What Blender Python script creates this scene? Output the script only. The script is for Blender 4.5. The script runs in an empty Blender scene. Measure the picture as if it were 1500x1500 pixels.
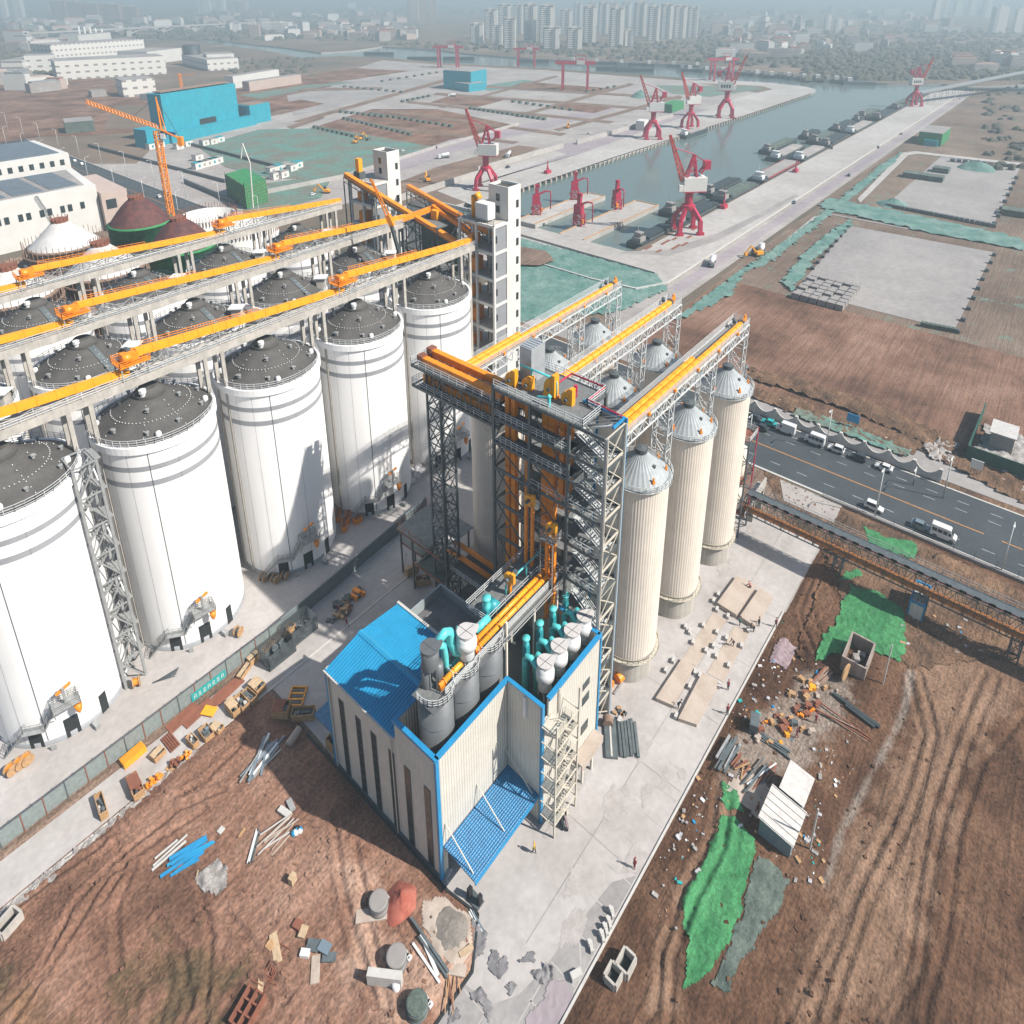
import bpy, math, random
from mathutils import Vector, Matrix, noise
from mathutils.geometry import tessellate_polygon
R = math.radians
rnd = random.Random(7)
SC = bpy.context.scene
COL = SC.collection
# ---------------------------------------------------------------- camera
H = 120.0                       # drone height; x runs along the silo rows, y across them
PITCH, HEAD, FOC = R(18.75), R(39.65), 1007.0
PX, PY = 755.0, 331.0           # principal point in the 1500 px photograph (lens shift)
RT = Vector((math.sin(HEAD), -math.cos(HEAD), 0))
DV = Vector((math.cos(HEAD) * math.cos(PITCH), math.sin(HEAD) * math.cos(PITCH), -math.sin(PITCH)))
UPV = RT.cross(DV)
cam = bpy.data.cameras.new("camera"); cam_o = bpy.data.objects.new("camera", cam); COL.objects.link(cam_o)
cam.sensor_fit = 'HORIZONTAL'; cam.sensor_width = 36; cam.lens = FOC / 1500 * 36
cam.shift_x = (750 - PX) / 1500; cam.shift_y = (PY - 750) / 1500
cam.clip_start = 1; cam.clip_end = 60000
m = Matrix((RT, UPV, -DV)).transposed().to_4x4(); m.translation = (0, 0, H); cam_o.matrix_world = m
SC.camera = cam_o
# ---------------------------------------------------------------- sky, sun, exposure
SUN_AZ, SUN_EL = R(-71.5), R(45)
w = bpy.data.worlds.new("World"); SC.world = w; w.use_nodes = True
sky = w.node_tree.nodes.new('ShaderNodeTexSky'); sky.sky_type = 'NISHITA'; sky.sun_disc = False
sky.sun_elevation = SUN_EL; sky.sun_rotation = math.pi / 2 - SUN_AZ
sky.air_density = 1.4; sky.dust_density = 1.2; sky.ozone_density = 3.0
bg = w.node_tree.nodes['Background']; w.node_tree.links.new(sky.outputs[0], bg.inputs[0]); bg.inputs[1].default_value = 0.076
sl = bpy.data.lights.new("sun", 'SUN'); so = bpy.data.objects.new("sun", sl); COL.objects.link(so)
sl.energy = 5.0; sl.angle = R(0.6); sl.color = (1, .945, .86)
sd = Vector((math.cos(SUN_AZ) * math.cos(SUN_EL), math.sin(SUN_AZ) * math.cos(SUN_EL), math.sin(SUN_EL)))
so.rotation_euler = sd.to_track_quat('Z', 'Y').to_euler()
SC.view_settings.view_transform = 'Standard'; SC.view_settings.look = 'None'
SC.view_settings.exposure = 0.68; SC.view_settings.gamma = 1
SC.cycles.max_bounces = 5; SC.cycles.diffuse_bounces = 3; SC.cycles.glossy_bounces = 2; SC.cycles.volume_bounces = 0
SC.cycles.transparent_max_bounces = 6; SC.cycles.caustics_reflective = False; SC.cycles.caustics_refractive = False
SC.cycles.use_denoising = True
# ---------------------------------------------------------------- where a place seen in the photograph stands
def ray(px, py): return DV + RT * ((px - PX) / FOC) - UPV * ((py - PY) / FOC)
def g(px, py, z=0.0):
    r = ray(px, py); t = (z - H) / r.z; return Vector((r.x * t, r.y * t, z))
def gx(px, py, x):
    r = ray(px, py); t = x / r.x; return Vector((x, r.y * t, H + r.z * t))
def gy(px, py, y):
    r = ray(px, py); t = y / r.y; return Vector((r.x * t, y, H + r.z * t))
def hz(x, y, py):
    a = Vector((x, y, 0)); k = PY - py
    return H + (k * a.dot(DV) - FOC * a.dot(UPV)) / (FOC * UPV.z - k * DV.z)
# ---------------------------------------------------------------- materials
MATS = {}
def hexc(c): return tuple(c) + (1,)
def mat(name, col, rough=.7, metal=0.0, var=.12, scale=.6, col2=None, bump=0.0, stripes=None, streak=0.0, spec=None, alpha=None, fine=0.0, mid=0.0, stops=(.38, .66)):
    """principled surface: base colour broken up by noise, optional second colour, corrugation and streaks"""
    if name in MATS: return MATS[name]
    kk = {'white_render': 1.0, 'galvanised_rail': .9, 'cream_silo_sheet': .88, 'white_paint_metal': .85, 'cream_wall_sheet_x': .84, 'cream_wall_sheet_y': .84, 'orange_paint': .9, 'yellow_orange_paint': .88, 'blue_roof_sheet': .9, 'teal_duct': .95, 'white_stud': .9, 'dark_membrane_roof': .85, 'galvanised_cone': .85, 'light_steel': .85, 'silo_rib': .85, 'grey_band': .95}.get(name, .73)
    col = tuple(c * kk for c in col); col2 = tuple(c * kk for c in col2) if col2 else None
    m = bpy.data.materials.new(name); m.use_nodes = True; nt = m.node_tree; N = nt.nodes; L = nt.links
    b = N['Principled BSDF']; b.inputs['Roughness'].default_value = rough; b.inputs['Metallic'].default_value = metal
    if spec is not None: b.inputs['Specular IOR Level'].default_value = spec
    tc = N.new('ShaderNodeTexCoord'); co = tc.outputs['Object']
    n1 = N.new('ShaderNodeTexNoise'); n1.inputs['Scale'].default_value = scale; n1.inputs['Detail'].default_value = 7; n1.inputs['Roughness'].default_value = .62
    L.new(co, n1.inputs['Vector'])
    r = N.new('ShaderNodeValToRGB'); L.new(n1.outputs['Fac'], r.inputs[0])
    c1 = tuple(max(0, c * (1 - var)) for c in col); c2 = tuple(min(1, c * (1 + var)) for c in (col2 or col))
    if col2: c1 = col; c2 = col2
    r.color_ramp.elements[0].position = stops[0]; r.color_ramp.elements[1].position = stops[1]
    r.color_ramp.elements[0].color = hexc(c1); r.color_ramp.elements[1].color = hexc(c2)
    out = r.outputs[0]
    def mul(a, fac_out, lo, hi):
        mr = N.new('ShaderNodeMapRange'); mr.inputs['From Min'].default_value = .3; mr.inputs['From Max'].default_value = .7
        mr.inputs['To Min'].default_value = lo; mr.inputs['To Max'].default_value = hi; L.new(fac_out, mr.inputs[0])
        x = N.new('ShaderNodeMix'); x.data_type = 'RGBA'; x.blend_type = 'MULTIPLY'; x.inputs[0].default_value = 1
        L.new(a, x.inputs[6]); L.new(mr.outputs[0], x.inputs[7]); return x.outputs[2]
    if mid:
        n5 = N.new('ShaderNodeTexNoise'); n5.inputs['Scale'].default_value = scale * 4.3; n5.inputs['Detail'].default_value = 10; n5.inputs['Roughness'].default_value = .72; n5.inputs['Distortion'].default_value = .6
        L.new(co, n5.inputs['Vector']); out = mul(out, n5.outputs['Fac'], 1 - mid, 1 + mid * .5)
    if fine:
        n2 = N.new('ShaderNodeTexNoise'); n2.inputs['Scale'].default_value = scale * 14; n2.inputs['Detail'].default_value = 5
        L.new(co, n2.inputs['Vector']); out = mul(out, n2.outputs['Fac'], 1 - fine, 1 + fine)
    if streak:
        mp = N.new('ShaderNodeMapping'); mp.inputs['Scale'].default_value = (1.6, 1.6, .05); L.new(co, mp.inputs[0])
        n3 = N.new('ShaderNodeTexNoise'); n3.inputs['Scale'].default_value = 1.0; n3.inputs['Detail'].default_value = 4; L.new(mp.outputs[0], n3.inputs['Vector'])
        out = mul(out, n3.outputs['Fac'], 1 - streak, 1 + streak * .4)
    L.new(out, b.inputs['Base Color'])
    h = None
    if stripes:        # (axis, period metres, depth)
        ax, per, dep = stripes
        sx = N.new('ShaderNodeSeparateXYZ'); L.new(co, sx.inputs[0])
        mm = N.new('ShaderNodeMath'); mm.operation = 'MULTIPLY'; mm.inputs[1].default_value = 2 * math.pi / per
        L.new(sx.outputs['XYZ'.index(ax)], mm.inputs[0])
        si = N.new('ShaderNodeMath'); si.operation = 'SINE'; L.new(mm.outputs[0], si.inputs[0])
        bp = N.new('ShaderNodeBump'); bp.inputs['Strength'].default_value = 1; bp.inputs['Distance'].default_value = dep
        L.new(si.outputs[0], bp.inputs['Height']); L.new(bp.outputs[0], b.inputs['Normal'])
    elif bump:
        n4 = N.new('ShaderNodeTexNoise'); n4.inputs['Scale'].default_value = scale * 6; n4.inputs['Detail'].default_value = 9; L.new(co, n4.inputs['Vector'])
        bp = N.new('ShaderNodeBump'); bp.inputs['Strength'].default_value = .8; bp.inputs['Distance'].default_value = bump
        L.new(n4.outputs['Fac'], bp.inputs['Height']); L.new(bp.outputs[0], b.inputs['Normal'])
    if alpha is not None: b.inputs['Alpha'].default_value = alpha
    MATS[name] = m; return m
M = dict(
 white=mat('white_render', (.83, .82, .81), .6, var=.015, scale=.25, streak=.045),
 whitem=mat('white_paint_metal', (.74, .75, .75), .5, var=.06, scale=1.2),
 band=mat('grey_band', (.30, .31, .33), .6, var=.05),
 roof=mat('dark_membrane_roof', (.07, .066, .062), .75, var=.1, scale=.35, col2=(.105, .099, .093), fine=.15),
 stud=mat('white_stud', (.75, .75, .72), .6, var=.02),
 rail=mat('galvanised_rail', (.58, .60, .60), .55, var=.1),
 dark=mat('dark_opening', (.025, .03, .033), .7, var=.2),
 glass=mat('dark_window', (.035, .05, .055), .15, var=.2),
 conc=mat('gallery_concrete', (.56, .52, .47), .85, var=.14, scale=.5, streak=.15),
 concw=mat('silo_foot_concrete', (.56, .52, .46), .85, var=.1, scale=.5, streak=.2),
 orange=mat('orange_paint', (.86, .27, .012), .45, var=.10, scale=.8),
 yellow=mat('yellow_orange_paint', (.90, .37, .015), .45, var=.08, scale=.8),
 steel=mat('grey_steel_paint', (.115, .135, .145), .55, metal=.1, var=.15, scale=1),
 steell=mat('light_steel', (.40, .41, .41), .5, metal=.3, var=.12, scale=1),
 galv=mat('galvanised_cone', (.34, .37, .385), .6, var=.12, scale=.7, fine=.08),
 grateo=mat('open_grating', (.42, .43, .43), .7, var=.15, scale=2, fine=.3, alpha=.5),
 grate=mat('floor_grating', (.20, .21, .21), .8, var=.2, scale=2, fine=.3),
 cream=mat('cream_silo_sheet', (.78, .70, .61), .55, var=.05, scale=.3, streak=.08),
 rib=mat('silo_rib', (.60, .55, .46), .55, var=.06),
 creamw=mat('cream_wall_sheet_x', (.68, .64, .57), .6, var=.05, scale=.3, stripes=('X', .5, .05), streak=.05),
 creamy=mat('cream_wall_sheet_y', (.68, .64, .57), .6, var=.05, scale=.3, stripes=('Y', .5, .05), streak=.05),
 blue=mat('blue_trim', (.022, .30, .60), .4, var=.08, scale=1),
 blueroof=mat('blue_roof_sheet', (.022, .29, .52), .36, var=.07, scale=.4, streak=.04),
 bluec=mat('blue_canopy_sheet', (.035, .22, .46), .4, var=.16, scale=.8, stripes=('Y', .35, .05)),
 teal=mat('teal_duct', (.10, .55, .56), .45, var=.10, scale=1),
 tealb=mat('teal_motor', (.03, .36, .42), .45, var=.10, scale=1),
 binm=mat('grey_bin_steel', (.17, .18, .19), .5, metal=.2, var=.08, scale=.5),
 red=mat('crane_red', (.56, .016, .07), .5, var=.12, scale=.4),
 redd=mat('red_frame', (.42, .03, .05), .5, var=.15, scale=.4),
 maroon=mat('maroon_cloth', (.30, .02, .06), .8, var=.2),
 black=mat('black_cloth', (.02, .02, .025), .8, var=.2),
 skin=mat('skin', (.45, .27, .2), .6, var=.05),
 yel=mat('yellow_cloth', (.75, .5, .05), .8, var=.1),
 wood=mat('timber', (.55, .33, .16), .8, var=.2, scale=2),
 woodp=mat('pale_plywood', (.60, .44, .28), .8, var=.18, scale=2),
 rust=mat('rust_steel', (.24, .085, .05), .85, var=.3, scale=.8, col2=(.32, .12, .07)),
 rustd=mat('rusty_dome_sheet', (.085, .030, .030), .8, scale=.4, col2=(.17, .055, .045), fine=.2),
 form=mat('rough_formwork', (.26, .17, .13), .9, scale=.8, col2=(.40, .27, .20), fine=.3, bump=.1),
 asphalt=mat('asphalt', (.058, .070, .080), .85, var=.14, scale=.12, fine=.15),
 mark=mat('road_paint_white', (.42, .43, .42), .7, var=.25, scale=1.5),
 markor=mat('road_paint_orange', (.55, .26, .08), .7, var=.2, scale=1.5),
 yard=mat('yard_concrete', (.47, .435, .415), .9, scale=.07, col2=(.59, .555, .54), fine=.07, mid=.13, bump=.01),
 yard2=mat('yard_concrete_grey', (.33, .31, .305), .9, scale=.10, col2=(.42, .40, .39), fine=.10, mid=.14, bump=.01),
 dgrey=mat('dark_mottled_grey', (.18, .175, .185), .7, scale=.4, col2=(.28, .265, .27), fine=.15),
 slab=mat('weighbridge_concrete', (.47, .38, .31), .9, scale=.3, col2=(.58, .49, .42), fine=.08),
 kerb=mat('kerb_stone', (.62, .60, .57), .8, var=.08, scale=1),
 quay=mat('quay_concrete', (.46, .43, .40), .9, scale=.02, col2=(.58, .55, .52), fine=.10, mid=.14),
 pad=mat('storage_pad_concrete', (.33, .305, .295), .9, scale=.03, col2=(.42, .39, .37), fine=.10, mid=.12),
 padl=mat('pale_pad_concrete', (.38, .34, .32), .9, scale=.02, col2=(.50, .46, .43), fine=.10, mid=.16),
 lilac=mat('mauve_hardstanding', (.33, .28, .31), .9, scale=.02, col2=(.44, .38, .39), fine=.1),
 net=mat('teal_dust_net', (.10, .24, .205), .9, scale=.10, mid=.25, col2=(.22, .34, .30), fine=.25, bump=.1),
 netg=mat('green_dust_net', (.035, .22, .075), .85, scale=.25, mid=.3, col2=(.075, .32, .12), fine=.3, bump=.15),
 netd=mat('grey_green_net', (.09, .125, .105), .9, scale=.3, mid=.3, col2=(.17, .21, .18), fine=.25, bump=.15),
 netgg=mat('mixed_net', (.20, .19, .15), .9, scale=.05, mid=.2, col2=(.12, .30, .25), fine=.25, bump=.1),
 wrap=mat('cyan_sheet_wrap', (.012, .38, .50), .6, var=.10, scale=.25, streak=.08),
 scaf=mat('green_scaffold_net', (.02, .20, .08), .8, scale=.6, col2=(.05, .34, .10), fine=.3),
 facw=mat('factory_white_wall', (.80, .78, .74), .7, var=.05, scale=.1),
 facp=mat('factory_pink_wall', (.60, .47, .41), .7, var=.05, scale=.1),
 panel=mat('grey_roof_panels', (.15, .18, .21), .4, var=.1, scale=.2),
 tower_w=mat('apartment_wall', (.66, .62, .57), .8, var=.06, scale=.05),
 tower_t=mat('tan_tower_wall', (.50, .40, .34), .8, var=.06, scale=.05),
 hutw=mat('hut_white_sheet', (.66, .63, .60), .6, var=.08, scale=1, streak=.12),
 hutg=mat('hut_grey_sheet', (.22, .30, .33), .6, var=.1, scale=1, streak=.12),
 sheet=mat('grey_sheet_metal', (.17, .20, .21), .45, metal=.3, var=.2, scale=1),
 navy=mat('dark_hull', (.04, .055, .06), .6, var=.2, scale=.2),
 tree=mat('winter_scrub', (.07, .075, .055), .95, scale=.05, col2=(.14, .12, .09), fine=.3),
 tyre=mat('tyre_rubber', (.02, .02, .02), .9, var=.2),
 carw=mat('white_car_paint', (.78, .78, .78), .3, var=.02), card=mat('dark_car_paint', (.05, .06, .07), .3, var=.05),
 carg=mat('silver_blue_car_paint', (.20, .26, .31), .3, var=.05), cart=mat('teal_taxi_paint', (.03, .45, .44), .35, var=.05),
 rubble=mat('rubble', (.30, .27, .25), .95, scale=.9, col2=(.55, .52, .50), fine=.4, bump=.2),
 sand=mat('grey_sand', (.20, .18, .16), .95, scale=.6, col2=(.33, .29, .25), fine=.2, bump=.1),
 redsand=mat('red_sand', (.36, .09, .06), .95, scale=.6, col2=(.50, .17, .12), fine=.2, bump=.1),
 plast=mat('plastic_wrap', (.45, .44, .47), .4, scale=1.4, col2=(.75, .72, .74), fine=.3, bump=.2),
 pinkp=mat('pink_plastic', (.34, .24, .27), .5, scale=1.4, col2=(.52, .40, .42), fine=.3, bump=.2),
)
def soil(name, a, b, c, sc=.05, ang=0.0, bump=.25, track=.5, grass=None, mask=None, mask2=None):
    """earth: big patches, clods and drawn-out wheel marks running at one angle"""
    kk = {'brown_earth': .56, 'red_earth': .60}.get(name, .78)
    a, b, c = (tuple(v * kk for v in q) for q in (a, b, c)); mask = mask and tuple(tuple(v * .74 for v in q) for q in mask); mask2 = mask2 and tuple(tuple(v * .74 for v in q) for q in mask2)
    m = bpy.data.materials.new(name); m.use_nodes = True; nt = m.node_tree; N = nt.nodes; L = nt.links
    bs = N['Principled BSDF']; bs.inputs['Roughness'].default_value = .95; bs.inputs['Specular IOR Level'].default_value = .15
    co = N.new('ShaderNodeTexCoord').outputs['Object']
    n1 = N.new('ShaderNodeTexNoise'); n1.inputs['Scale'].default_value = sc; n1.inputs['Detail'].default_value = 9; n1.inputs['Roughness'].default_value = .68; L.new(co, n1.inputs['Vector'])
    r = N.new('ShaderNodeValToRGB'); L.new(n1.outputs['Fac'], r.inputs[0]); e = r.color_ramp.elements
    e[0].position = .36; e[0].color = hexc(a); e[1].position = .66; e[1].color = hexc(c); q = e.new(.5); q.color = hexc(b)
    mp = N.new('ShaderNodeMapping'); mp.inputs['Rotation'].default_value = (0, 0, -ang); mp.inputs['Scale'].default_value = (.06, 1.4, 1); L.new(co, mp.inputs[0])
    n2 = N.new('ShaderNodeTexNoise'); n2.inputs['Scale'].default_value = .9; n2.inputs['Detail'].default_value = 6; n2.inputs['Distortion'].default_value = .5; L.new(mp.outputs[0], n2.inputs['Vector'])
    n3 = N.new('ShaderNodeTexNoise'); n3.inputs['Scale'].default_value = 2.2; n3.inputs['Detail'].default_value = 8; L.new(co, n3.inputs['Vector'])
    def rng(o, lo, hi):
        k = N.new('ShaderNodeMapRange'); k.inputs['From Min'].default_value = .32; k.inputs['From Max'].default_value = .68
        k.inputs['To Min'].default_value = lo; k.inputs['To Max'].default_value = hi; L.new(o, k.inputs[0]); return k.outputs[0]
    def mul(x, y):
        k = N.new('ShaderNodeMix'); k.data_type = 'RGBA'; k.blend_type = 'MULTIPLY'; k.inputs[0].default_value = 1; L.new(x, k.inputs[6]); L.new(y, k.inputs[7]); return k.outputs[2]
    base = r.outputs[0]
    for an, cc in (('patch', mask), ('patch2', mask2)):
        if not cc: continue
        r2 = N.new('ShaderNodeValToRGB'); L.new(n1.outputs['Fac'], r2.inputs[0]); r2.color_ramp.elements[0].position = .4; r2.color_ramp.elements[1].position = .62
        r2.color_ramp.elements[0].color = hexc(cc[0]); r2.color_ramp.elements[1].color = hexc(cc[1])
        at = N.new('ShaderNodeAttribute'); at.attribute_name = an; xx = N.new('ShaderNodeMix'); xx.data_type = 'RGBA'; L.new(at.outputs['Fac'], xx.inputs[0]); L.new(base, xx.inputs[6]); L.new(r2.outputs[0], xx.inputs[7]); base = xx.outputs[2]
    out = mul(mul(base, rng(n2.outputs['Fac'], 1 - track * .45, 1 + track * .4)), rng(n3.outputs['Fac'], .66, 1.3))
    if grass:
        ng = N.new('ShaderNodeTexNoise'); ng.inputs['Scale'].default_value = .11; ng.inputs['Detail'].default_value = 10; ng.inputs['Roughness'].default_value = .75; L.new(co, ng.inputs['Vector'])
        k = N.new('ShaderNodeMapRange'); k.inputs['From Min'].default_value = .56; k.inputs['From Max'].default_value = .66; L.new(ng.outputs['Fac'], k.inputs[0])
        x = N.new('ShaderNodeMix'); x.data_type = 'RGBA'; L.new(k.outputs[0], x.inputs[0]); L.new(out, x.inputs[6]); x.inputs[7].default_value = hexc(grass); out = x.outputs[2]
    L.new(out, bs.inputs['Base Color'])
    ad = N.new('ShaderNodeMath'); ad.operation = 'ADD'; L.new(n2.outputs['Fac'], ad.inputs[0]); L.new(n3.outputs['Fac'], ad.inputs[1])
    bp = N.new('ShaderNodeBump'); bp.inputs['Strength'].default_value = 1; bp.inputs['Distance'].default_value = bump
    L.new(ad.outputs[0], bp.inputs['Height']); L.new(bp.outputs[0], bs.inputs['Normal'])
    MATS[name] = m; return m
S_RED = soil('red_earth', (.17, .09, .06), (.33, .178, .122), (.49, .30, .22), .05, R(12), .22, .35, None, ((.12, .085, .05), (.27, .15, .09)), ((.40, .25, .18), (.50, .33, .25)))
S_DARK = soil('brown_earth', (.10, .052, .032), (.185, .096, .058), (.29, .165, .102), .07, R(-9), .22, .24, None, ((.215, .128, .082), (.30, .19, .13)), ((.24, .19, .155), (.35, .28, .235)))
S_TRACK = soil('trodden_track_earth', (.19, .13, .098), (.24, .165, .125), (.31, .22, .17), .05, R(50), .25, .7)
S_FIELD = soil('brown_field_earth', (.12, .066, .045), (.225, .125, .086), (.33, .20, .145), .035, R(95), .15, .5)
S_FAR = soil('far_plain_earth', (.12, .115, .085), (.20, .15, .115), (.30, .22, .17), .006, R(20), .1, .3)
S_DRY = soil('dry_grass_verge', (.10, .066, .046), (.18, .108, .07), (.27, .165, .10), .12, R(95), .3, .3)
# ---------------------------------------------------------------- mesh helpers
CH = {}
def wloc(o):
    v = Vector((0, 0, 0))
    while o: v += o.location; o = o.parent
    return v
class MB:
    """collects shapes and links them as ONE mesh object"""
    def __init__(s): s.v = []; s.f = []; s.m = []; s.mi = 0; s.sm = []; s.smooth = False
    def add(s, vs, fs):
        n = len(s.v); s.v += [tuple(v) for v in vs]; s.f += [tuple(i + n for i in f) for f in fs]
        s.m += [s.mi] * len(fs); s.sm += [s.smooth] * len(fs); return s
    def box(s, x0, x1, y0, y1, z0, z1):
        return s.add([(x0, y0, z0), (x1, y0, z0), (x1, y1, z0), (x0, y1, z0), (x0, y0, z1), (x1, y0, z1), (x1, y1, z1), (x0, y1, z1)],
                     [(0, 3, 2, 1), (4, 5, 6, 7), (0, 1, 5, 4), (1, 2, 6, 5), (2, 3, 7, 6), (3, 0, 4, 7)])
    def rbox(s, c, sx, sy, sz, rz=0, tilt=None):
        """box standing with its base centre at c, turned by rz"""
        mt = Matrix.Rotation(rz, 3, 'Z')
        if tilt: mt = mt @ Matrix.Rotation(tilt, 3, 'X')
        vs = [Vector(c) + mt @ Vector((a * sx / 2, b * sy / 2, d * sz)) for d in (0, 1) for a, b in ((-1, -1), (1, -1), (1, 1), (-1, 1))]
        return s.add(vs, [(0, 3, 2, 1), (4, 5, 6, 7), (0, 1, 5, 4), (1, 2, 6, 5), (2, 3, 7, 6), (3, 0, 4, 7)])
    def beam(s, p, q, w, h=None):
        p = Vector(p); q = Vector(q); d = q - p
        if d.length < 1e-5: return s
        d.normalize(); h = h or w
        u = Vector((0, 0, 1)) if abs(d.z) < .95 else Vector((1, 0, 0))
        a = d.cross(u).normalized() * w / 2; b = a.cross(d).normalized() * h / 2
        vs = [o + x * a + y * b for o in (p, q) for x, y in ((-1, -1), (1, -1), (1, 1), (-1, 1))]
        return s.add(vs, [(0, 1, 2, 3), (7, 6, 5, 4), (0, 4, 5, 1), (1, 5, 6, 2), (2, 6, 7, 3), (3, 7, 4, 0)])
    def tube(s, pts, r, n=8, r2=None):
        pts = [Vector(p) for p in pts]; rings = []; k = len(pts)
        for i, p in enumerate(pts):
            d = (pts[min(i + 1, k - 1)] - pts[max(i - 1, 0)]).normalized()
            u = Vector((0, 0, 1)) if abs(d.z) < .9 else Vector((1, 0, 0))
            a = d.cross(u).normalized(); b = a.cross(d).normalized(); rr = r if r2 is None else r + (r2 - r) * i / (k - 1)
            rings.append([p + (a * math.cos(2 * math.pi * j / n) + b * math.sin(2 * math.pi * j / n)) * rr for j in range(n)])
        vs = [v for ring in rings for v in ring]; fs = []
        for i in range(k - 1):
            for j in range(n): fs.append((i * n + j, i * n + (j + 1) % n, (i + 1) * n + (j + 1) % n, (i + 1) * n + j))
        fs.append(tuple(range(n))[::-1]); fs.append(tuple((k - 1) * n + j for j in range(n)))
        return s.add(vs, fs)
    def lathe(s, cx, cy, prof, n=32, a0=0, a1=2 * math.pi, cap=True):
        full = abs(a1 - a0 - 2 * math.pi) < 1e-4; c = n if full else n + 1
        vs = [(cx + r * math.cos(a0 + (a1 - a0) * j / n), cy + r * math.sin(a0 + (a1 - a0) * j / n), z) for r, z in prof for j in range(c)]
        fs = []
        for i in range(len(prof) - 1):
            for j in range(n): fs.append((i * c + j, i * c + (j + 1) % c, (i + 1) * c + (j + 1) % c, (i + 1) * c + j))
        if cap and full:
            if prof[-1][0] > .01: fs.append(tuple((len(prof) - 1) * c + j for j in range(n)))
        return s.add(vs, fs)
    def poly(s, pts, z=None, up=True):
        p3 = [Vector((p[0], p[1], p[2] if z is None else z)) for p in pts]
        tri = tessellate_polygon([p3]); fs = []
        for t in tri:
            a, b, c = (p3[i] for i in t); n = (b - a).cross(c - a)
            fs.append(tuple(t) if (n.z > 0) == up else tuple(reversed(t)))
        return s.add(p3, fs)
    def prism(s, pts, z0, z1):
        s.poly(pts, z1); n = len(pts)
        ar = sum(pts[i][0] * pts[(i + 1) % n][1] - pts[(i + 1) % n][0] * pts[i][1] for i in range(n))
        if ar < 0: pts = list(reversed(pts))
        return s.add([(p[0], p[1], z0) for p in pts] + [(p[0], p[1], z1) for p in pts], [(i, (i + 1) % n, n + (i + 1) % n, n + i) for i in range(n)])
    def rails(s, pts, h=1.3, w=.08, step=2.2, n=3, closed=False):
        """hand rail along a line of floor points"""
        pts = [Vector(p) for p in pts]
        if closed: pts.append(pts[0])
        for a, b in zip(pts, pts[1:]):
            for k in range(1, n + 1): s.beam(a + Vector((0, 0, h * k / n)), b + Vector((0, 0, h * k / n)), w)
            c = max(1, round((b - a).length / step))
            for k in range(c + 1): p = a.lerp(b, k / c); s.beam(p, p + Vector((0, 0, h)), w)
        return s
    def truss(s, a, b, dz, w=.16, step=3.0, chords=True, cross=False, wd=None):
        """flat truss between two lower points; upper chord dz above"""
        a = Vector(a); b = Vector(b); up = Vector((0, 0, dz)); c = max(1, round((b - a).length / step)); wd = wd or w * .7
        if chords: s.beam(a, b, w); s.beam(a + up, b + up, w)
        for k in range(c):
            p = a.lerp(b, k / c); q = a.lerp(b, (k + 1) / c); s.beam(p, p + up, wd)
            if cross: s.beam(p, q + up, wd); s.beam(p + up, q, wd)
            elif k % 2: s.beam(p, q + up, wd)
            else: s.beam(p + up, q, wd)
        s.beam(b, b + up, wd); return s
    def lattice(s, x0, x1, y0, y1, z0, z1, w=.25, step=4.0, wd=None, cross=True):
        """four legged braced tower"""
        wd = wd or w * .6; cs = [(x0, y0), (x1, y0), (x1, y1), (x0, y1)]; n = max(1, round((z1 - z0) / step))
        for x, y in cs: s.beam((x, y, z0), (x, y, z1), w)
        for k in range(n):
            a = z0 + (z1 - z0) * k / n; b = z0 + (z1 - z0) * (k + 1) / n
            for i in range(4):
                p = cs[i]; q = cs[(i + 1) % 4]; s.beam((*p, b), (*q, b), wd)
                if cross: s.beam((*p, a), (*q, b), wd); s.beam((*q, a), (*p, b), wd)
                else: s.beam((*(p if k % 2 else q), a), (*(q if k % 2 else p), b), wd)
        return s
    def split(s, name, mats, parent):
        """one object for each connected piece"""
        par = list(range(len(s.v)))
        def find(a):
            while par[a] != a: par[a] = par[par[a]]; a = par[a]
            return a
        for f in s.f:
            r0 = find(f[0])
            for i in f[1:]: par[find(i)] = r0
        grp = {}
        for k, f in enumerate(s.f): grp.setdefault(find(f[0]), []).append(k)
        out = []
        for ks in grp.values():
            mb = MB(); mp = {}
            for k in ks:
                for i in s.f[k]:
                    if i not in mp: mp[i] = len(mb.v); mb.v.append(s.v[i])
                mb.f.append(tuple(mp[i] for i in s.f[k])); mb.m.append(s.m[k]); mb.sm.append(s.sm[k])
            out.append(mb.build(name, mats, parent))
        return out
    def build(s, name, mats, parent=None, org=None):
        if not isinstance(mats, (list, tuple)): mats = [mats]
        o0 = wloc(parent) if parent else Vector(org or (0, 0, 0))
        me = bpy.data.meshes.new(name); me.from_pydata([tuple(Vector(v) - o0) for v in s.v], [], s.f)
        for mm in mats: me.materials.append(mm)
        me.polygons.foreach_set('material_index', s.m); me.polygons.foreach_set('use_smooth', s.sm); me.update()
        o = bpy.data.objects.new(name, me); COL.objects.link(o)
        if parent: o.parent = parent; CH.setdefault(parent.name, []).append(o)
        else: o.location = o0
        return o
def tag(o, label, cat=None, group=None, kind=None):
    if kind: o['kind'] = kind
    else: o['label'] = label
    if kind and label: o['label'] = label
    if cat: o['category'] = cat
    if group: o['group'] = group
    return o
def thing(name, label, cat, loc=(0, 0, 0), rz=0, group=None):
    o = bpy.data.objects.new(name, None); COL.objects.link(o); o.location = loc; o.rotation_euler = (0, 0, rz)
    o.empty_display_size = .5; return tag(o, label, cat, group)
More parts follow.
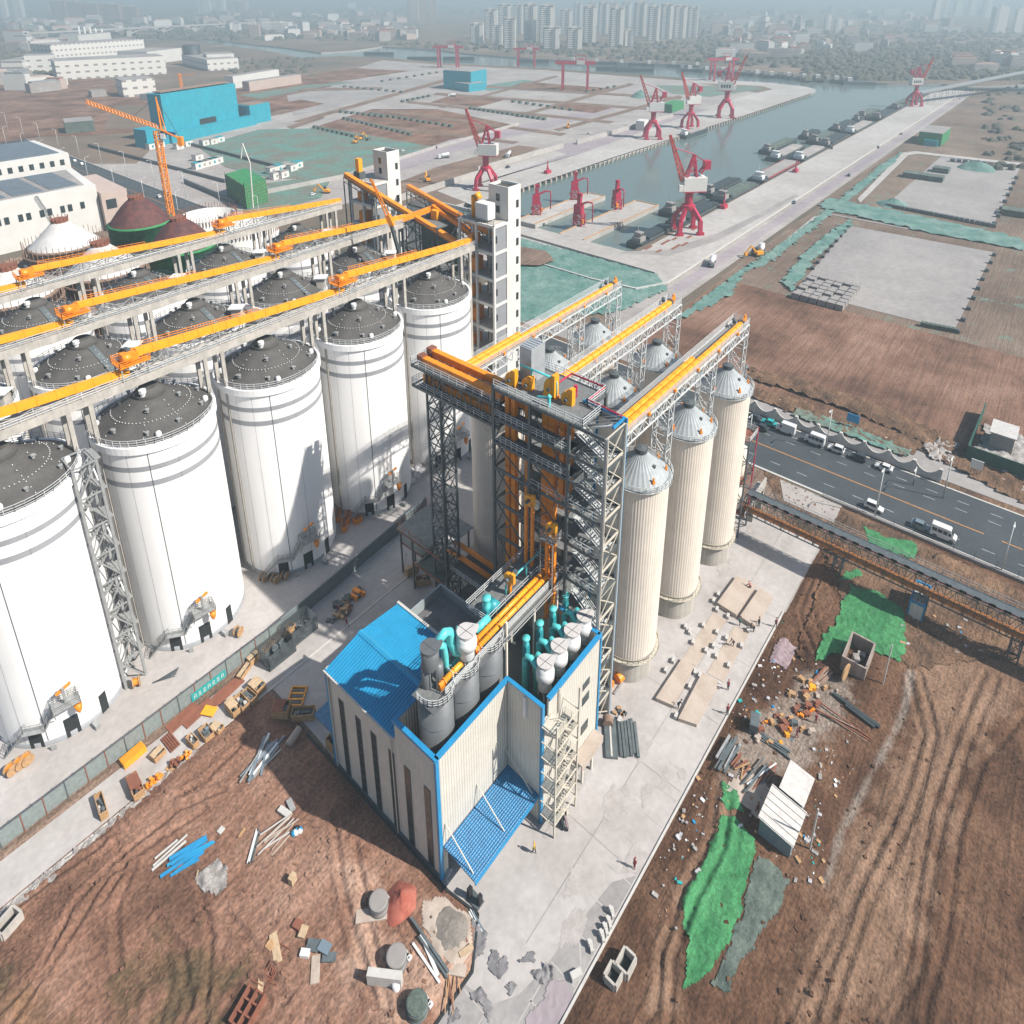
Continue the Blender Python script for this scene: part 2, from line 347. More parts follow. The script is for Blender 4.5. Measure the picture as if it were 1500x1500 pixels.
def dup(o, loc, rz=None, label=None, group=None, parent=None, scale=None):
    c = o.copy(); COL.objects.link(c)
    if parent: c.parent = parent; CH.setdefault(parent.name, []).append(c)
    else:
        c.location = loc
        if rz is not None: c.rotation_euler = (0, 0, rz)
        if scale: c.scale = scale if isinstance(scale, tuple) else (scale,) * 3
        if label: c['label'] = label
        if group: c['group'] = group
    for ch in list(CH.get(o.name, ())): dup(ch, None, parent=c)
    return c
def struct(name, mb, mt, z=None):
    o = mb.build(name, mt); o['kind'] = 'structure'; return o
LAY = [0.0]
def sheet(name, pts, mt, z=.03, px=True):
    """flat ground marking or surfacing; pts are places in the photograph"""
    mb = MB(); mb.poly([g(*p) for p in pts] if px else pts, z); return struct(name, mb, mt)
def Xk(x, y, w, d): return [(x, y), (x + w, y), (x + w, y + d), (x, y + d)]
# ================================================================ the ground, water, roads and surfacings
WPX = [(927, 367), (978.7, 340), (1100, 278), (1280, 181), (1365, 133), (1420, 134), (1440, 131), (1560, 131), (1560, 121), (1420, 127), (1380, 123), (1300, 122), (1200, 117),
       (1100, 105), (1020, 98), (960, 95), (900, 92), (800, 87), (700, 80), (640, 73), (560, 68), (520, 74), (470, 77), (420, 70), (330, 60), (260, 52), (200, 50),
       (200, 54), (300, 62), (400, 76), (440, 85), (500, 82), (560, 84), (585, 86), (640, 92), (700, 95), (800, 100), (900, 107), (1000, 114), (1062, 118), (1130, 122),
       (1180, 128), (1195, 131), (1190, 135), (1100, 165), (1000, 197.5), (900, 229), (765, 275)]
wat = [g(*p).to_2d() for p in WPX] + [Vector((262, 278)), Vector((262, 232)), Vector((277, 232)), Vector((277, 200)), Vector((277, 154))]
wat[-6] = Vector((334, 276))
out = [(-400, -600), (1500, -1200), (14000, -5000), (16000, 3000), (13000, 12000), (3000, 15000), (-400, 9000)]
mb = MB(); A = [Vector((*p, 0)) for p in out]; B = [Vector((p[0], p[1], 0)) for p in wat]
tri = tessellate_polygon([A, B]); pts = A + B; fs = []
for t in tri:
    a, b, c = (pts[i] for i in t); fs.append(tuple(t) if (b - a).cross(c - a).z > 0 else tuple(reversed(t)))
mb.add(pts, fs); struct('ground', mb, S_FAR)
# banks and quay walls round the water
mb = MB(); n = len(B)
mb.add([v for v in B] + [v + Vector((0, 0, -3.5)) for v in B], [(i, (i + 1) % n, n + (i + 1) % n, n + i) for i in range(n)])
struct('quay_wall', mb, M['quay'])
wm = bpy.data.materials.new('water'); wm.use_nodes = True; nt = wm.node_tree; b = nt.nodes['Principled BSDF']
b.inputs['Base Color'].default_value = (.115, .155, .148, 1); b.inputs['Roughness'].default_value = .12; b.inputs['IOR'].default_value = 1.33
tc = nt.nodes.new('ShaderNodeTexCoord'); nz = nt.nodes.new('ShaderNodeTexNoise'); nz.inputs['Scale'].default_value = .35; nz.inputs['Detail'].default_value = 4
nt.links.new(tc.outputs['Object'], nz.inputs['Vector']); bp = nt.nodes.new('ShaderNodeBump'); bp.inputs['Distance'].default_value = .12; bp.inputs['Strength'].default_value = .5
nt.links.new(nz.outputs['Fac'], bp.inputs['Height']); nt.links.new(bp.outputs[0], b.inputs['Normal'])
mb = MB(); mb.poly([(200, 100), (3000, -1600), (9000, -1000), (6000, 7000), (900, 5000), (200, 400)], -2.4); struct('water', mb, wm)
# ---- near earth with real relief
def ridge(x, y, ang, per, ph=0):
    u = -x * math.sin(ang) + y * math.cos(ang); return math.sin(u * 2 * math.pi / per + ph)
def W_(pxs): return [g(*p).to_2d() for p in pxs]
def seg_d(x, y, pl):
    best = 1e9
    for a, b in zip(pl, pl[1:]):
        dx, dy = b.x - a.x, b.y - a.y; t = ((x - a.x) * dx + (y - a.y) * dy) / (dx * dx + dy * dy + 1e-9); t = 0 if t < 0 else 1 if t > 1 else t
        d = (x - a.x - t * dx) ** 2 + (y - a.y - t * dy) ** 2
        if d < best: best = d
    return best ** .5
RUTL = [W_(p) for p in ([(490, 1200), (500, 1290), (520, 1380), (560, 1500)], [(520, 1240), (535, 1320), (570, 1500)], [(0, 1490), (60, 1430), (110, 1330), (190, 1250), (260, 1190), (330, 1160)], [(20, 1500), (90, 1400), (160, 1290), (240, 1230), (300, 1190)], [(250, 1230), (290, 1290), (310, 1380), (300, 1500)], [(175, 1420), (170, 1340), (200, 1270)], [(150, 1330), (185, 1280), (170, 1240)], [(230, 1350), (270, 1400), (280, 1480)], [(330, 1340), (380, 1400), (420, 1470)], [(350, 1100), (300, 1150), (250, 1175)], [(0, 1350), (80, 1290), (150, 1240)])]
RUTR = [W_(p) for p in ([(1050, 1150), (1040, 1230), (1000, 1310), (968, 1400), (962, 1480), (930, 1520)], [(1068, 1180), (1058, 1250), (1015, 1330), (985, 1410), (980, 1500)], [(1440, 990), (1400, 1080), (1360, 1200), (1340, 1330), (1330, 1420), (1280, 1500)], [(1460, 1000), (1420, 1090), (1378, 1210), (1355, 1330), (1345, 1430), (1300, 1500)], [(1330, 1000), (1350, 1080), (1320, 1180), (1250, 1330), (1215, 1420), (1190, 1500)], [(1345, 990), (1370, 1080), (1335, 1200), (1268, 1340), (1235, 1430), (1215, 1500)], [(1290, 1230), (1240, 1330), (1180, 1440), (1150, 1500)], [(1190, 960), (1170, 900), (1190, 850), (1225, 805)], [(1500, 1050), (1440, 1120), (1400, 1230), (1385, 1380), (1350, 1500)])]
def poly_mask(pxs, soft=1.5, wob=2.2, px=True):
    pl = W_(pxs) if px else [Vector(p) for p in pxs]; xs = [p.x for p in pl]; ys = [p.y for p in pl]; bb = (min(xs) - 4, max(xs) + 4, min(ys) - 4, max(ys) + 4); ring = pl + [pl[0]]
    def f(x, y):
        if not (bb[0] < x < bb[1] and bb[2] < y < bb[3]): return 0
        c = False
        for a, b in zip(ring, ring[1:]):
            if (a.y > y) != (b.y > y) and x < (b.x - a.x) * (y - a.y) / (b.y - a.y) + a.x: c = not c
        d = seg_d(x, y, ring) * (1 if c else -1) + wob * noise.noise(Vector((x * .35, y * .35, 8))) + wob * .5 * noise.noise(Vector((x * 1.2, y * 1.2, 3)))
        return max(0, min(1, d / soft + .5))
    return f
def ruts(x, y, L_):
    d = 0
    for pl in L_:
        q = seg_d(x, y, pl)
        if q < 2.2: d += -.34 * math.exp(-(q / .38) ** 2) + .26 * math.exp(-((q - .85) / .38) ** 2)
    return d
def TL(x, y):     # red earth left of the hall
    v = Vector((x * .09, y * .09, 0)); d = noise.noise(v) * .55 + noise.noise(v * 3.7) * .25 + noise.noise(v * 11) * .16
    a = R(25) + .9 * noise.noise(Vector((x * .03, y * .03, 5))); t = noise.noise(Vector((x * .05, y * .05, 9)))
    d += max(0, t + .15) * .22 * ridge(x, y, a, 1.7, 3 * t)
    d += ruts(x, y, RUTL)
    e = max(0, min(1, (41.2 - x) / 3, (92.8 - y) / 2.5, (y - 38.6) / 2, ((y - 38.2) * 4.8 - (x - 37.4) * 3.5) / 9)); return (d * .75 + .75) * e + .04
def TR(x, y):     # dug-over earth right of the yard
    v = Vector((x * .07, y * .07, 3)); d = noise.noise(v) * .8 + noise.noise(v * 3.5) * .4 + noise.noise(v * 10) * .2
    t = noise.noise(Vector((x * .04, y * .04, 19)))
    d += max(0, t + .1) * .14 * ridge(x, y, R(70) + .5 * t, 1.9, 4 * t)
    d += ruts(x, y, RUTR)
    e = max(0, min(1, (26.4 - y) / 2.5, (157 - x) / 3)); return (d * .8 + .85) * e + .03
def relief(name, x0, x1, y0, y1, st, fn, mt, masks=()):
    nx = int((x1 - x0) / st); ny = int((y1 - y0) / st); mb = MB(); mb.smooth = True
    vs = [(x0 + (x1 - x0) * i / nx, y0 + (y1 - y0) * j / ny) for j in range(ny + 1) for i in range(nx + 1)]
    mb.add([(x, y, fn(x, y)) for x, y in vs], [(j * (nx + 1) + i, j * (nx + 1) + i + 1, (j + 1) * (nx + 1) + i + 1, (j + 1) * (nx + 1) + i) for j in range(ny) for i in range(nx)])
    o = struct(name, mb, mt)
    for an, fs_ in masks:
        at = o.data.attributes.new(an, 'FLOAT', 'POINT'); at.data.foreach_set('value', [max([f(x, y) for f in fs_]) for x, y in vs])
    return o
relief('earth_ground', -8, 41.6, 38.2, 93, .24, TL, S_RED, (('patch', [poly_mask([(150, 1500), (190, 1420), (260, 1380), (330, 1400), (340, 1500)], 3, 5), poly_mask([(0, 1500), (0, 1440), (60, 1450), (90, 1500)], 2, 3)]), ('patch2', [poly_mask([(520, 1350), (600, 1390), (640, 1330), (690, 1400), (640, 1480), (560, 1470), (500, 1420)], 3, 3), poly_mask([(500, 1280), (530, 1260), (600, 1500), (550, 1500)], 2, 2)])))
relief('rough_ground', 24, 158, -48, 26.7, .36, TR, S_DARK, (('patch', [poly_mask([(1500, 905), (1440, 890), (1290, 940), (1350, 985), (1340, 1040), (1240, 1260), (1180, 1420), (1150, 1500), (1300, 1500), (1360, 1340), (1400, 1150), (1480, 1040), (1560, 960)], 3, 3), poly_mask([(1030, 1250), (1060, 1190), (1050, 1150), (1075, 1160), (1062, 1250), (1000, 1360), (985, 1480), (950, 1480), (970, 1370)], 1.5, 1.5)]),
  ('patch2', [poly_mask([(1055, 1135), (1075, 1085), (1160, 1020), (1190, 985), (1240, 1005), (1250, 1030), (1215, 1085), (1165, 1130), (1130, 1155), (1105, 1175)], 1.5, 2), poly_mask([(1328, 985), (1340, 990), (1329, 1050), (1234, 1230), (1212, 1300), (1203, 1300), (1225, 1220), (1318, 1050)], .6, .5), poly_mask([(1400, 920), (1470, 930), (1460, 960), (1400, 945)], 2, 2)])))
def drape(name, pxs, mt, res=.45, dz=.18, fn=TR, amp=.18, kind='structure', label=None, cat=None, px=True):
    """cloth or tipped material lying over the relief inside an outline"""
    P_ = [g(*p).to_2d() if px else Vector(p) for p in pxs]
    xs = [p.x for p in P_]; ys = [p.y for p in P_]
    def inside(x, y):
        c = False; n = len(P_)
        for i in range(n):
            a, b = P_[i], P_[(i + 1) % n]
            if (a.y > y) != (b.y > y) and x < (b.x - a.x) * (y - a.y) / (b.y - a.y) + a.x: c = not c
        return c
    nx = int((max(xs) - min(xs)) / res) + 1; ny = int((max(ys) - min(ys)) / res) + 1; mb = MB(); mb.smooth = True; idx = {}; vs = []; fs = []
    def vid(i, j):
        if (i, j) not in idx:
            x = min(xs) + i * res; y = min(ys) + j * res; idx[i, j] = len(vs)
            x += .5 * res * noise.noise(Vector((x, y, 2))); y += .5 * res * noise.noise(Vector((x, y, 7)))
            vs.append((x, y, fn(x, y) + dz + amp * abs(noise.noise(Vector((x * .9, y * .9, 1)))) + amp * .6 * noise.noise(Vector((x * 2.3, y * 2.3, 4)))))
        return idx[i, j]
    for i in range(nx):
        for j in range(ny):
            x = min(xs) + (i + .5) * res; y = min(ys) + (j + .5) * res
            w_ = .8 * noise.noise(Vector((x * .5, y * .5, 0)))
            if inside(x + w_, y + w_): fs.append((vid(i, j), vid(i + 1, j), vid(i + 1, j + 1), vid(i, j + 1)))
    if not fs: return None
    mb.add(vs, fs); o = mb.build(name, mt)
    if kind: o['kind'] = kind
    if label: o['label'] = label
    if cat: o['category'] = cat
    return o
drape('verge_ground', [(1118, 690), (1500, 870), (1540, 960), (1330, 985), (1230, 880), (1200, 800), (1150, 760)], S_DRY, .4, .1, amp=.25)
# ---- yard, pads
sheet('yard', [(2, 27), (142, 26.2), (143, 60), (143, 104), (28, 101), (28, 92.6), (42.2, 92.6), (42.2, 80), (41.5, 60), (41.4, 47), (42.3, 42), (37.4, 38.2), (2, 38.2)], M['yard'], .05, False)
sheet('silo_yard', [(-40, 92.8), (28, 92.9), (28, 101.2), (150, 104), (150, 230), (-40, 230)], M['yard'], .03, False)
sheet('yard_panel', [(2, 27.1), (46, 27.1), (50, 30.5), (44, 31.2), (39.5, 32.2), (36.5, 34.5), (36, 38.1), (2, 38.1)], M['yard2'], .075, False)
sheet('yard_panel', [(46.2, 27.1), (60, 27.1), (57, 29.4), (50.4, 30.4)], M['yard2'], .07, False)
mb = MB()
for k in range(14): mb.box(17 + k * 4.6, 17.18 + k * 4.6, 27.2, 38 if k < 5 else 31, .078, .082)
mb.box(2, 42, 30.6, 30.78, .078, .082); mb.box(2, 37, 34.3, 34.48, .078, .082)
struct('yard_joint', mb, M['yard'])
mb = MB()
for k in range(6): mb.box(60 + k * 13.9, 60.08 + k * 13.9, 27.2, 41.6, .078, .082)
mb.box(44, 142, 34.6, 34.68, .084, .088); struct('yard_joint', mb, M['yard2'])
for k in range(26):
    cx, cy, rr = rnd.uniform(44, 138), rnd.uniform(28, 41), rnd.uniform(.5, 1.8); drape('yard_stain', [(cx + rr * rnd.uniform(.7, 3.2) * math.cos(a * .9), cy + rr * rnd.uniform(.5, 1.1) * math.sin(a * .9)) for a in range(7)], mat('yard_stain', (.44, .405, .385), .9, scale=.6, col2=(.54, .50, .48), fine=.1, mid=.15), .3, .012 + k * .0004, lambda x, y: .075, .001, px=False)
mb = MB(); mb.box(24, 118, 26.4, 26.7, -.2, .28); struct('kerb', mb, M['kerb'])
mb = MB(); mb.box(118, 142, 26.0, 26.35, -.6, .12); mb.box(142, 142.3, 26.0, 52, -.5, .12); struct('kerb', mb, M['quay'])
mb = MB(); mb.box(-40, 92, 92.3, 92.7, -.2, .16); struct('kerb', mb, M['kerb'])
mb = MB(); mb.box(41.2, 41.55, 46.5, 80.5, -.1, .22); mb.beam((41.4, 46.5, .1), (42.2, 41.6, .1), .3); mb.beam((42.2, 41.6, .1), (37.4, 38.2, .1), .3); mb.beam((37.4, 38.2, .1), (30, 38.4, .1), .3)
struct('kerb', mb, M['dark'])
sheet('concrete_pad', [(150.6, 38), (157.8, 41.5), (158, 26.2), (150.6, 26.0)], M['padl'], .25, False)
sheet('gravel_apron', [(142.5, 26), (150.4, 26), (150.4, 38), (158.5, 46), (158.5, 60), (142.5, 60)], S_TRACK, .06, False)
mb = MB(); mb.beam((41.5, 104, .1), (88, 103.4, .1), .5, .25); struct('kerb', mb, M['dgrey'])
# ---- the trunk road
XR0, XR1 = 159.6, 182.0
mb = MB(); mb.box(XR0, XR1, -300, 900, -.05, .06); struct('road', mb, M['asphalt'])
mb = MB()
for a, b in ((-60, -12.5), (-9.5, -5.5), (-2, 640)): mb.box(169.2, 169.55, a, b, .07, .09)
for a in (-24, -17): mb.box(169.2, 169.55, a, a + 2.6, .07, .09)
struct('road_marking', mb, M['markor'])
mb = MB()
for x in (163.6, 174.9, 178.2):
    y = -60
    while y < 640: mb.box(x, x + .2, y, y + 2.6, .07, .085); y += 6.9
struct('road_marking', mb, M['mark'])
mb = MB(); mb.box(158.6, XR0 - .05, -300, 30, -.2, .25); mb.box(158.9, XR0 - .05, 30, 240, -.2, .2); struct('pavement', mb, M['kerb'])
mb = MB(); mb.box(XR1 - .1, XR1 + .4, -300, 900, -.2, .2); struct('kerb', mb, M['kerb'])
mb = MB(); mb.box(182.4, 184.6, -300, 300, -.1, .12); struct('verge', mb, S_DRY)
mb = MB(); mb.box(184.8, 194.2, -300, 260, -.1, .14); struct('side_road', mb, M['pad'])
mb = MB(); mb.box(194.2, 195.2, -300, 260, -.1, .3); struct('kerb', mb, M['slab'])
mb = MB(); mb.box(183.2, 185, -300, -2, -.1, .1); struct('verge', mb, S_DRY)
# ---- fields and storage pads on the right
mb = MB(); mb.box(195.3, 275, -120, 108, -.1, .05); struct('field', mb, S_FIELD)
drape('field_bank', [(1100, 540), (1180, 560), (1300, 600), (1420, 660), (1400, 672), (1280, 618), (1160, 575), (1095, 556)], S_DRY, 1.2, .3, fn=lambda x, y: .1, amp=1.6)
drape('field_bank', [(1100, 583), (1200, 622), (1330, 672), (1345, 660), (1500, 740), (1500, 700), (1420, 655), (1340, 645), (1180, 590), (1100, 570)], S_DRY, 1.0, .3, fn=lambda x, y: .1, amp=1.2)
mb = MB(); mb.box(275, 1000, -200, 110, -.1, .04); struct('rough_field', mb, soil('waste_earth', (.15, .105, .08), (.21, .15, .115), (.29, .215, .165), .02, R(10), .3, .3, (.13, .21, .17)))
sheet('storage_pad', [(282, 79.5), (388, 85.5), (390, 20.5), (283, 21)], M['pad'], .15, False)
sheet('storage_pad', [(440, 74), (446, 80), (612, 78.7), (606, 28), (439, 26)], M['pad'], .15, False)
sheet('concrete_track', [(402, 106), (404, 97), (404, -60), (401.5, -60), (401.8, 97)], M['pad'], .2, False)
drape('dust_net', [(1200, 305), (1212, 291), (1350, 318), (1500, 352), (1500, 368), (1340, 338)], M['net'], 2.2, .5, fn=lambda x, y: .1, amp=1.0)
drape('dust_net', [(985, 470), (1010, 452), (1090, 395), (1190, 325), (1290, 243), (1322, 222), (1310, 240), (1200, 330), (1130, 385), (1090, 400), (1070, 435), (1000, 468)], M['net'], 1.6, .3, fn=lambda x, y: .1, amp=1.2)
drape('dust_net', [(1145, 415), (1180, 370), (1245, 320), (1250, 332), (1195, 380), (1160, 430)], M['net'], 1.6, .5, fn=lambda x, y: .1, amp=1.5)
drape('dust_net', [(1160, 610), (1240, 640), (1330, 672), (1335, 664), (1250, 628), (1165, 598)], M['netgg'], .8, .5, fn=lambda x, y: .1, amp=.8)
sheet('concrete_track', [(1115, 385), (1140, 372), (1200, 318), (1192, 318), (1135, 365)], M['quay'], .35)
sheet('concrete_track', [(1260, 298), (1330, 228), (1345, 226), (1500, 243), (1500, 240), (1340, 222), (1322, 224), (1256, 292)], M['quay'], .35)
# ---- quays
QZ = .06
sheet('quay', [(236, 154), (277, 154), (900, 154), (1010, 154.5), (1060, 140), (1060, 124.8), (236, 124.8)], M['quay'], QZ, False)
sheet('quay_road', [(196, 124), (1060, 124), (1060, 113), (236, 112.5), (196, 110)], M['padl'], QZ, False)
sheet('wheel_track', [(250, 121.5), (1060, 121.5), (1060, 116), (250, 116)], M['lilac'], .10, False)
sheet('wheel_track', [(285, 140), (320, 131), (380, 128), (430, 127), (430, 130), (380, 132), (330, 136), (290, 145), (276, 160), (273, 160)], M['pad'], .12, False)
mb = MB(); mb.box(254, 1000, 124.3, 124.9, 0, 1.0); mb.prism([(236, 152), (236.8, 152), (240, 132), (254, 124.9), (254, 124.3), (239, 131.4)], 0, 1.0); mb.box(236, 236.7, 152, 300, 0, 1.0)
struct('quay_kerb_wall', mb, M['kerb'])
sheet('quay', [(237, 154), (277, 154), (277, 232), (262, 232), (262, 300), (237, 300)], M['quay'], QZ, False)
sheet('quay_road', [(205, 110), (236, 112.5), (236, 300), (219, 300), (218, 150), (214, 130)], M['padl'], .08, False)
mb = MB(); mb.box(229, 233, 128, 300, .1, .13); struct('wheel_track', mb, M['dgrey'])
LQ = [g(*p) for p in [(765, 276), (900, 230), (1000, 198), (1100, 166), (1190, 136), (1195, 131), (1180, 127), (1130, 121.5), (1062, 117.5), (1000, 113.5), (1000, 121), (1115, 126), (1132, 131), (1110, 136), (900, 193), (700, 258), (640, 280), (690, 300)]]
sheet('quay', [(p.x, p.y) for p in LQ], M['quay'], .15, False)
sheet('wheel_track', [(700, 268), (860, 222), (1000, 172), (1040, 160), (1000, 160), (850, 206), (800, 218), (830, 226), (680, 276)], M['lilac'], .2)
# ---- the container yard behind the left quay
def px_sheet(n, p, m, z=.12): return sheet(n, p, m, z)
px_sheet('hardstanding', [(400, 140), (560, 88), (640, 95), (800, 103), (1000, 118), (1110, 136), (900, 193), (700, 258), (500, 300), (440, 320), (300, 330), (180, 330), (130, 240), (200, 240), (260, 180)], M['padl'], .05)
px_sheet('hardstanding', [(0, 120), (75, 120), (250, 140), (340, 130), (500, 115), (440, 160), (260, 190), (100, 200), (0, 200)], S_FIELD, .06)
px_sheet('dust_net', [(290, 215), (380, 190), (480, 188), (640, 216), (500, 262), (400, 262), (330, 245)], M['netgg'], .25)
px_sheet('bare_bay', [(455, 187), (520, 180), (640, 216), (600, 222)], S_FIELD, .2)
px_sheet('bare_bay', [(465, 185), (545, 160), (640, 160), (755, 184), (640, 217)], S_FIELD, .18)
px_sheet('mauve_track', [(500, 260), (660, 205), (900, 155), (900, 162), (690, 215), (530, 270)], M['lilac'], .2)
px_sheet('earth_strip', [(540, 285), (640, 245), (760, 213), (790, 217), (700, 250), (560, 300)], S_TRACK, .22)
px_sheet('bare_bay', [(380, 158), (440, 146), (475, 152), (410, 168)], S_FIELD, .2)
px_sheet('hardstanding', [(430, 170), (520, 150), (640, 118), (560, 112), (420, 140)], M['pad'], .16)
px_sheet('dust_net', [(960, 125), (1100, 127), (1120, 130), (1040, 142), (985, 137)], M['netgg'], .25)
px_sheet('dust_net', [(690, 128), (770, 117), (790, 120), (720, 133)], M['net'], .25)
px_sheet('dust_net', [(380, 145), (470, 128), (520, 120), (480, 120), (350, 140)], M['netgg'], .24)
drape('dust_net', [(762, 350), (860, 375), (960, 400), (978, 425), (900, 460), (760, 470)], M['net'], 1.3, .2, fn=lambda x, y: .1, amp=.7)
px_sheet('earth_mound', [(762, 365), (800, 372), (812, 385), (790, 393), (762, 392)], S_TRACK, 1.5)
for k, q in enumerate(([(640, 120), (648, 119), (470, 172), (462, 172)], [(430, 178), (440, 180), (660, 118), (650, 116)], [(500, 176), (760, 208), (752, 211), (494, 179)], [(560, 160), (830, 196), (822, 199), (553, 163)], [(600, 148), (900, 178), (893, 181), (594, 151)], [(640, 136), (980, 160), (976, 163), (634, 139)], [(690, 124), (1000, 143), (997, 146), (684, 127)], [(820, 112), (650, 158), (642, 157), (812, 111)], [(930, 124), (760, 172), (752, 170), (922, 122)], [(1000, 142), (820, 192), (811, 190), (994, 140)], [(440, 130), (560, 128), (560, 131), (436, 134)], [(300, 190), (420, 160), (426, 163), (306, 194)], [(420, 186), (470, 170), (476, 173), (428, 189)])): px_sheet('earth_strip', q, S_TRACK, .27 + .012 * k)
for k, q in enumerate(([(0, 160), (60, 150), (150, 165), (60, 200), (0, 210)], [(400, 118), (520, 100), (600, 104), (470, 124)], [(660, 140), (740, 146), (700, 157), (630, 150)], [(830, 150), (900, 157), (870, 166), (800, 158)], [(60, 100), (200, 125), (180, 135), (40, 112)], [(770, 120), (900, 130), (870, 138), (745, 128)])): px_sheet('bare_bay', q, S_FIELD, .24 + .004 * k)
px_sheet('dust_net', [(350, 275), (490, 255), (470, 290), (360, 320)], M['netgg'], .3)
px_sheet('bare_bay', [(170, 155), (300, 150), (390, 160), (330, 185), (150, 190)], S_FAR, .2)
mb = MB(); A_, B_ = g(765, 275.5), g(1188, 136)
for k in range(96):
    p = A_.lerp(B_, k / 96); mb.rbox(p + Vector((0, -.6, -3.2)), 1.6, 1.0, 3.1)
struct('quay_fender', mb, M['slab'])
mb = MB()
for k in range(150): mb.rbox((240 + k * 5.4, 154.3, -3.0), .9, .6, 2.7)
struct('quay_fender', mb, M['navy'])
# ================================================================ white silos
def pc(r, a, z, c=(0, 0)): return Vector((c[0] + r * math.cos(R(a)), c[1] + r * math.sin(R(a)), z))
WR, WH = 10.3, 46.4
def white_silo():
    t = thing('white_silo', '', 'silo')
    b = MB(); b.smooth = True; b.mi = 1; b.lathe(0, 0, [(WR + .03, -.3), (WR + .03, 1.1)], 64)
    b.mi = 0; b.lathe(0, 0, [(WR, 1.1), (WR, 38.1)], 64, cap=False)
    b.mi = 1; b.lathe(0, 0, [(WR + .01, 38.1), (WR + .01, 39.2)], 64, cap=False); b.mi = 0; b.lathe(0, 0, [(WR, 39.2), (WR, 41.3)], 64, cap=False)
    b.mi = 1; b.lathe(0, 0, [(WR + .01, 41.3), (WR + .01, 42.3)], 64, cap=False); b.mi = 0; b.lathe(0, 0, [(WR, 42.3), (WR, 44.9)], 64, cap=False)
    b.smooth = False; b.lathe(0, 0, [(WR, 44.9), (WR + .35, 45), (WR + .35, WH), (WR - .5, WH + .02)], 64, cap=False)
    b.mi = 2
    for a, w_ in ((-121, .14), (-158, .05), (-140, .04), (-95, .04)):
        b.add([pc(WR + .03, a, 1.2), pc(WR + .03, a + w_ * 5, 1.2), pc(WR + .03, a + w_ * 5, 44.8), pc(WR + .03, a, 44.8)], [(0, 1, 2, 3)])
    b.build('body', [M['white'], M['band'], M['steel']], t)
    r = MB(); r.smooth = True; r.lathe(0, 0, [(WR - .2, WH), (9.6, WH + .25), (3.3, 50.4), (2.4, 50.9)], 64)
    r.smooth = False; r.lathe(0, 0, [(2.7, 50.6), (2.7, 51.3), (2.2, 51.5), (1.6, 52.3)], 24); r.mi = 1
    zr = lambda q: WH + .25 + (9.6 - q) * (4.15 / 6.3) + .04
    for k in range(64): p = pc(6.6, k * 360 / 64, zr(6.6)); r.rbox(p, .13, .13, .10)
    for k in range(8):
        for q in range(6): r.rbox(pc(4 + q * 1.0, k * 45 + 12, zr(4 + q)), .13, .13, .10)
    r.build('roof', [M['roof'], M['stud']], t)
    v = MB()
    for k, a in enumerate((-160, -125, -95, -60, -30, 10, 60, 110, 150)):
        for q in ((8.6, 5.0) if k % 2 else (8.2,)): v.lathe(*pc(q, a + 6 * k, 0)[:2], [(.24, zr(q) - .05), (.24, zr(q) + .5), (.37, zr(q) + .5), (.37, zr(q) + .7), (.05, zr(q) + .75)], 8)
    v.split('roof_vent', M['steell'], t)
    for a, q in ((-108, 9.0), (-28, 8.9), (160, 9)):
        v = MB(); v.smooth = True; v.lathe(*pc(q, a, 0)[:2], [(.5, zr(q) - .1), (.5, zr(q) + .45), (.36, zr(q) + .75), (.05, zr(q) + .85)], 12); v.build('hatch', M['whitem'], t)
    v = MB(); v.tube([(-1.6, -1.4, 50.4), (-1.6, -1.4, 52.4)], .42, 10); v.tube([(-1.6, -1.4, 52.0), (-1.6, -1.4, 52.7)], .62, 10); v.build('ventilator', M['whitem'], t)
    rl = MB(); ring = [pc(WR + .1, k * 7.5, WH) for k in range(48)]; rl.rails(ring, 1.35, .075, 1.4, 3, True); rl.build('guard_rail', M['rail'], t)
    return t
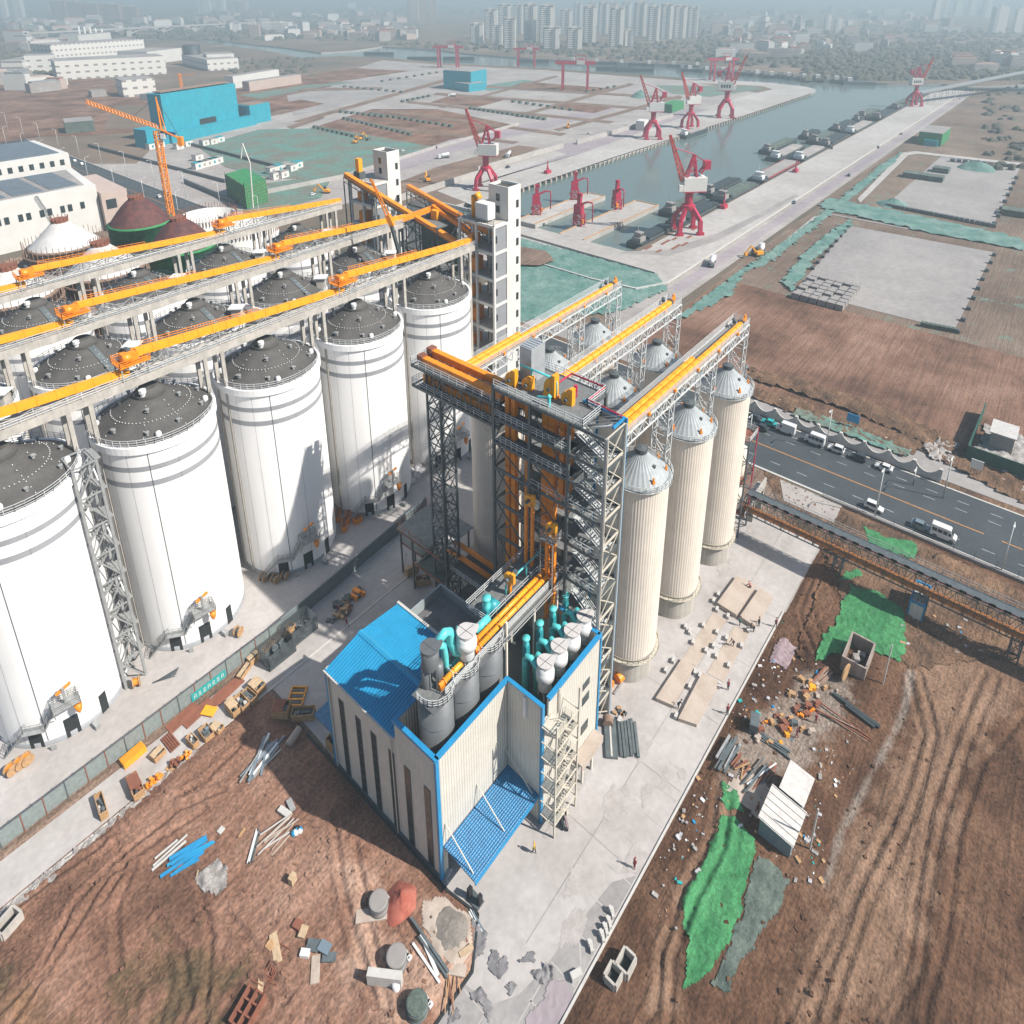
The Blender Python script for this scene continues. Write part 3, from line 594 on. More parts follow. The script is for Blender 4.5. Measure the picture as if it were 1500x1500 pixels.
def silo_front(t):
    """doors, stair and outlet gear of the front row"""
    d = MB()
    for a, w_, h_ in ((-130, 2.1, 3.9), (-100.5, 2.1, 4.2), (-72, 1.3, 4.2)):
        for o in (-.5, .5): pass
        h2 = math.degrees(w_ / 2 / WR); q = WR + .06
        d.add([pc(q, a - h2, 0), pc(q, a + h2, 0), pc(q, a + h2, h_), pc(q, a - h2, h_)], [(0, 1, 2, 3)])
    d.split('door', M['dark'], t)
    s = MB(); q = WR + 1.0
    p0, p1, p2, p3 = pc(q + .4, -154, 0), pc(q, -134, 5.0), pc(q, -118, 5.0), pc(q + .2, -107, 9.0)
    for a, b in ((p0, p1), (p2, p3)):
        c = 14; dirv = (b - a).to_2d().normalized(); sd_ = Vector((-dirv.y, dirv.x, 0)) * .55
        for s_ in (-1, 1): s.beam(a + sd_ * s_, b + sd_ * s_, .12, .25); s.beam(a + sd_ * s_ + Vector((0, 0, 1.3)), b + sd_ * s_ + Vector((0, 0, 1.3)), .08)
        for k in range(c): p = a.lerp(b, (k + .5) / c); s.beam(p - sd_, p + sd_, .3, .06)
        for k in range(5):
            p = a.lerp(b, k / 4)
            for s_ in (-1, 1): s.beam(p + sd_ * s_, p + sd_ * s_ + Vector((0, 0, 1.3)), .07)
    s.beam(p1, p2, 1.3, .12); s.rails([p1, p2], 1.3, .07, 1)
    s.build('stair', M['steell'], t)
    f = MB(); c = pc(q + .6, -100, 9.0); e = Vector((math.cos(R(-10)), math.sin(R(-10)), 0)); n = Vector((math.cos(R(-100)), math.sin(R(-100)), 0))
    cs = [c - e * 1.9 - n * 1.2, c + e * 1.9 - n * 1.2, c + e * 1.9 + n * 1.2, c - e * 1.9 + n * 1.2]
    f.beam(c - e * 1.9, c + e * 1.9, 2.4, .12); f.rails(cs, 1.3, .08, 1.2, 3, True)
    for p in cs[2:]: f.beam(p, p - n * 2.4 - Vector((0, 0, 3.5)), .12)
    f.beam(c + n * .2, c + n * .2 + Vector((0, 0, 3.6)), .35); f.build('platform', M['steell'], t)
    o = MB(); o.beam(c + Vector((0, 0, 2.6)) - e * 1.0, c + Vector((0, 0, 3.6)) + e * 1.2, .45, .3); o.smooth = True; pp = c + e * 1.4 + n * .3
    o.lathe(pp.x, pp.y, [(.05, pp.z - 3.2), (.45, pp.z - 2.4), (.6, pp.z - 1.2)], 10); o.split('outlet_chute', M['orange'], t)
    u = MB(); u.rbox(pc(q + .5, -85, 0), 1.2, .8, 1.0, R(-85)); u.rbox(pc(q + .2, -116, 0), .8, .1, 1.2, R(-26)); u.split('junction_box', M['steell'], t)
XS1 = [41.4 + 23.4 * k for k in range(-1, 4)]; XS2 = [40.8 + 23.5 * k for k in range(-1, 4)]
base = white_silo(); silo_front(base)
plain = white_silo()
front_l = ['nearest white grain silo of the front row, cut off by the left edge', 'second white silo of the front row, beside the tall open stair lattice', 'third white silo of the front row, with the tower shadow on its lower half',
           'fourth white silo of the front row, orange boxes by its foot, mostly shaded below', 'farthest white silo of the front row, beside the white lift tower']
for k, x in enumerate(XS1):
    o = base if k == 0 else dup(base, (x, 121.2, 0)); o.location = (x, 121.2, 0); o['label'] = front_l[k]; o['group'] = 'white grain silos under the conveyor bridges'
nm = ['leftmost silo', 'second silo from the left', 'third silo from the left', 'fourth silo from the left', 'silo at the far right end']
def roof_extras(o):
    s = MB(); s.beam((.5, -2.2, 51.0), (1.7, -9.2, 46.9), 1.3, .3); s.build('roof_duct', M['sheet'], o)
    h_ = MB(); h_.rbox((7.0, -6.2, WH + .5), 2.0, 2.2, 3.0, .75); h_.mi = 1; h_.rbox((7.0, -6.2, WH + 3.5), 2.9, 3.3, .2, .75); h_.build('roof_house', [M['conc'], M['whitem']], o)
roof_extras(plain)
first = True
for y, xs, row in ((150.5, XS2, 'middle'), (179.8, XS2, 'back')):
    for k, x in enumerate(xs):
        o = plain if first else dup(plain, (x, y, 0)); o.location = (x, y, 0); first = False
        o['label'] = '%s in the %s row of dark-roofed white silos' % (nm[k], row); o['group'] = 'white grain silos under the conveyor bridges'
# ---- bridges and conveyors over the rows
def bridge(y, xs, label):
    t = thing('conveyor_bridge', label, 'bridge', (0, y, 0), group='concrete conveyor bridges over the silo rows')
    x0, x1 = xs[0] - 25, xs[-1] + 16
    d = MB(); d.box(x0, x1, y - 1.9, y + 1.9, 55.0, 55.5); d.box(x0, x1, y - 1.9, y - 1.5, 54.0, 55.0); d.box(x0, x1, y + 1.5, y + 1.9, 54.0, 55.0); d.build('deck', M['conc'], t)
    for k in range(len(xs)):
        mx = xs[k] + 11.7
        for dx in (-1.7, 1.7):
            for dy in (-1.6, 1.6): c = MB(); c.box(mx + dx - .35, mx + dx + .35, y + dy - .3, y + dy + .3, 0, 54.02); c.build('column', M['conc'], t)
    r = MB(); r.rails([(x0, y - 1.85, 55.5), (x1, y - 1.85, 55.5)], 1.3, .08, 2.2); r.rails([(x0, y + 1.85, 55.5), (x1, y + 1.85, 55.5)], 1.3, .08, 2.2); r.build('guard_rail', M['rail'], t)
    p = MB()
    for dy, z in ((-1.3, 55.8), (-1.0, 55.8), (-1.3, 56.1)): p.tube([(x0, y + dy, z), (x1, y + dy, z)], .09, 6)
    p.build('pipe', M['whitem'], t)
for y, xs, l in ((121.2, XS1, 'concrete conveyor bridge over the front row of white silos'), (150.5, XS2, 'concrete conveyor bridge over the middle row of white silos'), (179.8, XS2, 'concrete conveyor bridge over the back row of white silos')): bridge(y, xs, l)
def sconv(x0, x1, y, label, zt0=60.3, zt1=57.2):
    t = thing('drag_conveyor', label, 'conveyor', (x0, y, 55.5), group='orange conveyors on the silo bridges')
    a = Vector((x0 + 3, y, zt0 - .8)); b = Vector((x1, y, zt1 - .8))
    c = MB(); c.beam(a, b, 1.15, 1.3); n = 16
    for k in range(n + 1): p = a.lerp(b, k / n); c.beam(p - Vector((.08, 0, 0)), p + Vector((.08, 0, 0)), 1.3, 1.42)
    c.build('casing', M['yellow'], t)
    h_ = MB(); h_.rbox((x0 + 1.8, y, zt0 - 2.0), 2.6, 1.5, 1.7); h_.smooth = True; h_.tube([(x0 + 1.2, y - 1.1, zt0 - 1.1), (x0 + 1.2, y + 1.1, zt0 - 1.1)], .75, 12); h_.build('drive_head', M['orange'], t)
    m_ = MB(); m_.tube([(x0 + 1.9, y + .2, zt0 - .2), (x0 + 1.9, y + 1.4, zt0 - .2)], .42, 10); m_.build('motor', M['steel'], t)
    pl = MB(); pl.box(x0 - .6, x0 + 4.5, y - 1.9, y + 1.9, zt0 - 2.2, zt0 - 2.02)
    pl.rails([(x0 + 4.5, y - 1.9, zt0 - 2), (x0 - .6, y - 1.9, zt0 - 2), (x0 - .6, y + 1.9, zt0 - 2), (x0 + 4.5, y + 1.9, zt0 - 2)], 1.2, .09, 1.2)
    e = b.lerp(a, .45); pl.rails([(x0 + 4.5, y + 1.2, zt0 - 1.0), (e.x, y + 1.2, e.z - .4)], 1.4, .08, 1.6); pl.build('walkway', M['orange'], t)
    tr = MB()
    for k in range(9):
        p = a.lerp(b, k / 9)
        if p.z - .8 - 55.6 < .5: continue
        for s_ in (-1, 1): tr.beam((p.x, y + s_ * .9, 55.5), (p.x, y + s_ * .65, p.z - .7), .16)
        q = a.lerp(b, (k + 1) / 9)
        for s_ in (-1, 1): tr.beam((p.x, y + s_ * .9, 55.5), (q.x, y + s_ * .65, q.z - .8), .12); tr.beam((q.x, y + s_ * .9, 55.5), (p.x, y + s_ * .65, p.z - .8), .12)
    for s_ in (-1.5, 1.5): tr.beam((x0 - .3, y + s_, 55.5), (x0 - .3, y + s_, zt0 - 2.1), .2); tr.beam((x0 + 4, y + s_, 55.5), (x0 + 4, y + s_, zt0 - 2.1), .2); tr.beam((x0 - .3, y + s_, 55.5), (x0 + 4, y + s_, zt0 - 2.1), .12); tr.beam((x0 + 4, y + s_, 55.5), (x0 - .3, y + s_, zt0 - 2.1), .12)
    tr.build('trestle', M['steell'], t)
for y, row, segs in ((121.2, 'front', ((-9, 38.6), (37.5, 85), (83.3, 127))), (150.5, 'middle', ((-8, 39.8), (38.3, 87), (85.8, 130))), (179.8, 'back', ((-8, 40), (39.2, 88.5), (86.6, 128)))):
    for i, (a, b) in enumerate(segs): sconv(a, b, y, '%s orange conveyor on the bridge of the %s silo row' % (('left', 'middle', 'right')[i], row))
# ---- stair lattice between the first two front silos
t = thing('stair_tower', 'tall white steel stair lattice between the two nearest white silos', 'stair tower', (27, 115.3, 0))
f = MB(); f.lattice(25.2, 28.7, 112.9, 117.6, 0, 47.6, .42, 5.95, .22, cross=False); f.build('frame', M['steell'], t)
s = MB()
for k in range(16):
    z = k * 2.97; xa, xb = (25.6, 28.3) if k % 2 else (28.3, 25.6)
    for dy in (-.5, .5): s.beam((xa, 116.5 + dy - (k % 2) * 2.2, z), (xb, 116.5 + dy - (k % 2) * 2.2, z + 2.97), .12, .28)
    for q in range(7): s.beam((xa + (xb - xa) * q / 7, 116 - (k % 2) * 2.2, z + q * .42), (xa + (xb - xa) * q / 7, 117 - (k % 2) * 2.2, z + q * .42), .3, .05)
    s.box(24.2, 25.6, 113.4, 117.2, z + 2.8, z + 2.95) if k % 2 == 0 else s.box(28.3, 29.6, 113.4, 117.2, z + 2.8, z + 2.95)
s.build('stair', M['steell'], t)
# ================================================================ cream corrugated silos
def cream_silo():
    t = thing('corrugated_silo', '', 'silo', group='cream corrugated silos'); r0 = 5.0; n = 132
    def ringz(r, z, c=False): return [((r + (.03 if k % 2 else -.01)) * math.cos(2 * math.pi * k / n), (r + (.03 if k % 2 else -.01)) * math.sin(2 * math.pi * k / n), z) for k in range(n)]
    b = MB(); v = []; zs = [6.2, 43.0]
    for z in zs: v += ringz(r0, z)
    b.add(v, [(k, (k + 1) % n, n + (k + 1) % n, n + k) for k in range(n)]); b.build('body', M['cream'], t)
    f = MB(); f.smooth = True; f.lathe(0, 0, [(4.6, -.2), (4.6, 4.2)], 48, cap=False); f.lathe(0, 0, [(4.78, 4.2), (4.78, 4.6), (4.6, 4.7), (4.6, 5.4), (5.02, 5.5), (5.02, 6.2)], 48, cap=False)
    f.build('foot', M['concw'], t)
    c = MB(); n2 = 64; v = [((r + (.06 if k % 2 else 0)) * math.cos(2 * math.pi * k / n2), (r + (.06 if k % 2 else 0)) * math.sin(2 * math.pi * k / n2), z + (.03 if k % 2 else 0)) for r, z in ((5.2, 43.1), (.9, 47.1)) for k in range(n2)]
    c.add(v, [(k, (k + 1) % n2, n2 + (k + 1) % n2, n2 + k) for k in range(n2)]); c.build('roof', M['galv'], t)
    c = MB(); c.lathe(0, 0, [(1.0, 47.0), (1.0, 47.9), (.1, 48.15)], 16)
    for z in (47.3, 47.65): c.lathe(0, 0, [(1.15, z), (1.15, z + .14)], 16, cap=False)
    c.build('roof_cap', M['steel'], t)
    l = MB(); a, b_ = pc(4.7, -25, 43.6), pc(1.1, -25, 47.3)
    sv = pc(.35, 65, 0)
    for s_ in (-1, 1): l.beam(a + sv * s_, b_ + sv * s_, .1); l.beam(a + sv * s_ + Vector((0, 0, .7)), b_ + sv * s_ + Vector((0, 0, .7)), .07)
    for k in range(14): p = a.lerp(b_, k / 14); l.beam(p - sv, p + sv, .08)
    l.build('roof_ladder', M['steell'], t)
    rl = MB(); rl.rails([pc(5.5, k * 10, 43.0) for k in range(36)], 1.1, .07, 1.2, 3, True); rl.lathe(0, 0, [(5.0, 42.9), (5.6, 42.9), (5.6, 43.05)], 36, cap=False); rl.build('guard_rail', M['rail'], t)
    rl = MB(); rl.rails([pc(5.6, k * 10, 5.7) for k in range(36)], 1.1, .06, 1.2, 2, True); rl.lathe(0, 0, [(4.9, 5.6), (5.7, 5.6), (5.7, 5.75)], 36, cap=False); rl.build('guard_rail', M['rib'], t)
    for a in (-120, -60, -15, 40, 100, 170):
        x = MB(); p = pc(4.3, a, 43.8); x.tube([p, p + Vector((0, 0, 1.1))], .16, 6); x.rbox(p, .45, .45, .5, R(a)); x.build('roof_vent', M['orange'], t)
    x = MB(); p = pc(5.25, -22, 43.4); x.tube([p, p + Vector((0, 0, 2.3))], .22, 8); x.tube([p + Vector((0, 0, 2.2)), p + Vector((.5, -.2, 2.9))], .3, 8); x.build('breather_pipe', M['steell'], t)
    x = MB(); p = pc(2.7, -95, 45.3); x.rbox(p, .5, .5, .45, .2); x.build('hatch', M['steel'], t)
    x = MB(); h2 = 7
    x.add([pc(4.66, -40 - h2, .2), pc(4.66, -40 + h2, .2), pc(4.66, -40 + h2, 3.6), pc(4.66, -40 - h2, 3.6)], [(0, 1, 2, 3)]); x.build('door', M['dark'], t)
    x = MB()
    for s_ in (-2.2, 2.2): x.beam(pc(5.3, -33 + s_, 5.5), pc(5.3, -33 + s_, 43.5), .07)
    for k in range(46): x.beam(pc(5.3, -35.2, 6 + k * .8), pc(5.3, -30.8, 6 + k * .8), .05)
    x.build('ladder', M['rib'], t)
    return t
CX = [88.2, 105.8, 123.4]; CY = [45.7, 61.9, 78.1]
cs_ = cream_silo(); k = 0
for j, y in enumerate(CY):
    for i, x in enumerate(CX):
        o = cs_ if k == 0 else dup(cs_, (x, y, 0)); o.location = (x, y, 0); k += 1
        o['label'] = '%s cream corrugated silo in the %s row' % (('near', 'middle', 'far')[i], ('sunlit right-hand', 'centre', 'left-hand')[j])
# ================================================================ the processing hall
t = thing('processing_hall', 'cream sheet-metal hall with blue edging, ribbed blue roof and open-topped bin bay', 'building', (56, 56, 0))
HX0, HX1 = 41.8, 56.4
def wall(y0, y1, x0, x1, z0, z1, mt, name='wall'):
    w_ = MB(); w_.box(x0, x1, y0, y1, z0, z1); return w_.build(name, mt, t)
wall(56.6, 72.5, 41.8, 42.1, 0, 21, M['creamy']); wall(72.5, 72.8, 41.8, 56.6, 0, 21.2, M['creamw'])
wall(48.3, 56.6, 41.803, 42.1, 0, 24.45, M['creamy']); wall(48.303, 48.6, 42.1, 56.4, 6.6, 24.45, M['creamw']); wall(48.303, 48.6, 42.1, 43.2, 0, 6.6, M['creamw'])
wall(48.303, 48.6, 55.4, 56.4, 0, 6.6, M['creamw']); wall(48.31, 48.6, 43.2, 55.4, 5.6, 6.6, M['rust'])
wall(41.8, 48.6, 56.4, 56.7, 0, 24.45, M['creamy']); wall(41.803, 42.1, 57.9, 71.5, 0, 24.45, M['creamw']); wall(41.803, 42.1, 56.7, 57.9, 0, 21, M['creamw'])
wall(42.1, 56.3, 71.2, 71.5, 0, 24.4, M['creamy']); wall(56.3, 56.6, 42.1, 71.5, 0, 24.4, M['creamw'])
w_ = MB(); w_.box(42.1, 56.4, 48.6, 56.3, 12, 12.2); w_.box(56.7, 71.2, 42.1, 56.3, 15.8, 16); w_.split('bin_floor', M['steel'], t)
w_ = MB(); w_.box(43.2, 55.4, 50.4, 50.6, 0, 6); w_.build('loading_bay', M['dark'], t)
c = MB()
for a in ((41.55, 42.2, 48.1, 56.8), (41.9, 56.75, 48.1, 48.7), (56.2, 56.8, 41.6, 48.1), (57.9, 71.6, 41.6, 42.25), (71.1, 71.75, 41.9, 56.6), (42.2, 71.4, 56.2, 56.8)): c.box(*a, 24.45, 24.6)
c.box(41.55, 41.8, 48.3, 56.8, 24.1, 24.45); c.box(41.8, 56.4, 48.1, 48.3, 24.1, 24.45); c.box(57.9, 71.6, 41.6, 41.8, 24.1, 24.45); c.build('coping', M['blue'], t)
c = MB(); c.box(41.6, 41.8, 48.1, 48.5, 0, 24.1); c.box(41.8, 42.2, 48.1, 48.3, 0, 24.1); c.box(56.2, 56.4, 41.6, 42.0, 0, 24.45); c.box(56.4, 56.75, 41.6, 41.8, 0, 24.45); c.box(71.3, 71.7, 41.6, 41.8, 0, 24.1); c.box(71.5, 71.7, 41.8, 42.2, 0, 24.1)
c.box(41.6, 41.8, 72.4, 72.9, 0, 21); c.split('corner_trim', M['blue'], t)
c = MB(); c.box(41.66, 41.8, 48.6, 72.4, -.1, .75); c.box(42.3, 43.2, 48.15, 48.3, -.1, .5); c.box(57, 71.3, 41.68, 41.8, -.1, .6); c.split('plinth', M['steel'], t)
rf = MB(); E1, E2, E3 = (41.6, 21.0), (48.5, 22.7), (56.6, 21.8); y0, y1 = 56.75, 72.75
for (xa, za), (xb, zb) in ((E1, E2), (E2, E3)):
    rf.add([(xa, y0, za), (xb, y0, zb), (xb, y1, zb), (xa, y1, za)], [(0, 1, 2, 3)])
    y = y0 + .2
    while y < y1: rf.beam((xa, y, za + .04), (xb, y, zb + .04), .16, .16); y += .52
ro = rf.build('roof', M['blueroof'], t)
c = MB(); c.add([(48.05, y0, 22.74), (48.5, y0, 22.92), (48.5, y1, 22.92), (48.05, y1, 22.74), (48.95, y0, 22.78), (48.95, y1, 22.78)], [(0, 1, 2, 3), (1, 4, 5, 2)]); c.build('ridge_cap', M['blueroof'], ro)
c = MB(); c.beam((56.6, 56.7, 21.95), (56.6, 72.9, 21.95), .45, .25); c.beam((41.5, 56.7, 20.85), (41.5, 72.9, 20.85), .3, .3); c.split('gutter', M['kerb'], t)
for yb, z1 in ((69.4, 17.3), (65.3, 17.2), (61.7, 17.2), (57.7, 17.2), (54.4, 17.1), (50.3, 17.1)):
    f = MB(); f.box(41.72, 41.8, yb - .62, yb + .62, .8, z1); f.mi = 1; f.box(41.70, 41.719, yb - .5, yb + .5, .9, z1 - .12); f.mi = 0
    for k in range(1, 9): f.box(41.68, 41.699, yb - .5, yb + .5, .9 + k * (z1 - 1) / 9, .98 + k * (z1 - 1) / 9)
    f.build('window', [M['steel'], M['glass']], t)
for x0, z0, z1 in ((66.8, 16.9, 18.3), (66.8, 13.6, 15.3), (66.8, 7.2, 9.1)):
    f = MB(); f.box(x0, x0 + 1.9, 41.72, 41.803, z0, z1); f.mi = 1; f.box(x0 + .12, x0 + .9, 41.70, 41.719, z0 + .12, z1 - .12); f.box(x0 + 1.0, x0 + 1.8, 41.70, 41.719, z0 + .12, z1 - .12); f.build('window', [M['steel'], M['glass']], t)
f = MB(); f.box(64.6, 70.8, 39.9, 41.75, 4.2, 4.5); f.box(64.6, 70.8, 39.9, 40.1, 3.0, 4.2)
f.build('entrance_canopy', M['slab'], t)
for x in (64.9, 67.6): f = MB(); f.box(x, x + .35, 39.95, 40.3, 0, 3.0); f.build('canopy_post', M['creamy'], t)
f = MB(); f.box(65.5, 69.5, 41.74, 41.803, .6, 3.1); f.build('door', M['dark'], t)
f = MB()
for a, b in (((60.2, 24.4), (60.2, 19.5)),): f.tube([(a[0], 41.6, a[1]), (b[0], 41.6, b[1])], .12, 6)
f.tube([(41.6, 57.4, 20.9), (41.6, 57.4, .2)], .1, 6); f.tube([(41.6, 72.2, 20.9), (41.6, 72.2, .2)], .1, 6); f.split('downpipe', M['rib'], t)
f = MB(); f.box(56.15, 56.4, 44.6, 45.1, 20, 23.9)
for z in (20.4, 21.3, 22.2, 23.1): f.box(56.1, 56.16, 44.66, 45.04, z, z + .5)
f.build('cable_box', M['whitem'], t)
cn = MB(); cn.add([(42.4, 48.25, 6.5), (56.5, 48.25, 6.5), (56.5, 42.2, 5.9), (42.4, 42.2, 5.9), (42.4, 48.25, 6.2), (56.5, 48.25, 6.2), (56.5, 42.2, 5.6), (42.4, 42.2, 5.6)], [(0, 3, 2, 1), (4, 5, 6, 7), (3, 7, 6, 2), (0, 4, 7, 3), (1, 2, 6, 5)])
co = cn.build('canopy', M['bluec'], t)
cn = MB(); x = 42.6
while x < 56.5: cn.beam((x, 48.2, 6.53), (x, 42.25, 5.93), .07, .07); x += .48
cn.box(42.3, 56.6, 42.0, 42.2, 5.5, 5.95); cn.build('canopy_rib', M['blue'], co)
cn = MB()
for x in (42.9, 49.4, 55.8): cn.tube([(x, 48.2, 10.6), (x, 43.0, 6.1)], .09, 6); cn.tube([(x, 48.2, 10.6), (x, 48.2, 6.5)], .03, 4)
cn.split('tie_rod', M['rib'], co)
cn = MB(); cn.prism([(42.0, 72.9), (47.5, 72.9), (47.5, 78.5), (42.0, 78.5)], 5.8, 6.05); cn.build('side_canopy', M['bluec'], t)
# flat annex
a = MB(); a.box(56.8, 66, 56.9, 72.5, 0, 16.4); a.box(56.8, 66.3, 72.2, 72.5, 16.4, 18.5); a.box(66, 66.3, 56.9, 72.2, 0, 18.5); a.build('annex_wall', M['tealb'] if 0 else mat('annex_wall_grey', (.36, .42, .44), .7, var=.06), t)
a = MB(); a.box(56.85, 65.98, 56.95, 72.18, 16.42, 16.5); a.build('annex_roof', M['dgrey'], t)
# ---- bins in the open bay
def binx(x, y, ztop, label):
    t_ = thing('steel_bin', label, 'bin', (x, y, 12.2), group='grey steel bins in the open bay')
    b_ = MB(); b_.smooth = True; b_.lathe(x, y, [(2.45, 12.2), (2.45, ztop)], 40); b_.smooth = False; b_.box(x - 2.6, x + 2.6, y - 2.5, y + 1.9, ztop, ztop + .12); b_.build('body', M['binm'], t_)
    for z in (16.5, 20.8, 25.1):
        b_ = MB(); b_.lathe(x, y, [(2.45, z), (2.49, z + .03), (2.49, z + .12), (2.45, z + .15)], 40, cap=False); b_.build('seam', M['steel'], t_)
    b_ = MB(); b_.rails([pc(2.65, -200 + k * 15, ztop + .12, (x, y)) for k in range(15)], 1.3, .07, 1, 3); b_.build('guard_rail', M['rail'], t_)
binx(45.8, 52.2, 29.8, 'nearest grey steel bin, below the grey cyclone'); binx(51.0, 52.2, 29.6, 'middle grey steel bin standing in the open bay'); binx(56.2, 52.2, 29.6, 'farthest grey steel bin, half hidden by the others')
t2 = thing('catwalk', 'steel catwalk with many handrails running from the bins to the tower', 'catwalk', (60, 51, 29))
c = MB(); c.box(43.6, 75, 50.4, 53.9, 29.75, 29.95); c.box(43.6, 75, 50.3, 50.5, 29.2, 29.9); c.box(58, 75, 53.9, 58.0, 29.6, 29.8); c.split('deck', M['grate'], t2)
c = MB(); c.rails([(46, 50.4, 29.95), (75, 50.4, 29.95)], 1.4, .09, 2.2, 4); c.rails([(46, 53.9, 29.95), (58, 53.9, 29.95), (58, 58, 29.8), (75, 58, 29.8)], 1.4, .08, 2.2); c.rails([(58, 53.6, 29.95), (75, 53.6, 29.95)], 1.3, .07, 2.2, 2); c.build('guard_rail', M['rail'], t2)
c = MB()
for y, z in ((50.2, 29.6), (50.0, 29.3), (49.9, 29.9), (49.7, 29.2)): c.tube([(56, y, z), (75, y, z)], .08, 6)
c.build('pipe', M['steell'], t2)
for x in (58.3, 65, 71): c = MB(); c.box(x - .15, x + .15, 49.9, 50.2, 16, 32.5 if x < 60 else 29.2); c.build('post', M['cream'], t2)
def screw(p, q, r, label):
    t_ = thing('screw_conveyor', label, 'conveyor', tuple(p)); p = Vector(p); q = Vector(q)
    b_ = MB(); b_.smooth = True; b_.tube([p, q], r, 12); b_.build('casing', M['yellow'], t_)
    b_ = MB(); n = max(3, int((q - p).length / 2.0))
    for k in range(n + 1): c_ = p.lerp(q, k / n); d_ = (q - p).normalized() * .06; b_.tube([c_ - d_, c_ + d_], r * 1.25, 12)
    b_.build('flange', M['orange'], t_)
    b_ = MB(); d_ = (p - q).normalized(); b_.tube([p, p + d_ * .9], r * .8, 8); b_.rbox(p + d_ * .4 - Vector((0, 0, r * 2)), .9, .7, .6, 0); b_.build('drive', M['orange'], t_)
screw((53.8, 51.4, 31.0), (70.5, 51.4, 31.0), .38, 'near orange screw conveyor of the pair on the catwalk'); screw((54.6, 52.4, 31.0), (70.5, 52.4, 31.0), .38, 'far orange screw conveyor of the pair on the catwalk')
screw((46.9, 51.6, 30.8), (52.6, 51.6, 30.8), .42, 'short orange screw conveyor on top of the near bin')
# cyclone
def capped(name, label, cat, x, y, zb, zt, r, mt, legs=True, rz=0, group=None):
    t_ = thing(name, label, cat, (x, y, zb), 0, group); h = zt - zb
    b_ = MB(); b_.smooth = True
    if legs:
        b_.lathe(x, y, [(.5 * r, zb + .12 * h), (.86 * r, zb + .2 * h), (.88 * r, zb + .55 * h)], 28, cap=False)
        b_.build('lower_body', mt, t_); b_ = MB(); b_.smooth = True; b_.lathe(x, y, [(.88 * r, zb + .52 * h), (1.14 * r, zb + .55 * h), (1.14 * r, zb + .75 * h), (.98 * r, zb + .78 * h), (.98 * r, zt - .02)], 28)
        b_.build('upper_body', mt, t_)
        b_ = MB()
        for a_ in (-150, -100, -50, 40, 120): p = pc(.85 * r, a_, 0, (x, y)); b_.beam((p.x, p.y, zb), (p.x, p.y, zb + .25 * h), .1)
        b_.build('leg', M['whitem'], t_)
        b_ = MB(); p0_ = -60; 
        for k in range(3): b_.add([pc(.9 * r, p0_ + k * 9, zb + .27 * h, (x, y)), pc(.9 * r, p0_ + k * 9 + 6, zb + .27 * h, (x, y)), pc(.9 * r, p0_ + k * 9 + 6, zb + .48 * h, (x, y)), pc(.9 * r, p0_ + k * 9, zb + .48 * h, (x, y))], [(0, 1, 2, 3)])
        b_.build('filter_panel', M['steel'], t_)
        b_ = MB(); b_.lathe(x, y, [(.9 * r, zb + .22 * h), (.93 * r, zb + .22 * h), (.93 * r, zb + .25 * h), (.9 * r, zb + .25 * h)], 28, cap=False); b_.build('flange', M['steel'], t_)
    pts = [(x + 1.05 * r * math.cos(R(a_)), y + 1.05 * r * math.sin(R(a_))) for a_ in range(20, 311, 15)]
    e1 = R(-15 + math.degrees(rz)); pts += [(x + 1.28 * r * math.cos(R(-38)), y + 1.28 * r * math.sin(R(-38))), (x + 1.55 * r * math.cos(R(-20)), y + 1.55 * r * math.sin(R(-20)))]
    b_ = MB(); b_.prism(pts, zt - .3 * r, zt + .02); b_.mi = 1; b_.beam((x - r, y + .1, zt + .04), (x + 1.1 * r, y - .2, zt + .04), .05); b_.beam((x - .1, y + r, zt + .04), (x, y - r, zt + .04), .05)
    b_.build('top_plate', [mt if not legs else mat('pale_cap', (.62, .59, .58), .6, scale=1.5, col2=(.70, .66, .64)), M['steel']], t_)
    return t_
RC = [(61.0 + 3.43 * k, 44.8) for k in range(4)]
for k, (x, y) in enumerate(RC):
    capped('dust_collector', '%s white dust collector of the row of four behind the blue parapet' % ('nearest', 'second', 'third', 'farthest')[k], 'dust collector', x, y, 19.5, 26.4, 1.22, M['whitem'], group='white dust collectors behind the parapet')
    d = thing('air_duct', 'bent teal duct pair feeding the %s collector of the row of four' % ('nearest', 'second', 'third', 'farthest')[k], 'duct', (x, y + 2, 16), group='teal ducts behind the parapet')
    b_ = MB(); b_.smooth = True; b_.tube([(x - .6, y + 3.4, 16), (x - .6, y + 3.4, 24.6), (x - .5, y + 3.1, 25.4), (x - .4, y + 2.4, 25.6), (x - .3, y + 1.2, 24.3), (x - .2, y + .9, 23.6)], .45, 10); b_.build('inlet', M['teal'], d)
    b_ = MB(); b_.smooth = True; b_.tube([(x + .9, y + 2.3, 16), (x + .9, y + 2.3, 24.4), (x + .8, y + 2.0, 25.3), (x + .5, y + 1.0, 25.3)], .5, 10); b_.build('outlet', M['teal'], d)
    f_ = thing('exhaust_fan', 'small teal fan stack behind the %s collector of the row of four' % ('nearest', 'second', 'third', 'farthest')[k], 'fan', (x + .8, y + 4.3, 16), group='teal fan stacks behind the parapet')
    b_ = MB(); b_.rbox((x + .8, y + 4.3, 16), .8, .8, 9.6); b_.build('housing', M['tealb'], f_)
    b_ = MB(); b_.smooth = True; b_.lathe(x + .8, y + 4.3, [(.35, 25.5), (.5, 25.9), (.35, 26.3), (.62, 26.9), (.62, 27.1)], 12); b_.build('cowl', M['teal'], f_)
w5 = capped('dust_collector', 'large white dust collector standing alone on the catwalk', 'dust collector', 51.4, 50.9 + .6, 30.0, 36.0, 1.28, M['whitem'])
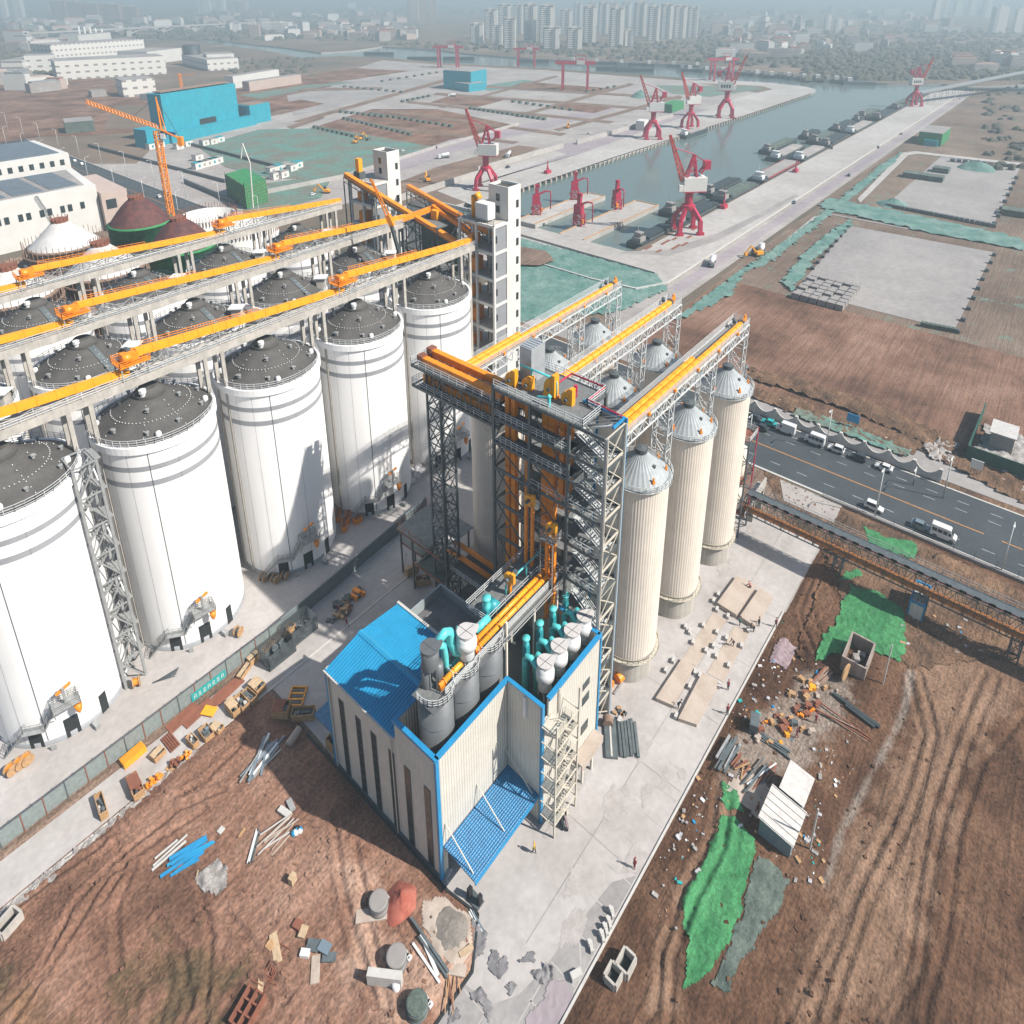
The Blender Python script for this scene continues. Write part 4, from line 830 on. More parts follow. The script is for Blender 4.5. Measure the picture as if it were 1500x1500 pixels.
cy_ = capped('cyclone', 'tall grey cyclone with rusty top plate on the nearest bin', 'cyclone', 45.9, 53.0, 33.0, 37.0, 1.25, M['binm'], legs=False)
b_ = MB(); b_.smooth = True; b_.lathe(45.9, 53.0, [(1.2, 33.6), (1.25, 36.9)], 28); b_.lathe(45.5, 53.4, [(.75, 29.9), (.75, 34)], 20); b_.lathe(46.5, 52.2, [(.25, 29.9), (.35, 31), (.75, 32), (.75, 34)], 20); b_.build('body', M['binm'], cy_)
b_ = MB()
for a_ in (0, 120, 240): p = pc(1.1, a_, 0, (46.2, 52.6)); b_.beam((p.x, p.y, 29.9), (p.x, p.y, 34), .1)
b_.build('leg', M['steel'], cy_)
d = thing('air_duct', 'bright teal bent duct joining the grey cyclone to the lone white collector', 'duct', (48.5, 53, 34))
def GZ(px, py, y): return gy(px, py, y)
b_ = MB(); b_.smooth = True
P_ = lambda *a: [GZ(*q) for q in a]
b_.tube(P_((641, 940, 53), (652, 926, 53), (658, 925, 53), (660, 940, 53), (668, 955, 52.4), (676, 955, 52)), .62, 12); b_.build('upper_duct', M['teal'], d)
b_ = MB(); b_.smooth = True; b_.tube(P_((643, 945, 53), (649, 946, 53), (652, 962, 53), (653, 980, 53), (657, 983, 53), (674, 966, 52.6)), .5, 12); b_.build('lower_duct', M['teal'], d)
b_ = MB(); b_.smooth = True; b_.tube(P_((668, 950, 53.5), (665, 928, 53.5), (670, 922, 53.5), (678, 924, 53)), .5, 12); b_.tube(P_((696, 925, 53.5), (715, 905, 53.5)), .6, 12); b_.tube(P_((697, 938, 53.5), (708, 928, 53.5), (711, 940, 54)), .5, 12); b_.split('side_duct', M['teal'], d)
f_ = thing('exhaust_fan', 'tall teal fan stack on the catwalk beside the lone white collector', 'fan', (62, 55, 30))
p = GZ(713, 900, 54.5); b_ = MB(); b_.rbox((p.x, p.y, 29.8), 1.1, 1.1, p.z - 29.8 + 1.4); b_.build('housing', M['tealb'], f_)
b_ = MB(); b_.smooth = True; b_.lathe(p.x, p.y, [(.5, p.z + 1.2), (.7, p.z + 1.9), (.4, p.z + 2.3), (.7, p.z + 3.1), (.7, p.z + 3.4)], 14); b_.build('cowl', M['teal'], f_)
b_ = MB(); b_.smooth = True; b_.tube([(p.x + .6, p.y, 30.6), (p.x + 2.0, p.y - .3, 30.6)], .6, 12); b_.tube([(p.x + 1.3, p.y - .8, 31), (p.x + 1.3, p.y + .8, 31)], 1.0, 14); b_.build('fan_drum', M['tealb'], f_)
d = thing('vent_pipe', 'thin teal pipe rising from the catwalk towards the tower', 'pipe', (64, 55, 30))
b_ = MB(); b_.smooth = True; b_.tube(P_((741, 885, 55), (741, 858, 55), (743, 854, 55), (796, 803, 54)), .16, 8); b_.tube(P_((771, 826, 54.5), (771, 850, 54.5)), .14, 8); b_.build('pipe', M['teal'], d)
# front escape stair beside the hall
t3 = thing('escape_stair', 'grey open steel escape stair on the sunny gable of the cream hall', 'stair tower', (58.8, 40.4, 0))
f = MB()
for x in (56.1, 61.6):
    f.beam((x, 39.0, 0), (x, 39.0, 23.3 if x < 58 else 25.4), .22)
for k, z in enumerate((2.6, 5.6, 8.7, 11.8, 14.9, 18.0, 21.0)): f.beam((56.1, 39, z), (61.6, 39, z), .16); f.beam((56.1, 39, z), (56.1, 41.6, z), .16); f.beam((61.6, 39, z), (61.6, 41.7, z), .16)
f.build('frame', M['rib'], t3)
s = MB(); l = MB()
for k, z in enumerate((2.6, 5.6, 8.7, 11.8, 14.9, 18.0, 21.0)):
    if k % 2 == 0: l.box(56.3, 58.0, 39.1, 41.6, z - .06, z + .04); s.rails([(56.3, 39.1, z), (58, 39.1, z)], 1.3, .06, 1); xa, xb = 58.0, 60.2
    else: l.box(60.2, 61.7, 39.1, 41.6, z - .06, z + .04); s.rails([(60.2, 39.1, z), (61.7, 39.1, z), (61.7, 41.5, z)], 1.3, .06, 1); xa, xb = 60.2, 58.0
    z0 = z - 3.05 if k else 0
    if k % 2 == 0: xa, xb = 60.2, 58.0
    else: xa, xb = 58.0, 60.2
    yy = 39.7
    for dy in (-.5, .5):
        s.beam((xa, yy + dy, z0), (xb, yy + dy, z), .08, .25)
        for q in (.7, 1.3): s.beam((xa, yy + dy, z0 + q), (xb, yy + dy, z + q), .06)
    for q in range(8): xx = xa + (xb - xa) * (q + .5) / 8; s.beam((xx, yy - .5, z0 + (z - z0) * (q + .5) / 8), (xx, yy + .5, z0 + (z - z0) * (q + .5) / 8), .28, .05)
s.build('stair', M['rib'], t3); l.split('landing', M['grate'], t3)
l = MB(); l.box(56.4, 58.6, 39.1, 41.7, 20.9, 21.05); l.rails([(56.4, 39.1, 21), (58.6, 39.1, 21)], 1.3, .07, .8); l.build('top_landing', M['rib'], t3)
# ================================================================ the steel workhouse tower
t = thing('elevator_tower', 'tall open dark-grey steel tower full of stairs, braces and orange elevators', 'tower', (77, 54, 0))
YC = [42.8, 49.3, 56.8, 64.3]; XC = [72.0, 77.0, 82.0]; ZF = [7, 14.5, 22.2, 31, 38, 44.8, 49.8, 54.5, 59.9]
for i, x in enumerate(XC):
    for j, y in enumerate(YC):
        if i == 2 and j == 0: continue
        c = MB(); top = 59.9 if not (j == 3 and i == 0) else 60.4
        c.box(x - .22, x + .22, y - .22, y + .22, 0, top); c.build('column', M['steell'] if (j == 0) else M['steel'], t)  # end-face columns paler: sunlight on that side put into the colour
c = MB()
for z in ZF:
    for x in XC: c.beam((x, 42.8 if x < 80 else 49.3, z - .3), (x, 64.3, z - .3), .22, .55)
    for y in YC: c.beam((72, y, z - .3), (77 if y < 45 else 82, y, z - .3), .22, .5)
c.build('floor_beam', M['steel'], t)
c = MB()
for z in ZF[:-1]:
    c.box(76, 81.9, 49.4, 56.6, z - .1, z); c.box(77.2, 81.9, 57, 64.2, z - .1, z); c.box(72.2, 76, 49.4, 50.6, z - .1, z)
for z in (49.8, 54.5): c.box(72.2, 75.0, 56.9, 64.2, z - .1, z); c.box(72.2, 74.6, 49.4, 56.7, z - .1, z)
for z in (38, 44.8, 31): c.box(73, 77, 46.5, 49.2, z - .1, z)
c.box(72.1, 77, 47.0, 49.4, 59.8, 59.95); c.box(72.1, 82, 49.42, 64.2, 59.8, 59.95); c.split('floor_grating', M['grate'], t)
c = MB()
for z in (49.8, 54.5):
    c.rails([(72, 49.5, z), (72, 56.6, z)], 1.4, .08, 1.2); c.rails([(72, 57, z), (72, 64.1, z)], 1.4, .08, 1.2)
for z in (22.2, 31, 38, 44.8): c.rails([(72, 43, z), (72, 56.6, z)], 1.3, .07, 1.8, 2); c.rails([(76.2, 57, z), (76.2, 64, z)], 1.3, .07, 1.8, 2)
c.rails([(72, 47, 59.95), (72, 64.3, 59.95)], 1.4, .08, 1.6); c.rails([(72, 47, 59.95), (77, 47, 59.95), (77, 49.4, 59.95), (82, 49.4, 59.95), (82, 64, 59.95)], 1.4, .08, 1.6); c.build('guard_rail', M['rail'], t)
c = MB()
for a, b in zip(ZF[2:], ZF[3:-1] + [59.9]):
    for (ya, yb) in ((49.3, 56.8), (56.8, 64.3)):
        if a in (49.8, 54.5): continue
        c.beam((72, ya, a), (72, yb, b), .18); 
        if a != 44.8: c.beam((72, yb, a), (72, (ya + yb) / 2, (a + b) / 2), .18)
c.beam((72, 56.8, 59.6), (72, 49.3, 50), .18); c.beam((72, 49.3, 57.5), (72, 56.8, 52.5), .16)
for a, b in zip(ZF, ZF[1:]): c.beam((82, 49.3, a), (82, 56.8, b), .18); c.beam((82, 56.8, a), (82, 49.3, b), .18); c.beam((77, 56.8, a), (82, 56.8, b), .18); c.beam((77, 64.3, b), (72, 64.3, a), .16); c.beam((77, 64.3, a), (72, 64.3, b), .16)
c.build('brace', M['steel'], t)
c = MB(); z = 1.0
while z < 59:
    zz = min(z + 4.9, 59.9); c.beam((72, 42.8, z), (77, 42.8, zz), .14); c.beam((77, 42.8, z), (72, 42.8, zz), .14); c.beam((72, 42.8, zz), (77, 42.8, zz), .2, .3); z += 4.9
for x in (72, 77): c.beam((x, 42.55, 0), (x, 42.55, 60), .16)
c.build('end_lattice', M['rib'], t)  # pale colour carries the sunlight on this end face
c = MB(); c.mi = 0; c.box(77.3, 77.42, 43.2, 47.6, 0, 60)
c.mi = 1; c.box(77.2, 77.5, 42.6, 43.2, 0, 60.6); c.box(77.2, 77.5, 47.6, 48.0, 0, 60.2); c.box(77.2, 77.5, 43.2, 50.5, 60.2, 60.6); c.box(74.2, 77.2, 43.0, 43.3, 60.2, 60.6)
c.build('lift_shaft_cladding', [M['cream'], M['blue']], t)
s = MB()
for k, (a, b) in enumerate(zip([0] + ZF, ZF)):
    x0, x1 = (73.2, 76.6); hs = (a + b) / 2; y = 45.0
    for (z0, z1, yy, ya, yb) in ((a, hs, 44.6, 43.4, 48.6), (hs, b, 46.0, 48.6, 43.4)):
        xx = 74.3 if z0 == a else 76
        for dx in (-.5, .5):
            s.beam((xx + dx, ya, z0), (xx + dx, yb, z1), .08, .25)
            for q in (.7, 1.3): s.beam((xx + dx, ya, z0 + q), (xx + dx, yb, z1 + q), .06)
        for q in range(12): f_ = (q + .5) / 12; s.beam((xx - .5, ya + (yb - ya) * f_, z0 + (z1 - z0) * f_), (xx + .5, ya + (yb - ya) * f_, z0 + (z1 - z0) * f_), .28, .05)
    s.box(73.6, 76.7, 48.5, 49.2, hs - .1, hs); s.rails([(73.6, 49.2, hs), (76.7, 49.2, hs)], 1.2, .06, 1)
    s.beam((73.4, 43.2, a), (73.4, 48.8, hs), .1)
s.build('stair', M['rail'], t)
c = MB(); c.tube([(77, 56, 60.9), (82, 56, 60.9), (82, 49.6, 60.9), (77.4, 49.6, 60.9), (76.9, 43.4, 60.9)], .16, 6); c.tube([(78, 52.4, 60), (78, 52.4, 62)], .3, 8); c.build('red_pipe', M['red'], t)
def elevator(x, y, z0, z1, label, w_=.85, head=2.6, two=True):
    t_ = thing('bucket_elevator', label, 'elevator', (x, y, z0), group='orange bucket elevators in the steel tower')
    for dy in ((-.55, .75) if two else (0,)):
        b_ = MB(); b_.box(x - w_ / 2, x + w_ / 2, y + dy - w_ / 2, y + dy + w_ / 2, z0, z1); n = int((z1 - z0) / 3)
        for k in range(n): b_.box(x - w_ / 2 - .08, x + w_ / 2 + .08, y + dy - w_ / 2 - .08, y + dy + w_ / 2 + .08, z0 + k * 3, z0 + k * 3 + .12)
        b_.build('leg_casing', M['orange'], t_)
    b_ = MB(); b_.smooth = False; cz = z1 + head * .35
    pts = [(math.cos(R(a_)) * 1.05, math.sin(R(a_)) * head * .5) for a_ in range(-40, 100, 20)] + [(-.35, head * .5), (-.35, -head * .75), (.5, -head * .75)]
    v = [(x - w_ * .6, y + p[0], cz + p[1]) for p in pts] + [(x + w_ * .6, y + p[0], cz + p[1]) for p in pts]; n = len(pts)
    b_.add(v, [tuple(range(n))[::-1], tuple(range(n, 2 * n))] + [(i, (i + 1) % n, n + (i + 1) % n, n + i) for i in range(n)])
    b_.box(x - w_ * .5, x + w_ * .5, y - .95, y - .36, z1 - .3, z1 + head * 1.05); b_.build('head', M['yellow'], t_)
    b_ = MB(); b_.tube([(x - 1.0, y, cz), (x + 1.0, y, cz)], .3, 8); b_.rbox((x + 1.3, y, cz - .3), .7, .6, .6); b_.build('drive', M['steel'], t_)
elevator(74.3, 62.3, 14, 60.2, 'leftmost orange bucket elevator in the steel tower'); elevator(75.2, 59.6, 14, 60.0, 'second orange bucket elevator from the left in the steel tower', .8, 2.3, False)
elevator(75.6, 55.3, 22, 60.4, 'broadest orange bucket elevator with the tallest head on the tower deck', 1.2, 3.6); elevator(75.8, 52.2, 40, 59.9, 'rightmost orange bucket elevator head on the tower deck', .9, 2.8)
elevator(64.5, 54.6, 30, 32.5, 'low orange elevator standing over the catwalk end', .5, 1.5, False); elevator(70.3, 50.9, 22, 40.2, 'slim orange elevator on a small raised platform before the tower', .55, 1.6)
elevator(71.0, 55.8, 30, 42.5, 'shaded orange elevator behind the catwalk', .45, 1.6)
b_ = MB(); b_.box(69.2, 71.6, 49.8, 52.4, 38.6, 38.75); b_.rails([(69.2, 49.8, 38.75), (71.6, 49.8, 38.75), (71.6, 52.4, 38.75), (69.2, 52.4, 38.75)], 1.3, .07, 1, 3, True)
for x, y in ((69.3, 49.9), (69.3, 52.3)): b_.beam((x, y, 30), (x, y, 38.7), .12)
tag(b_.build('service_platform', M['steell'], None, (70, 51, 38)), 'small square railed platform round the slim orange elevator', 'platform')
b_ = MB(); b_.rbox((78.2, 61.2, 59.95), 3.6, 2.4, 6.2); 
for k in range(5): b_.rbox((76.8 + k * .7, 61.2, 66.15), .3, 2.2, .12)
tag(b_.build('filter_cabinet', mat('zinc_cabinet', (.52, .55, .58), .45, metal=.3, var=.1), None, (78, 61, 60)), 'tall plain zinc filter cabinet on the deck of the steel tower', 'cabinet')
b_ = MB(); b_.smooth = True; b_.tube([(75.5, 61.6, 63.4), (75.6, 54.7, 63.4), (75.6, 54.4, 63.0), (75.6, 54.4, 60)], .18, 8); b_.tube([(75.5, 59.2, 63.4), (75.5, 59.2, 61)], .15, 8)
tag(b_.build('vent_pipe', M['teal'], None, (75.6, 57, 60)), 'light blue pipe bridging the orange elevator heads on the tower deck', 'pipe')
b_ = MB(); b_.rbox((73.2, 54.0, 60), .4, .4, 1.4); b_.tube([(73.2, 54, 61.6), (73.2, 56.2, 60.8)], .2, 8); b_.smooth = True; b_.lathe(73.2, 54, [(.1, 61.4), (.45, 61.7), (.1, 62.1)], 10)
tag(b_.build('blower', M['teal'], None, (73.2, 54, 60)), 'small teal blower with a round valve at the edge of the tower deck', 'blower')
# ---- left lattice mast and the double-deck bridge
t = thing('conveyor_bridge', 'dark double-deck truss bridge on a slim braced mast, orange conveyors on top', 'bridge', (76, 78, 0))
f = MB(); f.lattice(74.7, 78.3, 79.8, 83.2, 0, 51, .34, 3.9, .17); f.lattice(74.7, 78.3, 79.8, 83.2, 51, 55.5, .34, 4.5, .17); f.build('mast', M['steel'], t)
for z, n_ in ((55.5, 0), (51.3, 1)):
    d = MB(); d.box(73.6, 78.6, 64.4, 84.6, z - .12, z); d.box(73.4, 73.6, 64.4, 85.8, z - .5, z + .05); d.box(78.6, 78.8, 64.4, 85.8, z - .5, z + .05)
    for y in (84.6, 85.7): d.beam((73.4, y, z - .2), (78.8, y, z - .2), .2, .35)
    d.build('deck', M['steel'], t)
    d = MB(); d.rails([(73.5, 64.4, z), (73.5, 85.8, z), (78.7, 85.8, z), (78.7, 64.4, z)], 1.4, .08, 1.9); d.build('guard_rail', M['rail'], t)
d = MB(); d.truss((73.5, 64.3, 51.2), (73.5, 79.8, 51.2), 4.1, .26, 2.2, wd=.18); d.truss((78.6, 64.3, 51.2), (78.6, 79.8, 51.2), 4.1, .26, 2.2, wd=.18); d.build('truss', M['steel'], t)
for x, z, l_ in ((74.9, 56.4, 'near'), (77.3, 56.9, 'far')):
    for_ = thing('drag_conveyor', '%s orange conveyor on the top deck of the dark truss bridge' % l_, 'conveyor', (x, 84, 55.5)); b_ = MB(); b_.box(x - .55, x + .55, 64.6, 83.6, z - .6, z + .7)
    for k in range(10): b_.box(x - .62, x + .62, 64.8 + k * 2, 64.95 + k * 2, z - .65, z + .78)
    b_.build('casing', M['orange'], for_); b_ = MB(); b_.rbox((x, 84.2, z - .7), 1.5, 1.3, 1.7); b_.tube([(x - .9, 84.2, z + .3), (x + .9, 84.2, z + .3)], .5, 10); b_.build('drive_head', M['rust'], for_)
for_ = thing('drag_conveyor', 'shaded orange conveyor inside the lower deck of the dark truss bridge', 'conveyor', (76, 82, 51.3)); b_ = MB(); b_.box(75.2, 76.4, 65, 82.5, 51.5, 52.8); b_.build('casing', M['orange'], for_)
b_ = MB(); b_.box(75.0, 77.6, 82.5, 84.4, 51.5, 53.2); b_.build('drive_head', M['orange'], for_)
# ---- low platforms left of the mast
t = thing('work_platform', 'low unfinished steel platform with rusty edges left of the braced mast', 'platform', (77, 88, 0))
d = MB(); d.box(73.4, 83.8, 84, 93.2, 13.7, 13.85); d.box(79, 83.8, 81, 84, 13.7, 13.85); d.box(75.5, 80.5, 88, 95, 7.9, 8.05); d.box(73.4, 80, 80, 88, 7.2, 7.35); d.split('deck', M['sheet'], t)
d = MB()
for a, b in (((73.4, 80.5), (73.4, 93.2)), ((73.4, 93.2), (83.8, 93.2)), ((83.8, 93.2), (83.8, 81))): d.beam((*a, 13.6), (*b, 13.6), .16, .4)
for a, b in (((75.5, 88), (75.5, 95)), ((75.5, 95), (80.5, 95)), ((75.5, 88), (80.5, 88)), ((73.4, 80), (73.4, 88))): d.beam((*a, 7.8), (*b, 7.8), .16, .4)
d.build('edge_beam', M['rust'], t)
d = MB()
for x, y, z in ((73.8, 88.9, 13.6), (75.2, 94.2, 13.6), (83.4, 92.8, 13.6), (79, 94.4, 8), (78.6, 85, 13.6), (83.4, 82, 13.6), (74, 81, 7.5)): d.box(x - .15, x + .15, y - .15, y + .15, 0, z)
d.beam((75.2, 94.2, .2), (74.4, 91.5, 7.6), .06); d.beam((73.8, 88.9, .2), (74, 84, 7.2), .06); d.build('post', M['steel'], t)
d = MB(); d.rails([(73.5, 84, 13.85), (73.5, 93.1, 13.85), (83.7, 93.1, 13.85)], 1.3, .06, 1.8, 2); d.build('guard_rail', M['rust'], t)
for k, (x, z) in enumerate(((78.6, 10.6), (80.4, 11.4))):
    b_ = MB(); b_.smooth = True; b_.tube([(x, 83.8 - k * .8, z), (x, 71, z)], .55, 14); o = b_.build('transfer_pipe', M['orange'], None, (x, 77, z))
    tag(o, '%s large orange pipe lying on the low deck at the tower foot' % ('near', 'far')[k], 'pipe')
t = thing('service_deck', 'low dark railed deck carrying two orange pipes at the tower foot', 'platform', (78, 77, 0))
d = MB(); d.box(75.5, 82, 64.6, 79.6, 9.6, 9.8); d.box(74, 82, 58, 78, 4.5, 4.7); d.build('deck', M['steel'], t)
d = MB(); d.rails([(75.5, 64.6, 9.8), (75.5, 79.6, 9.8)], 1.3, .07, 1.8, 3); d.rails([(74, 58, 4.7), (74, 78, 4.7)], 1.3, .07, 1.8, 3); d.rails([(81.8, 64.6, 9.8), (81.8, 79.6, 9.8)], 1.3, .07, 1.8, 3); d.build('guard_rail', M['rail'], t)
d = MB()
for y in (65, 69, 73, 77): d.box(75.5, 75.8, y, y + .3, 0, 9.6); d.beam((75.6, y, .5), (75.6, y + 4, 9.5), .12)
d.build('post', M['steel'], t)
# ================================================================ galleries over the cream silos
for j, (yc, l_) in enumerate(((46.5, 'right-hand'), (61.9, 'centre'), (77.4, 'left-hand'))):
    t = thing('gallery_bridge', '%s pale truss gallery over the cream silos' % l_, 'bridge', (105, yc, 0), group='truss galleries over the cream silos'); hw = 1.7; x0, x1 = 79.0, 130.5
    d = MB(); d.box(x0, x1, yc - hw, yc + hw, 54.5, 54.56); d.build('deck', M['grateo'], t)
    d = MB(); d.truss((x0, yc - hw, 52.4), (x1, yc - hw, 52.4), 2.1, .22, 1.9, wd=.15); d.truss((x0, yc + hw, 52.4), (x1, yc + hw, 52.4), 2.1, .22, 1.9, wd=.15)
    k = 0
    while x0 + k * 3.8 < x1: xx = x0 + k * 3.8; d.beam((xx, yc - hw, 52.4), (xx, yc + hw, 52.4), .15); k += 1
    d.build('truss', M['rail'], t)
    d = MB(); d.rails([(x0, yc - hw, 54.6), (x1, yc - hw, 54.6), (x1, yc + hw, 54.6), (x0, yc + hw, 54.6)], 1.4, .07, 2.0, 4); d.build('guard_rail', M['rail'], t)
    for xs in (97.0, 114.6, 130.0):
        s_ = MB(); s_.lattice(xs - .9, xs + .9, yc - 1.5, yc + 1.5, 0 if xs > 129 else 36, 52.4, .2, 3.2, .12, cross=False); 
        if xs < 129: s_.lattice(xs - .9, xs + .9, yc - 1.5, yc + 1.5, 0, 36, .2, 6, .12, cross=False)
        s_.build('support_mast', M['rail'], t)
    for q, dy in enumerate((-.75, .45) if j == 0 else ((-.6, .5) if j == 2 else (0,))):
        xe = 127.5 if q == 0 or j != 0 else 108
        yy = yc + dy - .2; c_ = thing('enclosed_conveyor', '%s orange conveyor on the %s gallery of the cream silos' % (('near long' if q == 0 else 'far short') if j != 1 else 'single', l_), 'conveyor', (x0, yy, 54.6)); a = Vector((x0 - (1.5 if j == 0 else 3), yy, 55.5)); b = Vector((xe if j == 0 or q == 0 else 95, yy, 55.5))
        b_ = MB(); r_ = .62 if j == 1 else .5; sec = [(-r_, -.55), (r_, -.55), (r_, .25), (r_ * .6, .55), (-r_ * .6, .55), (-r_, .25)]; n = len(sec)
        b_.add([(p.x, p.y + s2[0], p.z + s2[1]) for p in (a, b) for s2 in sec], [(i, i + n, (i + 1) % n + n, (i + 1) % n) for i in range(n)] + [tuple(range(n)), tuple(range(n, 2 * n))[::-1]]); b_.build('casing', M['yellow'], c_)
        b_ = MB(); xx = a.x + 1.2
        while xx < b.x: b_.add([(xx + e_, yy + s2[0] * 1.1, 55.5 + s2[1] * 1.1) for e_ in (0, .12) for s2 in sec], [(i, i + n, (i + 1) % n + n, (i + 1) % n) for i in range(n)] + [tuple(range(n)), tuple(range(n, 2 * n))[::-1]]); xx += 2.4
        b_.build('flange', M['orange'], c_)
        if b.x > 110:
            b_ = MB(); b_.rbox((b.x + .3, yy, 54.9), .7, 1.3, 1.3); b_.tube([(b.x - 1.0, yy + 1.0, 56), (b.x + .2, yy + 1.6, 56)], .4, 10); b_.build('drive', M['steel'], c_)
            b_ = MB(); b_.tube([(b.x + 1.1, yy - .4, 55.9), (b.x + 1.1, yy - .2, 55.9)], .95, 14); b_.rbox((b.x + 1.1, yy - .3, 56), .5, .3, 1.3, 0); b_.build('belt_guard', M['orange'], c_)
            for xg in (88, 97, 106, 115, 124):
                b_ = MB(); b_.rbox((xg, yy - .9, 54.7), .5, .5, .6); b_.build('gate_drive', M['orange'], c_)
# ================================================================ right-hand steel tower and long truss conveyor
t = thing('intake_tower', 'small rusty steel tower beyond the farthest cream silo, start of the long truss conveyor', 'tower', (135, 44, 0))
f = MB(); f.lattice(131.5, 136.5, 42, 46, 0, 26, .3, 5.2, .16, cross=False); f.build('frame', M['steel'], t)
f = MB(); f.box(131.5, 136.5, 42, 46, 25.9, 26.05); f.box(131.5, 136.5, 42, 46, 14.5, 14.6); f.box(131.5, 136.5, 41, 46, 6.2, 6.4); f.build('floor', M['rust'], t)
f = MB(); f.rails([(131.5, 42, 26), (136.5, 42, 26), (136.5, 46, 26), (131.5, 46, 26)], 1.4, .08, 1.5, 3, True); f.rails([(131.5, 41, 6.4), (136.5, 41, 6.4)], 1.3, .08, 1.5, 3); f.build('guard_rail', M['rail'], t)
f = MB(); f.smooth = True; f.lathe(132.9, 43.6, [(.8, 16), (.8, 23.5)], 14); f.lathe(132.9, 43.6, [(.8, 7), (.8, 14)], 14); f.build('dust_filter', M['cream'], t)
f = MB(); f.box(131.9, 132.5, 44.6, 45.2, 2, 29); f.smooth = True; f.tube([(132, 44.9, 28.6), (132.4, 44.9, 28.6)], 1.1, 12); f.build('elevator_leg', M['orange'], t)
f = MB(); f.tube([(136.3, 42, 6), (136.3, 42, 27.5)], .15, 6); f.build('red_mast', M['red'], t)
f = MB(); f.box(138, 144.5, 41, 43, 6.8, 7.3); f.box(138, 144.5, 41, 41.3, 7.3, 9.3)
for x in (138.4, 144): f.box(x, x + .5, 41.2, 42.8, 0, 6.8)
tag(f.build('concrete_portal', M['conc'], None, (141, 42, 0)), 'pale concrete portal frame beside the small rusty tower', 'portal')
t = thing('truss_conveyor', 'long low truss conveyor with rusty belt running off to the right edge', 'conveyor', (134.4, 15, 0))
f = MB(); A_, B_ = (133.1, 42, 6.4), (133.1, -75, 6.4)
for x in (133.1, 135.7): f.truss((x, 42, 6.2), (x, -75, 6.2), 4.6, .2, 1.75, wd=.09)
k = 0
while 42 - k * 3.1 > -75: yy = 42 - k * 3.1; f.beam((133.1, yy, 6.2), (135.7, yy, 6.2), .12); f.beam((133.1, yy, 10.8), (135.7, yy, 10.8), .12); k += 1
f.build('truss', M['steel'], t)
f = MB(); f.box(133.3, 135.5, -75, 42, 6.75, 6.9); f.box(133.2, 133.9, -75, 42, 6.95, 7.5); f.build('belt_trough', M['rust'] if 0 else mat('rusty_orange_belt', (.42, .15, .04), .7, scale=.6, col2=(.56, .22, .05)), t)
f = MB(); f.box(133.5, 136.1, -75, 42, 10.9, 11.0); f.build('walkway', M['steel'], t)
f = MB(); f.tube([(133.4, 42, 11.15), (133.4, -75, 11.15)], .13, 6)
for k in range(48): f.rbox((133.4, 40 - k * 2.4, 11.1), .5, 1.1, .25); f.build('red_pipe', M['redd'], t)
f = MB(); f.rails([(136.1, 42, 11), (136.1, -75, 11)], 1.3, .08, 3, 2); f.build('guard_rail', M['steell'], t)
for y in (21, 5, -10.5, -27, -45):
    f = MB(); f.lattice(133.2, 135.6, y - .8, y + .8, 0, 6.5, .26, 3.3, .1); f.build('support', M['steel'], t)
# ================================================================ beyond the silos: lift towers, unfinished silos, works, port, town
FH = Vector((math.cos(HEAD), math.sin(HEAD), 0))
def gv(px, py, ref):
    """point seen at a pixel on the upright plane facing the camera through ref"""
    r = ray(px, py); t = Vector(ref).dot(FH) / r.dot(FH); return Vector((r.x * t, r.y * t, H + r.z * t))
def lift_tower(x, y, label, gear):
    t = thing('lift_tower', label, 'tower', (x, y, 0)); wh = M['facw']
    c = MB()
    for yy in (y, y + 6.3, y + 12.6):
        for xx in (x, x + 5.3): c.box(xx, xx + .6, yy, yy + .6, 0, 61.5)
    for k in range(1, 9):
        z = 61.5 * k / 8 - .8
        c.box(x + .003, x + 5.9, y + .003, y + .597, z, z + .8); c.box(x + .003, x + .6, y + .6, y + 13.2, z, z + .8); c.box(x + .6, x + 5.9, y + 12.6, y + 13.197, z, z + .8)
    c.build('frame', wh, t)
    c = MB()
    for k in range(1, 9): z = 61.5 * k / 8 - .35; c.box(x + .6, x + 11, y + .6, y + 12.6, z, z + .3)
    c.split('floor_slab', M['conc'], t)
    for k in range(8):
        z = 61.5 * k / 8; f = MB(); f.box(x + .62, x + 5.28, y + .25, y + .45, z, z + 6.88); f.mi = 1; f.box(x + .8, x + 1.6, y + .22, y + .249, z + 2.5, z + 4.6); f.build('infill_panel', [mat('grey_infill', (.30, .31, .33), .8, var=.05), M['glass']], t)
    c = MB(); c.box(x + 5.9, x + 11.2, y - .02, y + 7, 0, 70); c.mi = 1; c.box(x + 6.2, x + 10.9, y + .3, y + 6.7, 70, 70.05); c.mi = 0
    for a in ((x + 5.9, x + 11.2, y - .02, y + .3), (x + 5.9, x + 11.2, y + 6.7, y + 7), (x + 5.9, x + 6.2, y + .3, y + 6.7), (x + 10.9, x + 11.2, y + .3, y + 6.7)): c.box(*a, 70, 70.9)
    c.build('stair_shaft', [wh, M['roof']], t)
    for k in range(12):
        z = 4 + k * 5.5; f = MB(); f.box(x + 9.2, x + 10.3, y - .06, y - .02, z, z + 2.2); f.build('window', M['glass'], t)
    for z in (63.2, 66.6): f = MB(); f.box(x + 5.84, x + 5.9, y + 3, y + 4.3, z, z + 2); f.build('window', M['glass'], t)
    if gear:
        for k in range(3, 8):
            z = 61.5 * k / 8; f = MB(); f.box(x + 1.2, x + 4.5, y + 8 + (k % 2), y + 10.6, z, z + 4 - (k % 2)); f.build('machine', M['orange'], t)
        f = MB(); f.rails([(x, y, 61.5), (x, y + 13, 61.5), (x + 5.9, y + 13, 61.5)], 1.4, .08, 2, 3); f.build('guard_rail', M['steel'], t)
    return t
